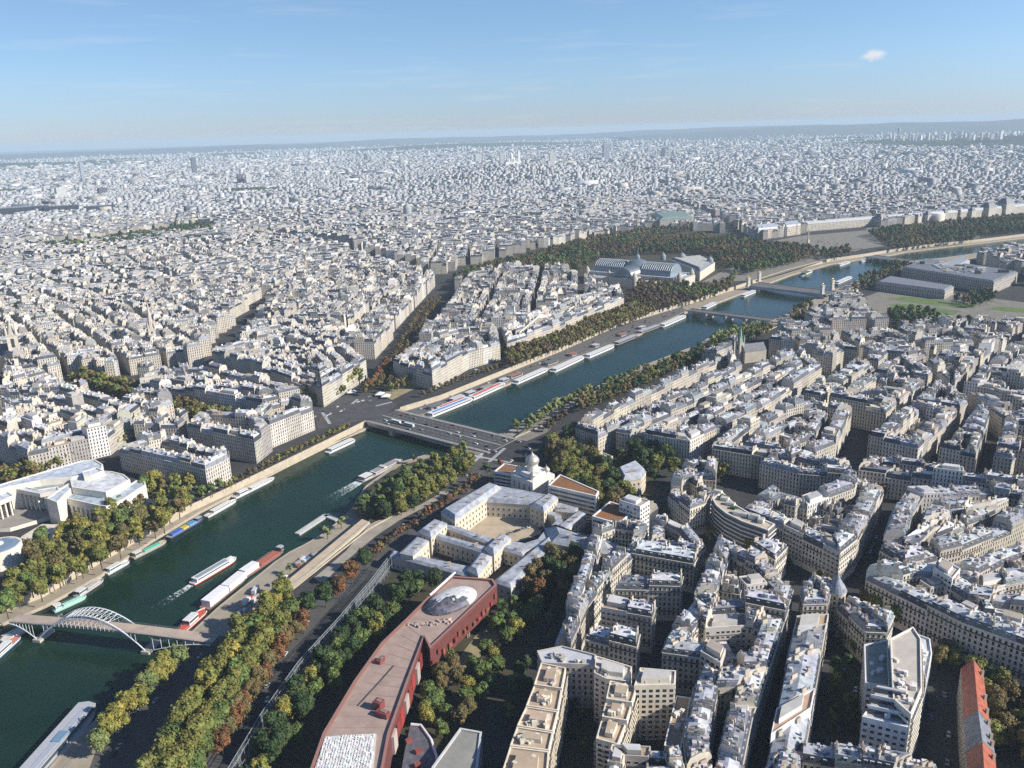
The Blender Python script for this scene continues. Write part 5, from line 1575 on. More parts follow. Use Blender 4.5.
# --- art palace
def art_palace():
    o = G(70, 510, 0); org = (o[0], o[1], 0)
    r = thing("art_palace", org, "white stone art palace with curved wings and tall columned portico above the embankment trees", "museum")
    ws, zr = (.66, .61, .52), (.46, .50, .55)
    def wing(px, z, t=ws, rt=zr, base=0, par=.7):
        P = ccw(GL(px, z)); b = MB(); b.prism(P, base, z, "wall", t)
        Q = inset(P, 1.1)
        if area(Q) > 5:
            for i in range(len(P)):
                j = (i + 1) % len(P)
                b.face([P3(P[i], z), P3(P[j], z), P3(P[j], z + par), P3(P[i], z + par)], "wall", t)
                b.face([P3(P[i], z + par), P3(P[j], z + par), P3(Q[j], z + par), P3(Q[i], z + par)], "wall", t)
                b.face([P3(Q[j], z + .05), P3(Q[i], z + .05), P3(Q[i], z + par), P3(Q[j], z + par)], "wall", t)
        w = b.build("wing", r, org)
        b = MB(); b.face([P3(q, z + .08) for q in Q], "zinc", rt); b.build("roof", w, org)
        return w, P
    wing([(-30, 490), (0, 485), (82, 461), (95, 460), (103, 465), (101, 471), (72, 478), (40, 481), (10, 487), (-30, 497)], 22)
    wing([(12, 490), (28, 483), (66, 481), (72, 486), (60, 489), (40, 492), (20, 489)], 17.5, rt=(.22, .26, .25))
    wing([(70, 480), (98, 471), (112, 472), (124, 475), (130, 480), (106, 493), (72, 488)], 21, rt=(.55, .56, .56))
    wing([(82, 472), (97, 468), (104, 471), (92, 476), (84, 477)], 24.5, rt=(.5, .53, .57))
    w, P = wing([(58, 497), (70, 490), (104, 498), (118, 493), (136, 481), (144, 480), (146, 485), (128, 497), (116, 504), (106, 507), (98, 506)], 16, rt=(.36, .42, .47))
    a, c = G(61, 498, 16), G(97, 506, 16)
    for i in range(8):
        b = MB(); b.face(panel(lerp(a, c, (i + .3) / 8), lerp(a, c, (i + .62) / 8), 2, 11, .06), "glass", (.05, .055, .06)); b.build("window", r, org)
    wing([(46, 499), (68, 484), (74, 486), (57, 503)], 20)
    # portico: columns between two slabs, open to the terrace
    wing([(-30, 503), (8, 492), (14, 496), (-30, 515)], 18.6, base=15.8)
    b = MB(); b.prism(GL([(-30, 507), (10, 496.5), (11, 498), (-30, 509)], 16), 3, 15.9, 'glass', (.07, .06, .055)); b.build('dark_back_wall', r, org)  # wall behind the columns kept dark so that they stand out
    b = MB(); b.prism(GL([(14, 487), (39, 491.5), (57, 489), (57, 490), (39, 492.8), (14, 488.2)], 16), 3, 15.9, 'glass', (.07, .06, .055)); b.build('dark_back_wall', r, org)
    wing([(13, 485), (13, 489), (40, 494.5), (60, 491), (58, 487), (39, 490)], 18.6, base=16)
    wing([(-30, 499), (13, 484.5), (39, 489.5), (57, 486.5), (55, 485), (39, 488), (13, 483), (-30, 497)], 16, t=(.34, .30, .26))
    for line, n in ((((-28, 516), (12, 500)), 8), (((14, 492), (40, 497.5)), 6), (((43, 497.5), (58, 494)), 4)):
        a, c = G(*line[0], 15), G(*line[1], 15)
        for i in range(n):
            p = lerp(a, c, (i + .5) / n); b = MB(); b.tube([(p[0], p[1], 3), (p[0], p[1], 15.5)], .75, "wall", ws, 10); b.build("column", r, org)
    b = MB(); P = ccw(GL([(-30, 530), (10, 528), (58, 514), (58, 500), (40, 503), (14, 498), (-30, 514)], 3)); b.prism(P, 0, 3, "wall", ws, "paving", (.27, .25, .22)); b.build("terrace", r, org)
    # rotunda with a glazed roof
    cx, cy = G(-1, 546, 13); b = MB(); b.lathe(cx, cy, [(14.5, 0), (14.5, 12.6), (13.6, 13.4)], "wall", ws, 40); b.build("rotunda", r, org)
    b = MB(); b.lathe(cx, cy, [(13.4, 13.1), (9, 14.2), (3, 14.8)], "glass", (.16, .22, .28), 40); b.lathe(cx, cy, [(3.2, 14.8), (3.0, 15.6), (.4, 16.2)], "paint", (.6, .62, .62), 20); b.build("glass_roof", r, org)
    b = MB(); P = ccw(GL([(10, 550), (22, 536), (42, 524), (82, 525), (78, 534), (50, 540), (28, 555)], 2.5)); b.prism(P, 0, 2.5, "wall", ws, "paving", (.58, .52, .43)); b.build("terrace", r, org)
art_palace()
# --- churches
def spire_church(name, u, v, label, w, zt, zs, stone, spire, nave=None, pin=True):
    o = G(u, v, 0); org = (o[0], o[1], 0); r = thing(name, org, label, "church")
    b = MB(); b.box(o[0], o[1], 0, zt, w, w, .5, "wall", stone); b.box(o[0], o[1], zt, zt + 1, w * 1.08, w * 1.08, .5, "wall", stone); t = b.build("tower", r, org)
    b = MB(); n = 8; b.lathe(o[0], o[1], [(w * .5, zt + 1), (w * .26, zt + (zs - zt) * .5), (.15, zs)], "wall", spire, n); b.build("spire", r, org)
    if pin:
        for sx in (-1, 1):
            for sy in (-1, 1):
                c, s = math.cos(.5), math.sin(.5); x, y = sx * w * .45, sy * w * .45
                b = MB(); b.lathe(o[0] + x * c - y * s, o[1] + x * s + y * c, [(w * .12, zt), (w * .12, zt + w * .6), (.05, zt + w * 1.4)], "wall", stone, 6); b.build("pinnacle", r, org)
    for k in range(4):
        a = .5 + k * math.pi / 2; p = (o[0] + math.sin(a) * w * .505, o[1] - math.cos(a) * w * .505)
        b = MB(); d = (math.cos(a), math.sin(a)); b.face([(p[0] - d[0] * w * .16, p[1] - d[1] * w * .16, zt * .68), (p[0] + d[0] * w * .16, p[1] + d[1] * w * .16, zt * .68), (p[0] + d[0] * w * .16, p[1] + d[1] * w * .16, zt * .92), (p[0] - d[0] * w * .16, p[1] - d[1] * w * .16, zt * .92)], "slate", (.04, .04, .045)); b.build("belfry_opening", r, org)
    if nave:
        dx, dy, l, ww, h, ang = nave; x, y = o[0] + dx, o[1] + dy; c, s = math.cos(ang), math.sin(ang)
        b = MB(); b.box(x, y, 0, h, l, ww, ang, "wall", stone)
        q = [(x + a * c - e * s, y + a * s + e * c) for a, e in ((-l / 2, -ww / 2 - .4), (l / 2, -ww / 2 - .4), (l / 2, ww / 2 + .4), (-l / 2, ww / 2 + .4), (-l / 2, 0), (l / 2, 0))]
        b.face([P3(q[0], h), P3(q[1], h), P3(q[5], h + ww * .6), P3(q[4], h + ww * .6)], "slate", (.10, .105, .12)); b.face([P3(q[2], h), P3(q[3], h), P3(q[4], h + ww * .6), P3(q[5], h + ww * .6)], "slate", (.10, .105, .12))
        b.face([P3(q[1], h), P3(q[2], h), P3(q[5], h + ww * .6)], "wall", stone); b.face([P3(q[3], h), P3(q[0], h), P3(q[4], h + ww * .6)], "wall", stone); b.build("nave", r, org)
spire_church("church", 739, 362, "stone church with a green copper spire among the quayside roofs", 7.5, 24, 46, (.40, .37, .31), (.17, .30, .25), (17, 4, 30, 14, 14, .3))
spire_church("church", 155, 353, "church with a slender pale stone spire above the far-bank rooftops", 9, 34, 74, (.50, .44, .37), (.48, .41, .35), (-4, 18, 34, 16, 18, 1.7))
spire_church("church", 19, 371, "church with a square sand-coloured tower and a stubby cone on top", 12, 48, 66, (.54, .48, .39), (.42, .38, .32), (-24, 6, 34, 22, 22, .5))
# --- glass-roofed palace
def glass_palace():
    c0, c1 = Vector(G(601, 266, 24)), Vector(G(676, 272, 24)); ax = (c1 - c0).normalized(); ay = Vector((-ax.y, ax.x)); m = (c0 + c1) / 2; L = (c1 - c0).length / 2
    org = (m.x, m.y, 0); r = thing("exhibition_palace", org, "huge stone exhibition palace with blue-grey glass vaults and a central dome", "palace")
    st, gl = (.50, .45, .37), (.075, .105, .125)
    def P(a, w): q = m + ax * a + ay * w; return (q.x, q.y)
    def base(x0, x1, y0, y1, h, nm="stone_wing"):
        b = MB(); b.prism([P(x0, y0), P(x1, y0), P(x1, y1), P(x0, y1)], 0, h, "wall", st, "zinc", (.34, .37, .40)); w = b.build(nm, r, org)
        return w
    base(-L - 12, L + 12, -34, 34, 19); base(-26, 26, -64, -34.01, 17)
    base(-L * .95, -30, -60, -34.01, 13); base(34, L * .8, -52, -34.01, 12); base(-L * 1.05, -40, 34.01, 70, 16); base(L + 12.01, L + 26, -26, 26, 17)
    def vault(a0, a1, w0, rad, z, along=True, apse=True):
        b = MB(); n = 12; m_ = 14
        prof = [(math.cos(math.pi * i / n) * rad, math.sin(math.pi * i / n) * rad * .82) for i in range(n + 1)]
        R = []
        for k in range(m_ + 1):
            t = a0 + (a1 - a0) * k / m_
            R.append([(*(P(t, w0 + x) if along else P(w0 + x, t)), z + zz) for x, zz in prof])
        for k in range(m_):
            for i in range(n):
                b.face([R[k][i], R[k + 1][i], R[k + 1][i + 1], R[k][i + 1]], "slate", jit(gl, .12) if 2 < i < 9 else (.20, .225, .24))
        for e in (0, -1): b.face([*R[e]], "glass", (.2, .24, .27))
        b.build("glass_vault", r, org)
        b = MB()
        for k in range(m_ + 1): b.tube([(p[0], p[1], p[2] + .15) for p in R[k]], .35, "metal", (.42, .45, .46), 4)
        b.build("iron_rib", r, org)
    vault(-L, -20, 0, 24, 19); vault(20, L, 0, 24, 19); vault(-58, -20, 0, 20, 18, False)
    b = MB(); b.lathe(m.x, m.y, [(27, 19), (26, 26), (22, 34), (14, 40), (5, 43), (4.5, 46)], "glass", (.13, .16, .18), 28); b.build("dome", r, org)
    b = MB(); b.lathe(m.x, m.y, [(4.5, 46), (4, 49), (1, 52), (.6, 60)], "metal", (.25, .30, .30), 10); b.tube([(m.x, m.y, 58), (m.x, m.y, 68)], .3, "metal", (.3, .3, .32), 5); b.build("lantern", r, org)
    for a, w in ((L + 19, -26), (L + 19, 26), (-L - 10, -34), (26, -60), (-26, -60), (-L, 66)):
        p = P(a, w); b = MB(); b.lathe(p[0], p[1], [(5, 0), (5, 20), (4.6, 21), (3.6, 24), (1.6, 27), (.2, 29)], "wall", tuple(x * .8 for x in st), 14); b.build("corner_pavilion", r, org)
    for side, w in ((-34.1, -1), (34.1, 1)):
        for i in range(26):
            p = P(-L + i * 2 * L / 26, side + w * .5); b = MB(); b.tube([(p[0], p[1], 2), (p[0], p[1], 17)], .7, "wall", tuple(x * 1.1 for x in st), 6); b.build("column", r, org)
glass_palace()
def art_gallery():
    o = G(693, 274, 0); org = (o[0], o[1], 0); r = thing("art_gallery", org, "smaller stone gallery with corner domes beside the glass-roofed palace", "museum")
    P = ccw(GL([(668, 259), (702, 256), (715, 262), (700, 272), (694, 269)], 17)); b = MB(); b.prism(P, 0, 17, "wall", (.52, .47, .38), "slate", (.16, .17, .19)); b.build("wall", r, org)
    b = MB(); hip(b, inset(P, 3), 17, 4, 6, "slate", (.17, .18, .2), "zinc", (.45, .43, .36)); b.build("roof", r, org)
    for u, v, R in ((682, 258, 8), (663, 258, 6), (710, 262, 7)):
        p = G(u, v, 19); b = MB(); b.lathe(p[0], p[1], [(R, 15), (R, 20), (R * .9, 24), (R * .5, 28), (.5, 30), (.2, 33)], "slate", (.20, .22, .24), 16); b.build("dome", r, org)
art_gallery()
# --- arched footbridge
def footbridge():
    n0, s0 = Vector(G(14, 617, 5)), Vector(G(216, 638, 5)); ax = (s0 - n0).normalized(); ay = Vector((-ax.y, ax.x)); L = (s0 - n0).length; org = (n0.x, n0.y, 0)
    r = thing("footbridge", org, "white steel arched footbridge crossing the river on two piers with a timber deck", "bridge")
    def Q(s, w, z): p = n0 + ax * s + ay * w; return (p.x, p.y, z)
    def s_of(u, v, z): return (Vector(G(u, v, z)) - n0).dot(ax)
    W = 4.2
    st = (.58, .60, .62)
    b = MB()
    for i in range(12):
        x0, x1 = L * i / 12, L * (i + 1) / 12
        z = lambda x: 4.4 + 1.4 * math.sin(math.pi * x / L)
        b.face([Q(x0, -W, z(x0)), Q(x1, -W, z(x1)), Q(x1, W, z(x1)), Q(x0, W, z(x0))], "paving", (.38, .31, .25))
        for w in (-W, W):
            b.face([Q(x0, w, z(x0) - .8), Q(x1, w, z(x1) - .8), Q(x1, w, z(x1)), Q(x0, w, z(x0))], "metal", (.40, .38, .36))
        b.face([Q(x0, -W, z(x0) - .8), Q(x0, W, z(x0) - .8), Q(x1, W, z(x1) - .8), Q(x1, -W, z(x1) - .8)], "metal", (.3, .3, .3))
    b.build("deck", r, org)
    p1, p2 = s_of(47, 632, -5.5), s_of(153.5, 644, -5.5)
    H0, H1 = -6.0, 14.2
    def arch(s): k = (s - p1) / (p2 - p1); return H0 + (H1 - H0) * 4 * k * (1 - k)
    N = 26
    for w in (-W - .4, W + .4):
        b = MB(); S = [p1 + (p2 - p1) * i / N for i in range(N + 1)]
        b.tube([Q(s, w, arch(s)) for s in S], .34, "paint", st, 6)
        low = [Q(s, w, arch(s) - 2.0 * math.sin(math.pi * min(1, max(0, (i) / N)))) for i, s in enumerate(S)]
        b.tube(low, .24, "paint", st, 6)
        for i in range(1, N):
            a = Q(S[i], w, arch(S[i])); b.tube([a, low[i]], .16, "paint", st, 4)
            b.tube([a, low[i + 1 if i < N / 2 else i - 1]], .14, "paint", st, 4)
        b.build("arch", r, org)
        for e0, e1 in ((p1, 1.0), (p2, L - 1.0)):
            b = MB(); M = 8
            pts = [Q(e0 + (e1 - e0) * k / M, w, H0 + (3.2 - H0) * math.sin(math.pi / 2 * k / M)) for k in range(M + 1)]
            b.tube(pts, .36, "paint", st, 6)
            for k in range(1, M): b.tube([pts[k], Q(e0 + (e1 - e0) * k / M, w, 3.9)], .14, "paint", st, 4)
            b.build("side_arch", r, org)
        b = MB()
        for z in (.5, 1.1): b.tube([Q(L * i / 12, w * .95, 4.4 + 1.4 * math.sin(math.pi * i / 12) + z) for i in range(13)], .06, "metal", (.35, .36, .38), 4)
        for i in range(60): x = L * i / 59; zz = 4.4 + 1.4 * math.sin(math.pi * x / L); b.tube([Q(x, w * .95, zz), Q(x, w * .95, zz + 1.1)], .05, "metal", (.35, .36, .38), 4)
        b.build("railing", r, org)
        for i in range(2, N - 1):
            s = p1 + (p2 - p1) * i / N
            zz = 4.4 + 1.4 * math.sin(math.pi * s / L)
            if abs(arch(s) - zz) > 1.0:
                b = MB(); b.tube([Q(s, w, zz - .6), Q(s, w, arch(s))], .13, "paint", st, 4); b.build("hanger", r, org)
    for i in range(5, N - 4):
        s = p1 + (p2 - p1) * i / N; s2 = p1 + (p2 - p1) * (i + 1) / N
        if arch(s) > 10.5:
            b = MB(); b.tube([Q(s, -W - .4, arch(s)), Q(s, W + .4, arch(s))], .16, "paint", st, 4); b.tube([Q(s, -W - .4, arch(s)), Q(s2, W + .4, arch(s2))], .1, "paint", st, 4); b.build("brace", r, org)
    for s in (p1, p2):
        b = MB(); P = [Q(s - 2.6, -W - 2, 0)[:2], Q(s + 2.6, -W - 2, 0)[:2], Q(s + 2.6, W + 2, 0)[:2], Q(s - 2.6, W + 2, 0)[:2]]
        b.prism(P, -9, -5.2, "wall", (.40, .37, .31)); b.build("pier", r, org)
footbridge()
# --- road bridges
def road_bridge():
    A, B, C, D = (Vector(G(*p, 1.5)) for p in ((367, 421), (486, 452), (515, 443), (398, 409)))
    ax = (B - A).normalized(); ay = (D - A); ay -= ax * ay.dot(ax); Wd = ay.length; ay.normalize(); L = (B - A).length
    org = (A.x, A.y, 0); r = thing("road_bridge", org, "broad flat road bridge with traffic lanes between the two bridge squares", "bridge")
    def Q(s, w, z): p = A + ax * s + ay * w; return (p.x, p.y, z)
    ST = (.36, .36, .36)
    b = MB(); P = [Q(-2, 0, 0)[:2], Q(L + 2, 0, 0)[:2], Q(L + 2, Wd, 0)[:2], Q(-2, Wd, 0)[:2]]
    b.prism(P, -.6, .75, "metal", (.33, .34, .34), "ground", (.075, .074, .074), True); b.build("deck", r, org)
    for w in (1.8, Wd - 1.8):
        b = MB(); b.prism([Q(-2, w - 1.8, 0)[:2], Q(L + 2, w - 1.8, 0)[:2], Q(L + 2, w + 1.8, 0)[:2], Q(-2, w + 1.8, 0)[:2]], .76, .92, "paving", (.30, .29, .27)); b.build("pavement", r, org)
    for w in (.15, Wd - .15):
        b = MB(); b.tube([Q(-2, w, 2.0), Q(L + 2, w, 2.0)], .1, "metal", (.30, .31, .30), 4); b.tube([Q(-2, w, 1.4), Q(L + 2, w, 1.4)], .06, "metal", (.30, .31, .30), 4)
        for i in range(70): x = -2 + (L + 4) * i / 69; b.tube([Q(x, w, .9), Q(x, w, 2)], .06, "metal", (.3, .31, .3), 4)
        b.build("railing", r, org)
    for k in range(6):
        w = .8 + (Wd - 1.6) * k / 5
        b = MB(); M = 14; z = lambda f: -2.4 - 1.2 * abs(math.cos(math.pi * (f * 2.1 - .3)))
        for i in range(M):
            x0, x1 = L * i / M, L * (i + 1) / M
            b.prism([Q(x0, w - .4, 0)[:2], Q(x1, w - .4, 0)[:2], Q(x1, w + .4, 0)[:2], Q(x0, w + .4, 0)[:2]], z((i + .5) / M), -.601, "metal", (.30, .31, .32), bottom=True)
        b.build("girder", r, org)
    for f in (.22, .88):
        b = MB(); b.prism([Q(L * f - 2.5, -1, 0)[:2], Q(L * f + 2.5, -1, 0)[:2], Q(L * f + 3.2, Wd / 2, 0)[:2], Q(L * f + 2.5, Wd + 1, 0)[:2], Q(L * f - 2.5, Wd + 1, 0)[:2], Q(L * f - 3.2, Wd / 2, 0)[:2]], -9, -2.2, "wall", STONE); b.build("pier", r, org)
    b = MB(); zz = .80
    for w in (Wd * .5,):
        b.prism([Q(0, w - .5, 0)[:2], Q(L, w - .5, 0)[:2], Q(L, w + .5, 0)[:2], Q(0, w + .5, 0)[:2]], .76, .95, "paving", (.42, .41, .39))
    b.build("median", r, org)
    b = MB()
    for w in (Wd * .2, Wd * .35, Wd * .65, Wd * .8):
        s = 3
        while s < L - 4:
            b.face([Q(s, w - .09, zz), Q(s + 3, w - .09, zz), Q(s + 3, w + .09, zz), Q(s, w + .09, zz)], "paint", (.7, .7, .68)); s += 6
    b.build("lane_marking", r, org)
    return A, ax, ay, L, Wd
BR = road_bridge()
def arch_bridge(n, s, width, z, na, label, col, thick=1.4, near=True):
    A, B = Vector(G(*n, z)), Vector(G(*s, z)); ax = (B - A).normalized(); ay = Vector((-ax.y, ax.x)); L = (B - A).length
    if ay.y < 0: ay = -ay
    org = (A.x, A.y, 0); r = thing("arch_bridge", org, label, "bridge")
    def Q(q, w, zz): p = A + ax * q + ay * w; return (p.x, p.y, zz)
    b = MB(); b.prism([Q(-4, 0, 0)[:2], Q(L + 4, 0, 0)[:2], Q(L + 4, width, 0)[:2], Q(-4, width, 0)[:2]], z - .7, z, "wall", col, "ground", (.13, .128, .125), True); b.build("deck", r, org)
    sp = L / na
    for k in range(na):
        b = MB(); M = 12
        for w in (.6, width - .6):
            for i in range(M):
                f0, f1 = i / M, (i + 1) / M
                zz = lambda f: -5.5 + (z + 3.6) * (1 - (2 * f - 1) ** 2)
                for ww in (w - .5, w + .5):
                    b.face([Q(sp * (k + f0), ww, zz(f0)), Q(sp * (k + f1), ww, zz(f1)), Q(sp * (k + f1), ww, z - .7), Q(sp * (k + f0), ww, z - .7)], "wall", col)
                b.face([Q(sp * (k + f0), w - .5, zz(f0)), Q(sp * (k + f1), w - .5, zz(f1)), Q(sp * (k + f1), w + .5, zz(f1)), Q(sp * (k + f0), w + .5, zz(f0))], "wall", col)
        b.build("arch", r, org)
        if k:
            b = MB(); q = sp * k; b.prism([Q(q - 2, -1.5, 0)[:2], Q(q, -4, 0)[:2], Q(q + 2, -1.5, 0)[:2], Q(q + 2, width + 1.5, 0)[:2], Q(q, width + 4, 0)[:2], Q(q - 2, width + 1.5, 0)[:2]], -9, z - .71, "wall", STONE); b.build("pier", r, org)
    for w in (.2, width - .2):
        b = MB(); b.prism([Q(-4, w - .2, 0)[:2], Q(L + 4, w - .2, 0)[:2], Q(L + 4, w + .2, 0)[:2], Q(-4, w + .2, 0)[:2]], z, z + 1.1, "wall", tuple(x * 1.1 for x in col)); b.build("parapet", r, org)
    return A, ax, ay, L
arch_bridge((688, 311), (768, 321), 18, 2, 4, "low stone bridge of four arches past the promenade bend", (.36, .34, .31))
A3 = arch_bridge((749, 286), (824, 295), 40, 2, 1, "single-span bridge guarded by tall pylons with gilded tops", (.34, .35, .36))
arch_bridge((866, 257), (905, 262), 34, 2, 5, "far stone bridge leading to the obelisk square", (.40, .38, .34))
for k, (u, v, lb) in enumerate(((748, 287, "nearer pylon on the wooded bank"), (759, 281.5, "farther pylon on the wooded bank"), (822, 295, "nearer pylon on the lawn side"), (832, 289.5, "farther pylon on the lawn side"))):
    o = G(u, v, 0); org = (o[0], o[1], 0); r = thing("pylon", org, f"stone pylon topped by gilded horse statue, the {lb}", "pylon", "pylons of the gilded bridge")
    b = MB(); b.box(o[0], o[1], 0, 3, 6.4, 6.4, .4, "wall", (.5, .46, .4)); b.box(o[0], o[1], 3, 15, 4.8, 4.8, .4, "wall", (.5, .46, .4)); b.box(o[0], o[1], 15, 16.6, 6, 6, .4, "wall", (.5, .46, .4)); b.build("shaft", r, org)
    b = MB(); b.tube([(o[0] - 2, o[1], 18.4), (o[0] - .5, o[1], 19.2), (o[0] + 1.2, o[1], 18.8), (o[0] + 2.2, o[1], 20.6)], 1.0, "gold", (.80, .52, .12), 8, .45)
    for dx in (-1.7, 1.2): b.tube([(o[0] + dx, o[1], 16.6), (o[0] + dx, o[1], 18.6)], .3, "gold", (.8, .52, .12), 5)
    b.tube([(o[0] + .4, o[1] + 1, 16.6), (o[0] + .4, o[1] + .9, 20), (o[0] + .8, o[1] + .6, 22)], .5, "gold", (.8, .52, .12), 6, .3); b.build("gilded_statue", r, org)
# ------------------------------------------------------------------ near special buildings
def slab_building(name, px, z, n, label, wall, roof, win=WIN_M, bay=3.0, base=0, cat="building", balc=False, steps=(), clutter=5, wz=None):
    P = ccw(GL(px, z)); c = ctr(P); org = (c[0], c[1], base); r = thing(name, org, label, cat)
    b = MB(); b.prism(P, base, z, "wall", wall); b.build("wall", r, org)
    b = MB(); Q = inset(P, .6); m = len(P)
    for i in range(m):
        j = (i + 1) % m
        b.face([P3(P[i], z), P3(P[j], z), P3(P[j], z + .9), P3(P[i], z + .9)], "wall", wall)
        b.face([P3(P[i], z + .9), P3(P[j], z + .9), P3(Q[j], z + .9), P3(Q[i], z + .9)], "wall", tuple(min(.8, x * 1.1) for x in wall))
        b.face([P3(Q[j], z + .05), P3(Q[i], z + .05), P3(Q[i], z + .9), P3(Q[j], z + .9)], "wall", wall)
    b.face([P3(q, z + .06) for q in Q], "paving", roof)
    ro = b.build("roof", r, org)
    rnd = random.Random(int(abs(c[0] * 13 + c[1])))
    for k in range(clutter):
        b = MB(); p = lerp(lerp(P[0], P[1], rnd.uniform(.15, .85)), lerp(P[-1], P[2 % m], rnd.uniform(.15, .85)), rnd.uniform(.2, .8))
        if not inside(p, Q): continue
        b.box(p[0], p[1], z + .05, z + rnd.uniform(.9, 2.6), rnd.uniform(1, 3), rnd.uniform(1, 2.4), rnd.uniform(0, 1.5), "wall", jit(wall, .15)); b.build("roof_housing", ro, org)
    fh = (z - base - 1.2) / n; tot = 0; rest = MB()
    for i in range(m):
        a, d = P[i], P[(i + 1) % m]; L = math.hypot(d[0] - a[0], d[1] - a[1])
        if L < 4: continue
        dd = ((d[0] - a[0]) / L, (d[1] - a[1]) / L); nn = (dd[1], -dd[0])
        if not facing(nn, lerp(a, d, .5)): continue
        nu = max(1, round(L / bay)); ang = math.atan2(dd[1], dd[0])
        for f in range(n):
            if balc:
                o = Vector(nn) * 1.1; p0, p1 = lerp(a, d, .04), lerp(a, d, .96); b = MB(); zz = base + f * fh + .5
                if f: 
                    b.prism([p0, p1, (p1[0] + o.x, p1[1] + o.y), (p0[0] + o.x, p0[1] + o.y)], zz, zz + .18, "wall", wall, bottom=True)
                    b.prism([(p0[0] + o.x, p0[1] + o.y), (p1[0] + o.x, p1[1] + o.y), (p1[0] + o.x * .9, p1[1] + o.y * .9), (p0[0] + o.x * .9, p0[1] + o.y * .9)], zz + .18, zz + 1.1, "wall", wall); b.build("balcony", r, org)
            for x in range(nu):
                p = lerp(a, d, (x + .5) / nu); tot += 1
                if tot > 98:
                    e = Vector(dd) * .85; z0 = base + f * fh + .9
                    rest.face(panel((p[0] - e.x, p[1] - e.y), (p[0] + e.x, p[1] + e.y), z0, z0 + 1.5, .04), "glass", (.03, .034, .042)); continue
                inst("window", win[rnd.choices((0, 1, 2), (5, 3, 2))[0]], r, (p[0] - org[0], p[1] - org[1], base + f * fh + .9 - base), ang)
    if rest.f: rest.build('window', r, org)['kind'] = 'stuff'
    for k, (ins, h) in enumerate(steps):
        Q2 = inset(P, ins); z0 = z + sum(s[1] for s in steps[:k]) + .06
        if area(Q2) < 8: break
        b = MB(); b.prism(Q2, z0, z0 + h, "wall", tuple(min(.8, x * 1.04) for x in wall), "paving", roof); b.build("penthouse", r, org)
    return r
CREAM = (.60, .53, .42); TAN = (.42, .33, .24)
tops = [((541, 664), (566, 669), (562, 690), (534, 686)), ((534, 687), (562, 691), (558, 712), (526, 707)), ((526, 708), (558, 713), (553, 733), (517, 727)), ((517, 728), (553, 734), (549, 752), (510, 747)), ((510, 748), (549, 753), (546, 795), (496, 792))]
for k, (q, zz) in enumerate(zip(tops, (26, 25, 24.5, 24, 23.5))):
    slab_building("stepped_apartment_block", list(q), zz, 8, f"cream stepped block with tan roof terrace, {ordinal(4 - k)} from the near end of its row", CREAM, jit(TAN, .1), balc=True, bay=3.2, steps=((4.2, 2.2),), clutter=12)
slab_building("corner_apartment_block", [(537, 652), (562, 647), (596, 656), (594, 666), (542, 664)], 25, 7, "grey-roofed apartment block with a small corner dome at the head of the garden street row", (.42, .39, .35), (.44, .45, .47), WIN_T, 2.8, clutter=12)
slab_building("courtyard_apartment_block", [(596, 657), (632, 668), (629, 683), (606, 680), (594, 674)], 27, 9, "cream apartment block facing the dark planted court with square windows", (.62, .55, .45), (.48, .46, .42), balc=False, clutter=12, steps=((3.4, 2.6),))
for q, zz, lb in (([(610, 682), (637, 688), (632, 704), (606, 700)], 27, "farthest and highest"), ([(606, 701), (632, 705), (627, 722), (602, 718)], 24.5, "middle"), ([(602, 719), (627, 723), (618, 746), (596, 740)], 22, "nearest and lowest")):
    slab_building("terraced_apartment_block", q, zz, 8, f"apartment block with a tan roof terrace and striped balconies in the court, {lb}", (.60, .54, .44), jit(TAN, .1), balc=True, clutter=10, steps=((3.4, 2.4),))
slab_building("tall_apartment_block", [(634, 687), (640, 669), (676, 672), (675, 686)], 30, 10, "tallest cream apartment block with a grid of dark square windows facing the court", (.64, .56, .44), (.45, .43, .40), balc=False, steps=((2.6, 2.6),), bay=3.4, clutter=14)
slab_building("narrow_apartment_block", [(676, 697), (691, 699), (681, 751), (664, 747)], 20, 6, "long narrow block with a brown flat roof beside the tall cream block", (.62, .58, .52), (.34, .26, .18), bay=3.2)
# white terraced tower
slab_building("white_tower_block", [(862, 718), (874, 700), (906, 706), (908, 729)], 27, 8, "white modern tower with balcony terraces stepping back above the sunken court", (.68, .67, .66), (.42, .40, .38), bay=3.2)
slab_building("white_tower_spine", [(890, 640), (913, 628), (921, 640), (922, 690), (911, 716), (893, 700)], 33, 10, "tall white spine block with sunlit yellow-cream flank joined behind the terraced tower", (.66, .62, .54), (.46, .42, .36), balc=True, bay=3.2, clutter=26)  # warm sunlight of the flank put into the whole wall colour
slab_building("white_side_block", [(864, 646), (888, 641), (890, 688), (865, 684)], 27, 8, "white side block with dark loggias and a planted roof beside the tall spine block", (.62, .61, .60), (.30, .30, .25), bay=3.2)
slab_building("curved_grey_block", [(914, 634), (930, 640), (932, 655), (926, 682), (920, 660)], 22, 6, "pale grey curved block tucked behind the white spine by the side street", (.58, .58, .58), (.52, .52, .52))
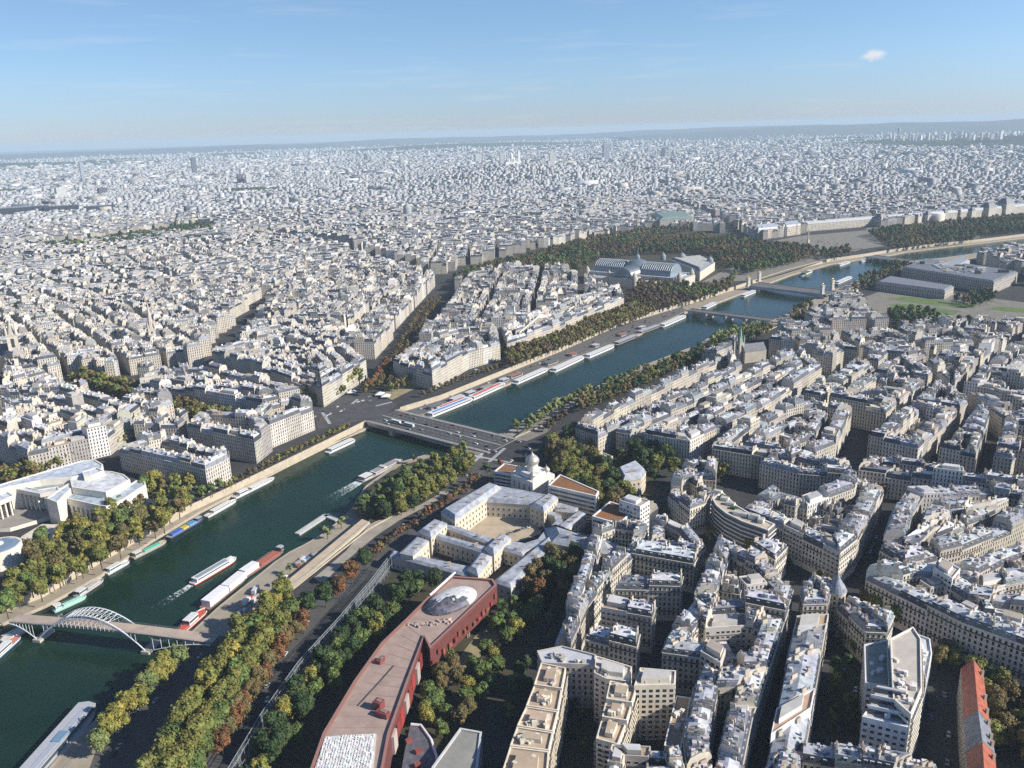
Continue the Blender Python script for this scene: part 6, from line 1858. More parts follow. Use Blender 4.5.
def terraces():
    r = next(o for o in bpy.data.objects if o.name == "white_tower_block"); org = tuple(r.location)
    F0, F1, K1, K0 = (G(u, v, 27) for u, v in ((862, 718), (908, 729), (906, 706), (874, 700)))
    for k in range(3):
        f = .27 * (k + 1); z = 27 + 2.9 * k
        P = ccw([lerp(F0, K0, f), lerp(F1, K1, f), lerp(F1, K1, 1.0), lerp(F0, K0, 1.0)]); P = inset(P, .8)
        b = MB(); b.prism(P, z + .06, z + 2.9, "wall", (.66, .65, .64), "paving", (.44, .42, .40)); b.build("terrace_storey", r, org)
        b = MB(); a, c = lerp(F0, K0, f - .2), lerp(F1, K1, f - .2)
        b.face(panel(lerp(F0, K0, f + .03), lerp(F1, K1, f + .03), z + .5, z + 2.2, .05), "glass", (.04, .045, .05)); b.build("window", r, org)
        b = MB(); d = (Vector(c) - Vector(a)).normalized(); b.prism([a, c, tuple(Vector(c) + Vector((d.y, -d.x)) * .3), tuple(Vector(a) + Vector((d.y, -d.x)) * .3)], z + .06, z + 1.1, "wall", (.68, .67, .66)); b.build("balcony", r, org)
terraces()
# corner turret
def turret():
    o = G(833, 626, 0); org = (o[0], o[1], 0); r = thing("turret_house", org, "round corner house with a pointed slate turret at the avenue corner", "building")
    b = MB(); b.lathe(o[0], o[1], [(5.2, 0), (5.2, 23), (5.7, 23.4), (5.7, 24)], "wall", (.58, .51, .40), 18); b.build("wall", r, org)
    b = MB(); b.lathe(o[0], o[1], [(5.8, 24), (4.6, 26.5), (1.6, 31), (.15, 34.5)], "slate", (.22, .24, .27), 18); b.build("turret_roof", r, org)
    b = MB(); b.lathe(o[0], o[1], [(.25, 34), (.12, 36.5)], "metal", (.4, .4, .4), 6); b.build("finial", r, org)
    for f in range(1, 7):
        for k in range(7):
            a = math.pi * (1.0 + k / 6.0); inst("window", WIN_T[k % 2], r, (5.2 * math.cos(a), 5.2 * math.sin(a), f * 3.2 + .8), a + math.pi / 2)
turret()
# red-roofed row
def gabled(px, z, label, rt, rh=6.0, nch=3):
    P = GL(px, z)      # left-far, right-far, right-near, left-near
    c = ctr(P); org = (c[0], c[1], 0); r = thing("gabled_house", org, label, "house", "houses of the red-roofed row")
    C = ccw(P); b = MB(); b.prism(C, 0, z, "wall", (.46, .41, .34)); b.build("wall", r, org)
    f0, f1 = lerp(P[0], P[1], .5), lerp(P[3], P[2], .5); b = MB()
    for a, d in ((P[0], P[3]), (P[1], P[2])):
        b.face([P3(a, z), P3(d, z), P3(f1, z + rh), P3(f0, z + rh)], "slate", rt)
    b.face([P3(P[0], z), P3(P[1], z), P3(f0, z + rh)], "wall", (.46, .41, .34)); b.face([P3(P[3], z), P3(P[2], z), P3(f1, z + rh)], "wall", (.46, .41, .34))
    ro = b.build("roof", r, org)
    for k in range(nch):
        p = lerp(lerp(P[1], P[2], (k + .5) / nch), f0 if k == 0 else f1, .22); b = MB(); b.box(p[0], p[1], z, z + 4.2, 1.6, .9, .3, "wall", (.30, .24, .2)); b.build("chimney", ro, org)
    a, d = P[3], P[0]
    window_row(r, a, d, [1.2 + 3.3 * k for k in range(5)], 3, WIN_T[0], org) if False else window_row(r, P[0], P[3], [1.2 + 3.3 * k for k in range(5)], 3, WIN_T[0], org)
TERR = (.30, .085, .048)
gabled([(961, 668), (983, 672), (990, 724), (963, 719)], 17, "long house with an orange-red tiled roof and three chimneys beside the boulevard trees", TERR)
gabled([(963, 719.5), (990, 724.5), (995, 753), (966, 752)], 17, "house with a dark slate roof between the two red-tiled roofs", (.16, .17, .20))
gabled([(966, 752.5), (995, 753.5), (999, 800), (968, 800)], 17, "house with a red tiled roof at the near end of the red-roofed row", TERR, nch=2)
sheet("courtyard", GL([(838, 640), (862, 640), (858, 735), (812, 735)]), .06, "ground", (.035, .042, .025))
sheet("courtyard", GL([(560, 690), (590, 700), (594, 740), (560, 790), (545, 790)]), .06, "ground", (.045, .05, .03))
# curved glass pavilion behind the museum
def curved_pavilion():
    P = ccw(GL([(398, 790), (404, 755), (410, 726), (420, 724), (431, 738), (438, 758), (436, 790)], 8)); c = ctr(P); org = (c[0], c[1], 0)
    r = thing("curved_pavilion", org, "low dark pavilion with a curved white rim at the foot of the red museum", "pavilion")
    b = MB(); b.prism(P, 0, 8, "wall", (.2, .12, .1), "slate", (.10, .10, .115)); b.build("wall", r, org)
    b = MB(); L = [P3(G(*p, 8), 8.4) for p in ((411, 725), (421, 726), (431, 740), (437, 758), (436, 790))]; b.tube(L, .7, "paint", (.66, .66, .66), 6); b.build("rim", r, org)
    b = MB(); rnd = random.Random(2)
    for k in range(5): p = G(rnd.uniform(408, 424), rnd.uniform(738, 785), 8); b.box(p[0], p[1], 8, 9.6, 3, 2, .5, "paint", (.24, .07, .055))
    b.build("roof_housing", r, org)
curved_pavilion()
# stone terrace and ramp above the goods port
def port():
    P = ccw(GL([(252, 609), (300, 570), (362, 519), (370, 522), (310, 573), (262, 613)], 1)); c = ctr(P); org = (c[0], c[1], -5)
    r = thing("stone_terrace", org, "long raised tan walkway with a pale retaining wall above the goods port", "terrace")
    b = MB(); b.prism(P, -5.1, 1, "wall", (.46, .39, .29), "paving", (.46, .37, .27)); b.build("wall", r, org)
    b = MB()
    for pts in (((258, 611), (310, 573), (370, 522)),):
        L = [P3(G(*p, 1), 2.1) for p in pts]; b.tube(L, .12, "paint", (.35, .48, .42), 4)
        for k in range(len(L) - 1):
            n = 26
            for i in range(n): q = Vector(L[k]).lerp(Vector(L[k + 1]), i / n); b.tube([tuple(q), (q.x, q.y, 1)], .07, "paint", (.35, .48, .42), 4)
    b.build("railing", r, org)
    P = ccw(GL([(297, 589), (343, 551), (347, 555), (303, 594)], -1)); c = ctr(P); org = (c[0], c[1], -5)
    o = MB(); o.prism(P, -5.1, -1, "wall", (.52, .44, .33)); q = o.build("parapet_wall", None, org); tag(q, "short pale stone wall in the works area beside the raised tan walkway", "wall")
port()
sheet("gravel_path", GL([(370, 524), (386, 517), (398, 513), (420, 505), (446, 490), (450, 494), (400, 520), (376, 536), (345, 562), (322, 584), (314, 578), (345, 552)]), .075, "ground", (.30, .27, .22))
def fence():
    L = [Vector(G(*p, 5)) for p in ((226, 785), (262, 724), (300, 670), (338, 628), (370, 590), (388, 566))]; org = (L[0].x, L[0].y, 0)
    r = thing("glass_fence", org, "tall double glass fence on white steel frames between the museum garden and the road", "fence")
    H = 11
    def along(n):
        out = []; tot = sum((L[i + 1] - L[i]).length for i in range(len(L) - 1))
        for k in range(n + 1):
            d = tot * k / n
            for i in range(len(L) - 1):
                s = (L[i + 1] - L[i]).length
                if d <= s or i == len(L) - 2: out.append(L[i].lerp(L[i + 1], min(1, d / s))); break
                d -= s
        return out
    S = along(44)
    for off in (0, 3.2):
        O = [p + Vector((.72, .69)) * off for p in S]
        for z in (3.5, 7, H) if not off else (5.5, H):
            b = MB(); b.tube([(p.x, p.y, z) for p in O], .14, "metal", (.36, .38, .39), 4); b.build("rail", r, org)
        for p in O:
            b = MB(); b.tube([(p.x, p.y, 0), (p.x, p.y, H)], .14, "metal", (.36, .38, .39), 4); b.build("post", r, org)
    b = MB()
    for p, q in zip(S, S[1:]): b.face([(p.x, p.y, .5), (q.x, q.y, .5), (q.x, q.y, H), (p.x, p.y, H)], "pane", (.3, .34, .34))
    b.build("pane", r, org)
pm = bpy.data.materials.new("pane"); pm.use_nodes = True; MATS["pane"] = pm
pb = pm.node_tree.nodes["Principled BSDF"]; pb.inputs["Base Color"].default_value = (.45, .52, .52, 1); pb.inputs["Roughness"].default_value = .08; pb.inputs["Alpha"].default_value = .16
fence()
# ------------------------------------------------------------------ monuments and terraces further off
def long_terrace():
    pts = [(802, 232), (880, 225.5), (960, 219), (1040, 211)]
    for k in range(3):
        a, c = Vector(G(*pts[k])), Vector(G(*pts[k + 1])); d = (c - a).normalized(); n = Vector((-d.y, d.x)); 
        if n.y < 0: n = -n
        P = ccw([tuple(a), tuple(c - d * 12), tuple(c - d * 12 + n * 22), tuple(a + n * 22)]); o = ctr(P); org = (o[0], o[1], 0)
        r = thing("long_terrace", org, f"long pale stone terrace above the palace gardens, {('nearest the obelisk square', 'middle stretch', 'stretch beside the dark pavilions')[k]}", "terrace")
        b = MB(); 
        for i in range(4):
            quad_wall(b, P[i], P[(i + 1) % 4], 0, 20, "facade", (.54, .49, .41), 5, 4.5)
        b.build("wall", r, org); b = MB(); hip(b, P, 20, 5.5, 3, "slate", (.24, .26, .29), "zinc", (.46, .48, .5)); b.build("roof", r, org)
long_terrace()
for u, v, w, h, lb in ((880, 226, 26, 33, "nearest the obelisk square"), (927, 222, 16, 30, "second along"), (944, 220, 16, 30, "third along"), (971, 218, 16, 31, "fourth along"), (987, 216, 38, 38, "broad dark one"), (1004, 214, 40, 46, "tallest dark one")):
    o = G(u, v); org = (o[0], o[1], 0); r = thing("roof_pavilion", org, f"high slate-roofed pavilion rising over the garden terrace, {lb}", "pavilion", "pavilions of the garden terrace")
    b = MB(); b.box(o[0], o[1], 0, h * .66, w, w * .8, .5, "wall", (.42, .39, .34)); b.build("wall", r, org)
    c, s = math.cos(.5), math.sin(.5); P = [(o[0] + x * c - y * s, o[1] + x * s + y * c) for x, y in ((-w / 2, -w * .4), (w / 2, -w * .4), (w / 2, w * .4), (-w / 2, w * .4))]
    b = MB(); hip(b, P, h * .66, h * .34, w * .22, "slate", (.12, .13, .15)); b.build("roof", r, org)
hipped("twin_palace", [(755, 226), (775, 224), (778, 228), (758, 230)], 24, "colonnaded pale palace on the obelisk square, the one beside the wood", "palace", win=False)
hipped("twin_palace", [(783, 223), (797, 221.5), (801, 225), (786, 227)], 24, "colonnaded pale palace on the obelisk square, the one nearer the terrace", "palace", win=False)
def obelisk():
    o = G(808, 243); org = (o[0], o[1], 0); r = thing("obelisk", org, "slim stone obelisk standing in the middle of the wide square", "obelisk")
    b = MB(); b.box(o[0], o[1], 0, 8, 5, 5, .4, "wall", (.5, .42, .34)); b.build("plinth", r, org)
    b = MB(); b.loft([[(o[0] + x * k, o[1] + y * k, z) for x, y in ((-1, -1), (1, -1), (1, 1), (-1, 1))] for k, z in ((1.6, 8), (1.1, 30), (.05, 32))], "wall", (.5, .40, .32)); b.build("shaft", r, org)
obelisk()
hipped("ministry", [(902, 268), (994, 282.5), (1018, 272.5), (985, 267), (925, 259)], 19, "long dark-fronted ministry with a flat grey roof behind the lawns", "ministry", (.42, .385, .33), (.15, .155, .165), 2.4, 4, win=True)
hipped("ministry_annex", [(876, 283), (945, 292), (954, 287), (889, 277)], 12, "low long grey-roofed annex in front of the ministry by the lawns", "annex", (.44, .40, .34), (.17, .175, .185), 3, 4)
hipped("assembly_hall", [(930, 266), (948, 262), (963, 257), (970, 261), (958, 268), (940, 271)], 20, "cream stone assembly building near the far stone bridge", "building", (.56, .50, .40), (.28, .29, .30), 3, 4, win=False)
hipped("columned_temple", [(651, 214), (688, 213), (694, 218), (660, 220)], 30, "temple-like church with a green copper roof amid the far rooftops", "church", (.40, .38, .34), (.17, .23, .20), 6, 12, win=False)
def ministry_roof():
    r = next(o for o in bpy.data.objects if o.name == "ministry"); org = tuple(r.location); rnd = random.Random(14); Q = [(912, 267), (990, 279), (1008, 272), (985, 268.5), (930, 261)]
    for k in range(26):
        u, v = lerp(lerp(Q[0], Q[1], rnd.random()), lerp(Q[4], Q[2], rnd.random()), rnd.random()); p = G(u, v, 21); b = MB(); t = rnd.choice(((.5, .48, .44), (.3, .3, .31), (.05, .05, .055), (.42, .38, .32)))
        b.box(p[0], p[1], 21, 21.5 + rnd.uniform(.5, 4.5), rnd.uniform(4, 22), rnd.uniform(3, 8), -.12, "wall", t); b.build("roof_housing", r, org)
ministry_roof()
def domed(u, v, R, h, label, col, n=1, dz=0, name="domed_church"):
    o = G(u, v); org = (o[0], o[1], dz); r = thing(name, org, label, "church")
    b = MB(); b.box(o[0], o[1], dz, dz + h * .45, R * 2.6, R * 2.6, .4, "wall", col); b.build("nave", r, org)
    for k in range(n):
        a = k * 2 * math.pi / max(1, n - 1); q = 0 if k == 0 else R * 1.1; s = 1 if k == 0 else .42; x, y = o[0] + math.cos(a) * q, o[1] + math.sin(a) * q
        b = MB(); b.lathe(x, y, [(R * s, dz + h * .4), (R * s, dz + h * (.4 + .2 * s)), (R * s * .92, dz + h * (.4 + .35 * s)), (R * s * .55, dz + h * (.4 + .5 * s)), (R * s * .15, dz + h * (.4 + .58 * s)), (.4, dz + h * (.4 + .66 * s))], "wall", col, 18); b.build("dome", r, org, True)
domed(408, 222, 14, 62, "grey domed church rising from the far-bank rooftops", (.30, .31, .31))
bo = Vector(BUTTE); 
def basilica():
    z = butte_z(*BUTTE) - 1; o = BUTTE; org = (o[0], o[1], z); r = thing("basilica", org, "white domed basilica on the far hilltop", "church"); col = (.70, .68, .64)
    b = MB(); b.box(o[0], o[1], z, z + 26, 75, 36, .3, "wall", col); b.build("nave", r, org)
    for dx, dy, R, h in ((0, 0, 10, 74), (-14, -10, 4.5, 46), (14, -10, 4.5, 46), (-14, 10, 4.5, 46), (14, 10, 4.5, 46)):
        b = MB(); x, y = o[0] + dx, o[1] + dy; b.lathe(x, y, [(R, z + 20), (R, z + h * .55), (R * .9, z + h * .75), (R * .5, z + h * .92), (.4, z + h)], "wall", col, 16); b.build("dome", r, org, True)
    b = MB(); b.box(o[0] + 40, o[1] + 8, z, z + 78, 11, 11, .3, "wall", col); b.lathe(o[0] + 40, o[1] + 8, [(5, z + 78), (.3, z + 92)], "wall", col, 8); b.build("bell_tower", r, org)
basilica()
TW = ((195, 160, 174, 4, 0, "dark slab tower on the plain towards the horizon, tallest of the far left"), (241, 175.5, 185, 5, 0, "dark brown slab, first of the pair before the far plain"), (249, 175.5, 185, 5, 1, "pale slab, second of the pair before the far plain"), (606, 146, 161, 6, 2, "grey twin-shafted tower block on the northern plain"), (552, 154.5, 169, 5, 1, "broad pale tower above the far roofs"), (663, 149, 158, 3, 0, "thin dark tower on the far plain"), (669, 147, 158, 2.5, 1, "slim pale tower just past the thin dark tower"), (366, 154.5, 161, 3, 0, "dark tower block below the far hill ridge"), (373, 156, 161, 4, 1, "low white tower block below the far hill ridge"), (402, 157, 166, 3, 1, "pale slab tower on the middle plain"), (502, 154, 165, 4, 1, "white tower near the hilltop basilica"), (299, 172, 178.5, 3, 2, "grey tower, nearer of a twin pair on the plain"), (308, 172, 178.5, 3, 1, "white tower, farther of a twin pair on the plain"), (84, 166, 182, 3, 2, "slim chimney-like tower in the hazy left distance"), (103, 189, 195, 7, 0, "dark office slab at the edge of the left distance"), (62, 190, 200, 8, 1, "pale office block amid the dark sheds in the left distance"), (478, 155, 163, 6, 1, "pale broad block on the plain left of the basilica"))
TC = ((.12, .12, .14), (.55, .54, .52), (.34, .36, .40))
def tower(u, vt, vb, wpx, ci, label, dz=0, name="tower_block", group=None):
    o = G(u, vb, dz); d = math.hypot(*o); w = wpx * d / CAM_F; h = (vb - vt) * math.hypot(d, CAM_H) / CAM_F * 1.03
    org = (o[0], o[1], dz); r = thing(name, org, label, "tower", group)
    b = MB(); a = math.atan2(o[1], o[0]) + .3
    c, s = math.cos(a), math.sin(a); P = ccw([(o[0] + x * c - y * s, o[1] + x * s + y * c) for x, y in ((-w * .35, -w / 2), (w * .35, -w / 2), (w * .35, w / 2), (-w * .35, w / 2))])
    for i in range(4): quad_wall(b, P[i], P[(i + 1) % 4], dz, dz + h, "facade", jit(TC[ci], .1), max(3, round(h / 3.2)), 4)
    b.build("shaft", r, org); b = MB(); b.prism(P, dz + h - .01, dz + h + .8, "wall", TC[ci]); b.box(o[0], o[1], dz + h + .8, dz + h + 4, w * .3, w * .25, a, "wall", TC[ci]); b.build("roof", r, org)
for t in TW: tower(*t)
rnd = random.Random(21)
for k in range(24):
    u = 893 + k * 4.6 + rnd.uniform(-1.4, 1.4); v = 140.5 - (k / 24) * 2 + rnd.uniform(-1.5, 1.5)
    o = G(u, 150); dd = 9300 + rnd.uniform(-300, 300); f = dd / math.hypot(*o); x, y = o[0] * f, o[1] * f; dz = 60; h = rnd.uniform(38, 75); w = rnd.uniform(18, 34)
    org = (x, y, dz); r = thing("hilltop_tower_block", org, f"pale hazy tower block on the eastern hill skyline, {ordinal(k)} along the ridge", "tower", "tower blocks on the eastern hill")
    b = MB(); b.box(x, y, dz, dz + h, w, 16, rnd.uniform(0, 3), "wall", jit(TC[1], .15)); b.build("shaft", r, org)
for u, v, w, h, dpt, lb in ((14, 216, 260, 34, 60, "long dark glass block at the far left edge of the city"), (62, 213, 130, 30, 50, "dark office block just beside the long dark glass block"), (100, 212, 120, 26, 50, "dark blue-grey sheds, third along in the left distance"), (206, 243, 110, 26, 34, "long dark-roofed block beyond the old park trees")):
    o = G(u, v); org = (o[0], o[1], 0); r = thing("office_block", org, lb, "office"); b = MB(); a = math.atan2(o[1], o[0]) - math.pi / 2 + .08
    b.box(o[0], o[1], 0, h, w, dpt, a, "glass", (.035, .042, .055), "slate", (.10, .11, .12)); b.build("wall", r, org); b = MB(); b.box(o[0], o[1], h + .01, h + 3, w * .5, dpt * .4, a, "wall", (.2, .2, .22)); b.build("roof_housing", r, org)
def mast():
    o = G(897, 150); f = 9500 / math.hypot(*o); x, y = o[0] * f, o[1] * f; org = (x, y, 60); r = thing("radio_mast", org, "thick-headed telecom mast on the far eastern skyline", "mast")
    b = MB(); b.lathe(x, y, [(8, 60), (6, 150), (14, 152), (14, 185), (6, 188), (2, 190), (.6, 215)], "wall", (.35, .36, .38), 12); b.build("shaft", r, org)
mast()
# ------------------------------------------------------------------ boats
def boat(st, bw, beam, label, hull=(.62, .62, .62), deck=(.55, .54, .52), cabin=((.18, .86, .8, 2.6),), trim=None, z=None, name="river_boat", cargo=(), cat="boat", glass=True, freeb=1.6, group=None):
    z = Z_W
    A, B = Vector(G(*st, z + 1)), Vector(G(*bw, z + 1)); ax = (B - A).normalized(); ay = Vector((-ax.y, ax.x)); L = (B - A).length
    c = (A + B) / 2; org = (c.x, c.y, z); r = thing(name, org, label, cat, group)
    def Q(s, w, zz): p = A + ax * (s * L) + ay * (w * beam / 2); return (p.x, p.y, zz)
    out = [(0, -.82), (.04, -.96), (.2, -1), (.8, -1), (.92, -.72), (1.0, -.12), (1.0, .12), (.92, .72), (.8, 1), (.2, 1), (.04, .96), (0, .82)]
    b = MB(); low = [Q(s * .985 + .005, w * .86, z - .4) for s, w in out]; mid = [Q(s, w, z + freeb * .62) for s, w in out]; top = [Q(s, w, z + freeb + (.5 if s > .9 else 0)) for s, w in out]
    for R0, R1, t in ((low, mid, trim or tuple(x * .55 for x in hull)), (mid, top, hull)):
        n = len(R0)
        for i in range(n): b.face([R0[i], R0[(i + 1) % n], R1[(i + 1) % n], R1[i]], "paint", t)
    h = b.build("hull", r, org)
    b = MB(); b.face([(p[0], p[1], z + freeb - .15) for p in top], "paving", deck); b.build("deck", r, org)
    for (s0, s1, w, hh) in cabin:
        b = MB(); P = [Q(s0, -w, 0)[:2], Q(s1, -w, 0)[:2], Q(s1 + .02, 0, 0)[:2], Q(s1, w, 0)[:2], Q(s0, w, 0)[:2]]
        b.prism(P, z + freeb - .15, z + freeb + hh, "paint", tuple(min(.75, x * 1.05) for x in hull)); cb = b.build("cabin", r, org)
        b = MB(); b.prism(inset(ccw(P), -.25), z + freeb + hh, z + freeb + hh + .18, "paint", (.62, .62, .60) if hull[0] > .4 else (.38, .39, .41), bottom=True); b.build("cabin_roof", cb, org)
        if glass:
            C = ccw(P); b = MB()
            for i in range(len(C)):
                a, d = C[i], C[(i + 1) % len(C)]; b.face(panel(lerp(a, d, .02), lerp(a, d, .98), z + freeb + hh * .35, z + freeb + hh * .82, .05), "glass", (.05, .07, .08))
            b.build("window", cb, org)
    for (s0, s1, w0, w1, z0, z1, t) in cargo:
        b = MB(); b.prism([Q(s0, w0, 0)[:2], Q(s1, w0, 0)[:2], Q(s1, w1, 0)[:2], Q(s0, w1, 0)[:2]], z + freeb + z0 - .14, z + freeb + z1, "paint", t); b.build("deck_cover" if z1 < 3.5 else "deck_house", r, org)
    b = MB()
    for w in (-.93, .93): b.tube([Q(.05, w, z + freeb + 1), Q(.85, w * .98, z + freeb + 1)], .05, "metal", (.5, .5, .5), 4)
    for i in range(12):
        for w in (-.93, .93): q = Q(.05 + .8 * i / 11, w * .98, z + freeb); b.tube([q, (q[0], q[1], q[2] + 1)], .04, "metal", (.5, .5, .5), 4)
    b.build("railing", r, org)
    return r, Q, z, L
RED_D, WHT = (.50, .07, .04), (.68, .68, .67)
boat((192, 584), (236, 558), 6.4, "white passenger boat with a red waterline under way in mid-river", WHT, (.5, .5, .5), ((.06, .80, .82, 2.2),), RED_D, cargo=((.1, .78, -.55, .55, 2.3, 2.5, (.25, .28, .3)), (.82, .92, -.5, .5, 0, 2.4, WHT)))
boat((360, 481), (402, 460), 9, "long open-topped sightseeing boat full of seats near the park trees", (.45, .43, .40), (.33, .29, .27), ((.04, .22, .8, 2.4), (.30, .9, .78, 1.6)), (.16, .15, .15), cargo=((.32, .88, -.7, .7, 1.7, 1.95, (.30, .26, .25)), (.5, .56, -.8, .8, 1.8, 3.0, (.5, .48, .45))))
boat((53, 611), (86, 596), 5.6, "moored barge with a mint-green deck and white wheelhouse beside the footbridge", (.45, .55, .50), (.30, .58, .48), ((.05, .22, .7, 2.6),), (.3, .5, .42), cargo=((.3, .85, -.6, .6, 0, .7, (.35, .62, .52)),))
boat((76, 597), (103, 579), 5.4, "moored white barge with a dark hold cover, just past the mint-green barge", (.5, .49, .47), (.30, .26, .23), ((.06, .3, .75, 2.4),), None, cargo=((.38, .85, -.6, .6, 0, .9, (.45, .43, .40)),))
boat((106, 574), (129, 561), 5.2, "small white cruiser moored by the embankment trees", WHT, (.6, .6, .58), ((.1, .6, .75, 2.4),))
boat((132, 558), (166, 541), 6, "moored barge with a tan deck and bright green cover", (.42, .40, .36), (.46, .36, .24), ((.06, .24, .7, 2.4),), None, cargo=((.34, .82, -.5, .5, 0, .7, (.10, .46, .34)),))
boat((168, 538), (203, 518), 6, "dark blue barge with blue and yellow deck covers at the green tree clump", (.07, .09, .16), (.30, .29, .28), ((.8, .92, .6, 2.2),), None, cargo=((.08, .36, -.7, .7, 0, 1.2, (.05, .13, .42)), (.38, .54, -.7, .7, 0, 1.1, (.55, .42, .06)), (.56, .76, -.7, .7, 0, 1.2, (.10, .26, .50))))
boat((206, 517), (236, 500), 5.6, "white houseboat moored past the dark blue barge", WHT, (.55, .5, .44), ((.2, .8, .75, 1.8),))
boat((234, 498), (274, 478), 6, "long white barge with grey deckhouse below the quayside mansions", WHT, (.45, .42, .38), ((.1, .3, .75, 2.6), (.4, .85, .7, 1.2)))
boat((327, 453), (355, 440), 7, "pale glass-roofed pontoon boat moored before the bridge square", (.58, .60, .60), (.6, .6, .58), ((.1, .9, .8, 2.2),))
boat((178, 634), (206, 609), 6.6, "white tug with red deck stripes at the head of the goods port", WHT, (.50, .10, .06), ((.3, .62, .7, 3.2),), RED_D, cargo=((.08, .26, -.6, .6, 0, .8, (.5, .1, .06)),))
boat((204, 609), (246, 575), 8.6, "goods barge stacked with white containers at the goods port", (.16, .14, .14), (.35, .15, .10), (), (.1, .08, .08), cargo=((.05, .48, -.8, .8, 0, 4.2, (.72, .71, .70)), (.50, .92, -.8, .8, 0, 4.0, (.70, .69, .67))), name="cargo_barge", cat="barge")
boat((240, 578), (283, 549), 8.6, "goods barge with an orange-red hold and one white container at the goods port", (.20, .18, .18), (.34, .10, .06), ((.9, .97, .5, 2.8),), (.1, .08, .08), cargo=((.06, .36, -.7, .7, 0, 3.8, (.70, .69, .68)), (.42, .86, -.72, .72, 0, .5, (.38, .12, .07))), name="cargo_barge", cat="barge")
boat((-8, 660), (20, 635), 6, "white boat with blue trim moored at the pontoon below the footbridge", WHT, (.5, .2, .16), ((.1, .6, .7, 2.2),), (.12, .25, .45))
boat((10, 800), (92, 706), 15, "very long grey-roofed restaurant boat moored at the lower quay corner", (.30, .31, .33), (.40, .39, .37), ((.02, .95, .62, 3.6),), (.3, .3, .32), cargo=((.05, .9, -.42, .0, 3.7, 3.95, (.34, .37, .42)), (.5, .62, -.5, .1, 3.7, 4.3, (.14, .24, .34))))
N_ = "white bateau-style tour boat at the promenade pier"
boat((428, 417), (473, 399), 9.5, "white tour boat with blue roof seats, nearest the road bridge by the promenade", WHT, (.5, .5, .5), ((.04, .92, .85, 2.6),), cargo=((.1, .86, -.4, .3, 2.7, 3.0, (.12, .24, .50)),))
boat((437, 411), (468, 398.5), 7, "white tour boat with red seats, moored inside the blue-seated one", WHT, (.5, .5, .5), ((.04, .92, .85, 2.4),), cargo=((.1, .86, -.4, .4, 2.5, 2.8, (.52, .10, .07)),))
boat((470, 400), (505, 384), 9.5, "white tour boat with a long red roof stripe, third from the road bridge", WHT, (.5, .5, .5), ((.04, .92, .85, 2.4),), cargo=((.1, .86, -.3, .5, 2.5, 2.8, (.52, .10, .07)),))
for st, bw_, lb in (((514, 384), (548, 369), "white tour boat with a plain roof, fourth from the road bridge"), ((552, 372), (584, 357), "white tour boat moored outermost at the middle pier of the promenade"), ((586, 358), (614, 346), "pale flat tour boat just past the middle pier"), ((615, 345), (637, 336), "dark-hulled boat with a white top along the promenade"), ((638, 334), (660, 326), "dark brown and white boat second before the low stone bridge"), ((661, 327), (686, 316), "bright white boat moored last before the low stone bridge")):
    boat(st, bw_, 9.5, lb, WHT if "dark" not in lb else (.12, .09, .09), (.5, .5, .5), ((.06, .9, .8, 2.4),))
for st, bw_, lb in (((704, 309), (716, 303), "small white boat moored just past the low stone bridge"), ((742, 297), (756, 291), "white boat moored beside the nearer gilded pylon"), ((800, 276), (812, 271), "small pale boat on the wooded bank past the gilded bridge"), ((838, 266), (850, 262), "pale boat moored short of the far stone bridge"), ((860, 262), (872, 260), "white boat crossing before the far stone bridge"), ((836, 284), (852, 277), "glass-topped white boat beside the farther lawn-side pylon")):
    boat(st, bw_, 9, lb, WHT, (.5, .5, .5), ((.06, .85, .8, 2.4),))
# wakes of the two moving boats: foam on the water
fm = bpy.data.materials.new("foam"); fm.use_nodes = True; MATS["foam"] = fm
t = fm.node_tree; fb = t.nodes["Principled BSDF"]; fb.inputs["Base Color"].default_value = (.72, .78, .75, 1); fb.inputs["Roughness"].default_value = .7
ge = t.nodes.new("ShaderNodeNewGeometry"); n1 = t.nodes.new("ShaderNodeTexNoise"); n1.inputs["Scale"].default_value = .55; n1.inputs["Detail"].default_value = 7; n1.inputs["Roughness"].default_value = .7; t.links.new(ge.outputs["Position"], n1.inputs["Vector"])
at_ = t.nodes.new("ShaderNodeAttribute"); at_.attribute_name = "tint"; sb_ = t.nodes.new("ShaderNodeMath"); sb_.operation = 'SUBTRACT'; ml = t.nodes.new("ShaderNodeMath"); ml.operation = 'MULTIPLY_ADD'; ml.use_clamp = True
sr = t.nodes.new("ShaderNodeSeparateColor"); t.links.new(at_.outputs["Color"], sr.inputs[0]); t.links.new(n1.outputs["Fac"], sb_.inputs[0]); sb_.inputs[1].default_value = .52
ml.inputs[1].default_value = 4.0; t.links.new(sb_.outputs[0], ml.inputs[0]); t.links.new(sr.outputs[0], ml.inputs[2]); t.links.new(ml.outputs[0], fb.inputs["Alpha"])
def wake(a, c, w0, w1):
    A, B = Vector(G(*a, Z_W)), Vector(G(*c, Z_W)); d = (B - A); n = Vector((-d.y, d.x)).normalized(); b = MB(); N, M = 26, 8
    for i in range(N):
        for j in range(M):
            def q(i, j):
                f, g = i / N, j / M * 2 - 1; w = w0 + (w1 - w0) * f; p = A + d * f + n * g * w / 2; return (p.x, p.y, Z_W + .04)
            f, g = (i + .5) / N, abs((j + .5) / M * 2 - 1); edge = .35 + .65 * g
            b.face([q(i, j), q(i + 1, j), q(i + 1, j + 1), q(i, j + 1)], "foam", (max(-1.0, .85 * (1 - f) - f * .55 - .35 * (1 - edge) * (f > .15)),) * 3)
    o = b.build("boat_wake"); o["kind"] = "stuff"; o["label"] = "white churned wake trailing behind a moving boat"
wake((193, 584), (148, 613), 4.5, 8); wake((361, 481), (316, 507), 8, 15)
aq = math.atan2(*(Vector(G(270, 580, -5)) - Vector(G(225, 622, -5))).yx)
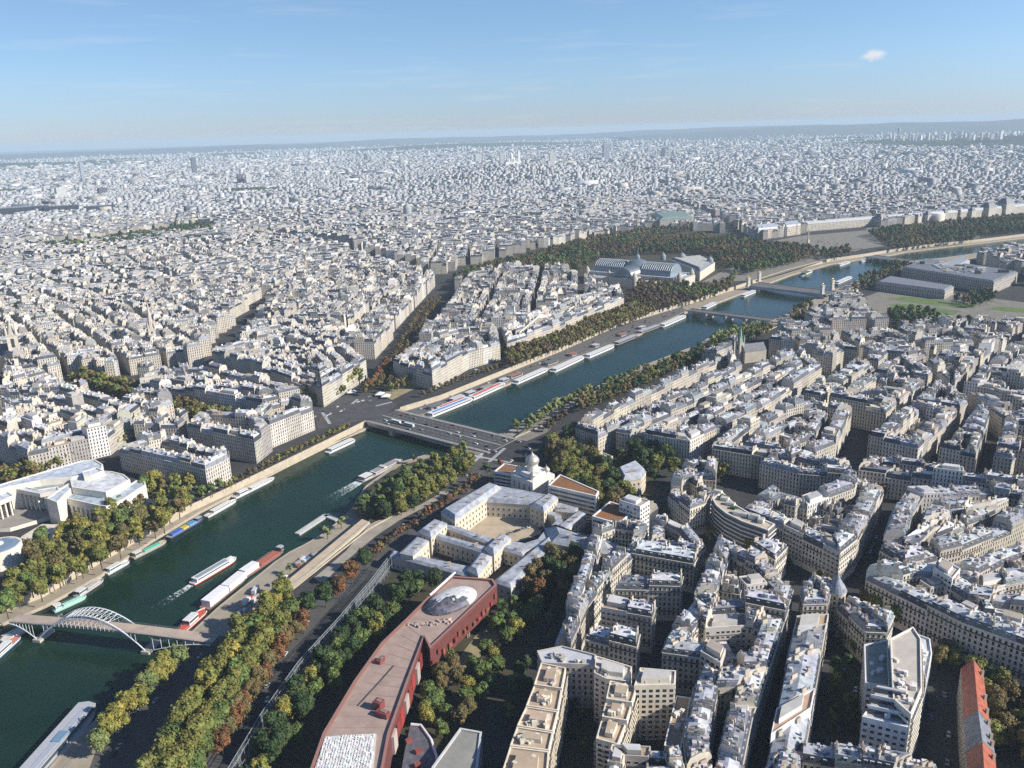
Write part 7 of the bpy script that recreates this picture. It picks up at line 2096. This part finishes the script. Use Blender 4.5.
# kiosks and goods on the quays
rnd = random.Random(12)
Lq = [Vector(G(*p, Z_Q)) for p in ((428, 411), (475, 393), (520, 376), (590, 349), (650, 325))]
for k in range(11):
    f = (k + .3 + rnd.random() * .4) / 11 * 4; i = min(3, int(f)); p = Lq[i].lerp(Lq[i + 1], f - i); e = (Lq[i + 1] - Lq[i]).normalized(); n = Vector((-e.y, e.x)); p = p + n * rnd.uniform(-1, 3); a = math.atan2(e.y, e.x)
    w, dpt = rnd.uniform(9, 22), rnd.uniform(5, 7); col = rnd.choice(((.15, .15, .16), (.5, .5, .5), (.28, .27, .25), (.34, .16, .12)))
    r = thing("kiosk", (p.x, p.y, Z_Q), f"low flat-roofed boarding kiosk, {ordinal(k)} from the road bridge along the promenade quay", "kiosk", "kiosks on the promenade quay", a)
    b = MB(); b.box(0, 0, 0, 3, w, dpt, 0, "wall", (.42, .41, .39)); b.build("wall", r)
    b = MB(); b.box(0, 0, 3.01, 3.3, w + 1.4, dpt + 1.6, 0, "paint", col, bottom=True); b.build("roof", r)
    b = MB(); b.face([(-w * .45, -dpt / 2 - .02, .8), (w * .45, -dpt / 2 - .02, .8), (w * .45, -dpt / 2 - .02, 2.5), (-w * .45, -dpt / 2 - .02, 2.5)], "glass", (.05, .06, .07)); b.build("window", r)
CR = (("white", (.62, .61, .59)), ("rusty", (.26, .10, .06)), ("grey", (.30, .30, .31)), ("blue", (.06, .14, .30)))
cnt = {}
for k in range(18):
    f = rnd.random(); u, v = lerp((232, 612), (312, 547), f); o = G(u + rnd.uniform(2, 12), v + rnd.uniform(-1, 4), Z_Q); nm, col = CR[rnd.randrange(4)]; i = cnt.get(nm, 0); cnt[nm] = i + 1
    w, h = rnd.uniform(1.6, 5.5), rnd.uniform(1.2, 2.4); r = thing("goods_crate", (o[0], o[1], Z_Q), f"{nm} ribbed goods crate, {ordinal(i)} of its colour on the goods port quay", "crate", "goods on the port quay", aq + rnd.uniform(-.3, .3))
    b = MB(); b.box(0, 0, .12, h, w, 1.8, 0, "paint", jit(col, .15))
    for q in range(int(w / .5)): b.box(-w / 2 + .25 + q * .5, 0, .12, h - .05, .12, 1.9, 0, "paint", tuple(x * .8 for x in col))
    b.build("box_body", r); b = MB(); b.box(0, 0, 0, .121, w * .9, 1.6, 0, "bark", (.2, .15, .1)); b.build("pallet", r)
# landing stages
def pontoon(pts, z, w, label, t=(.40, .40, .38)):
    L = [Vector(G(*p, Z_W + 1)) for p in pts]; org = (L[0].x, L[0].y, Z_W); r = thing("landing_stage", org, label, "pontoon"); b = MB()
    for a, c in zip(L, L[1:]):
        d = (c - a).normalized(); n = Vector((-d.y, d.x)) * w / 2; b.prism([tuple(a - n), tuple(c - n), tuple(c + n), tuple(a + n)], Z_W - .3, Z_W + z, "paint", t, "paving", tuple(x * 1.15 for x in t))
    b.build("deck", r, org); b = MB()
    for a, c in zip(L, L[1:]): b.tube([(a.x, a.y, Z_W + z + 1), (c.x, c.y, Z_W + z + 1)], .08, "metal", (.4, .42, .42), 4)
    b.build("railing", r, org)
pontoon([(297, 534), (326, 515), (338, 520)], 1.4, 5, "grey floating landing stage reaching out from the goods port")
pontoon([(-30, 640), (0, 640), (24, 628)], 1.2, 8, "wide pale floating pontoon below the footbridge", (.5, .47, .42))
pontoon([(60, 775), (110, 712)], 1.2, 9, "pale floating quay beside the long restaurant boat", (.48, .47, .45))
pontoon([(425, 414), (480, 393), (540, 371), (610, 343)], 1.2, 4, "long low pontoon where the promenade tour boats tie up", (.36, .35, .34))
# ------------------------------------------------------------------ road vehicles
CARS = [((.62, .62, .62), "white"), ((.03, .03, .035), "black"), ((.22, .23, .24), "grey"), ((.40, .41, .42), "silver"), ((.32, .03, .03), "red"), ((.04, .07, .16), "dark blue")]
def car_mesh(body):
    b = MB()
    b.loft([[(-2.15, w * .86, .35), (-2.1, w * .9, .8), (-2.0, w * .88, .95)] if False else [] for w in ()], "paint", body) if False else None
    prof = [(-2.15, .32), (-2.15, .78), (-1.9, .93), (-1.2, .96), (1.0, .94), (1.95, .78), (2.15, .55), (2.15, .32)]
    top = [(-1.85, .95), (-1.35, 1.44), (.25, 1.46), (1.05, .95)]
    for s in (-1, 1): b.face([(x, .86 * s, z) for x, z in (prof if s < 0 else prof[::-1])], "paint", body)
    for i in range(len(prof)): (x0, z0), (x1, z1) = prof[i], prof[(i + 1) % len(prof)]; b.face([(x0, -.86, z0), (x0, .86, z0), (x1, .86, z1), (x1, -.86, z1)], "paint", body)
    return b, top
def car_glass(body):
    b = MB(); top = [(-1.85, .955), (-1.35, 1.44), (.25, 1.46), (1.05, .955)]
    for s in (-1, 1): b.face([(x, (.80 if z < 1 else .66) * s, z) for x, z in (top if s < 0 else top[::-1])], "glass", (.03, .035, .04))
    for i in range(3):
        (x0, z0), (x1, z1) = top[i], top[i + 1]; w0, w1 = (.80 if z0 < 1 else .66), (.80 if z1 < 1 else .66)
        b.face([(x0, -w0, z0), (x0, w0, z0), (x1, w1, z1), (x1, -w1, z1)], "paint" if i == 1 else "glass", body if i == 1 else (.03, .035, .04))
    return b
def wheel_mesh():
    b = MB(); n = 10
    b.loft([[(.32 * math.cos(2 * math.pi * i / n), y, .32 + .32 * math.sin(2 * math.pi * i / n)) for i in range(n)] for y in (-.1, .1)], "slate", (.02, .02, .02)); return b.mesh("wheel")
CAR_M = [(car_mesh(c)[0].mesh("body"), car_glass(c).mesh("cabin"), nm) for c, nm in CARS]; WHEEL = wheel_mesh()
carc = {}
def car(x, y, z, ang, where, k=None):
    k = random.choices(range(6), (5, 5, 4, 3, 1, 1.4))[0] if k is None else k
    m, g, nm = CAR_M[k]; key = (nm, where); i = carc.get(key, 0); carc[key] = i + 1
    r = thing("car", (x, y, z), f"{nm} car, {ordinal(i)} of its colour {where}", "car", "cars on the roads", ang)
    inst("body", m, r); inst("cabin", g, r)
    for dx in (-1.3, 1.3):
        for dy in (-.82, .82): inst("wheel", WHEEL, r, (dx, dy, 0))
A_, ax_, ay_, L_, W_d = BR
def on_bridge(s, w): p = A_ + ax_ * s + ay_ * w; return p
lanes = [.14, .27, .42, .58, .73, .86]
pts = sorted((random.uniform(4, L_ + 14), ln) for ln in lanes for _ in range(5))
last = {}
for s, ln in pts:
    if s - last.get(ln, -99) < 8: continue
    last[ln] = s; p = on_bridge(s, ln * W_d); car(p.x, p.y, .77, math.atan2(ax_.y, ax_.x) + (0 if ln < .5 else math.pi), "counted across the road bridge from the far bank")
def street_cars(px, n, where, side=(-3.2, 3.2), z=.06):
    L = [Vector(G(*p, z)) for p in px]; tot = [(L[i + 1] - L[i]).length for i in range(len(L) - 1)]
    D = sorted(random.uniform(0, sum(tot)) for _ in range(n)); last = -99
    for d in D:
        if d - last < 5.5: d = last + 5.8
        last = d; i = 0
        while i < len(tot) - 1 and d > tot[i]: d -= tot[i]; i += 1
        e = (L[i + 1] - L[i]).normalized(); p = L[i] + e * min(d, tot[i]); s = random.choice(side); car(p.x - e.y * s, p.y + e.x * s, z, math.atan2(e.y, e.x) + (0 if s > 0 else math.pi), where)
street_cars([(318, 420), (345, 405), (372, 398)], 14, "counted over the far bridge square", (-8, -2, 4, 9))
street_cars([(470, 474), (430, 500), (380, 540), (330, 590), (285, 655), (235, 745)], 16, "counted down the museum road", (-4, 0, 4))
street_cars([(477, 466), (500, 470), (520, 455), (545, 440)], 9, "counted over the near bridge square", (-5, 0, 5))
street_cars([(515, 768), (528, 715), (545, 668), (560, 640)], 9, "counted along the garden street", (-6, -9), .06)
street_cars([(100, 765), (140, 712), (185, 665), (215, 640)], 14, "counted along the lower quay road", (-3, 3, 6), -4.93)
street_cars([(845, 735), (850, 680), (855, 645)], 5, "counted in the sunken court", (-3, 3))
street_cars([(690, 768), (676, 690), (662, 660), (690, 606)], 7, "counted in the comb terraces street", (-3, 3))
street_cars([(937, 765), (940, 720), (935, 690)], 6, "counted in the street by the red-roofed row", (-4, 4))
street_cars([(760, 768), (778, 690), (792, 630)], 12, "counted along the dark avenue", (-5, 5))
street_cars([(852, 572), (872, 530), (888, 505)], 8, "counted along the shaded avenue", (-5, 5))
street_cars([(500, 535), (520, 528), (535, 524)], 7, "counted in the palace courtyard", (-9, -3, 5), .12)
street_cars([(425, 555), (470, 560), (478, 552)], 3, "counted in the palace side court", (-2, 2), .12)
street_cars([(250, 755), (170, 768)], 2, "on the lower road", (0,)) if False else None
street_cars([(420, 410), (475, 391), (520, 374), (600, 342), (680, 309)], 34, "counted along the promenade quay", (-5, 2, 7), -4.95)
street_cars([(395, 382), (440, 378), (480, 370)], 8, "counted along the promenade road", (-3, 3))
street_cars([(800, 240), (840, 244), (862, 250)], 26, "counted over the obelisk square", (-14, -4, 8))
# parked coaches and lorries
def lorry(u, v, z, ang, label, cab, box, L=9):
    o = G(u, v, z); r = thing("lorry", (o[0], o[1], z), label, "lorry", None, ang)
    b = MB(); b.box(-1.3, 0, .9, 3.7, L - 2.8, 2.5, 0, "paint", box, bottom=True); b.build("box_body", r)
    b = MB(); b.prism([(L / 2 - 2.6, -1.2), (L / 2 - .3, -1.2), (L / 2, -.9), (L / 2, .9), (L / 2 - .3, 1.2), (L / 2 - 2.6, 1.2)], .6, 2.9, "paint", cab, bottom=True); c = b.build("cab", r)
    b = MB(); b.face([(L / 2 + .02, -.85, 1.7), (L / 2 + .02, .85, 1.7), (L / 2 + .02, .85, 2.6), (L / 2 + .02, -.85, 2.6)], "glass", (.04, .05, .06)); b.build("windscreen", c)
    for dx in (-L / 2 + 1.6, -L / 2 + 2.8, L / 2 - 1.6):
        for dy in (-1.1, 1.1): inst("wheel", WHEEL, r, (dx, dy, 0), 0, (1.5, 1.8, 1.5))
aq = math.atan2(*(Vector(G(270, 580, -5)) - Vector(G(225, 622, -5))).yx)
lorry(248, 603, -5, aq, "white lorry with a red cab parked on the goods port quay", (.5, .06, .05), (.66, .65, .64))
lorry(256, 592, -5, aq + .2, "grey lorry parked behind the red-cabbed one on the goods port", (.25, .25, .26), (.50, .50, .50))
def bus(s, w, label, col):
    p = on_bridge(s, w); r = thing("bus", (p.x, p.y, .77), label, "bus", None, math.atan2(ax_.y, ax_.x)); b = MB(); b.box(0, 0, .35, 3.1, 12, 2.55, 0, "paint", col, bottom=True); b.build("body", r)
    b = MB()
    for y in (-1.29, 1.29): b.face([(-5.7, y, 1.4), (5.7, y, 1.4), (5.7, y, 2.6), (-5.7, y, 2.6)], "glass", (.04, .05, .06))
    b.build("window", r)
    for dx in (-3.6, 3.8):
        for dy in (-1.15, 1.15): inst("wheel", WHEEL, r, (dx, dy, 0), 0, (1.5, 1.4, 1.5))
bus(28, W_d * .30, "white bus on the road bridge nearest the far square", (.64, .65, .66)); bus(46, W_d * .31, "white and grey coach just ahead of the first bus on the road bridge", (.55, .57, .6))
# ------------------------------------------------------------------ market tents on the far square
for k, (u, v) in enumerate(((352, 394), (380, 396), (386, 398))):
    o = G(u, v); r = thing("canopy_tent", (o[0], o[1], 0), ("round white tent on the far bridge square by the trees", "white canopy on the far bridge square, nearer the trees", "white canopy on the far bridge square, nearer the bridge")[k], "tent")
    b = MB(); w = 5
    b.loft([[(x * w * f, y * w * f, z) for x, y in ((-1, -1), (1, -1), (1, 1), (-1, 1))] for f, z in ((1, 2.6), (.5, 3.9), (.03, 5.2))], "paint", (.70, .70, .68)); b.build("canopy", r)
    for x in (-1, 1):
        for y in (-1, 1): b = MB(); b.tube([(x * w * .95, y * w * .95, 0), (x * w * .95, y * w * .95, 2.6)], .09, "metal", (.5, .5, .5), 5); b.build("leg", r)
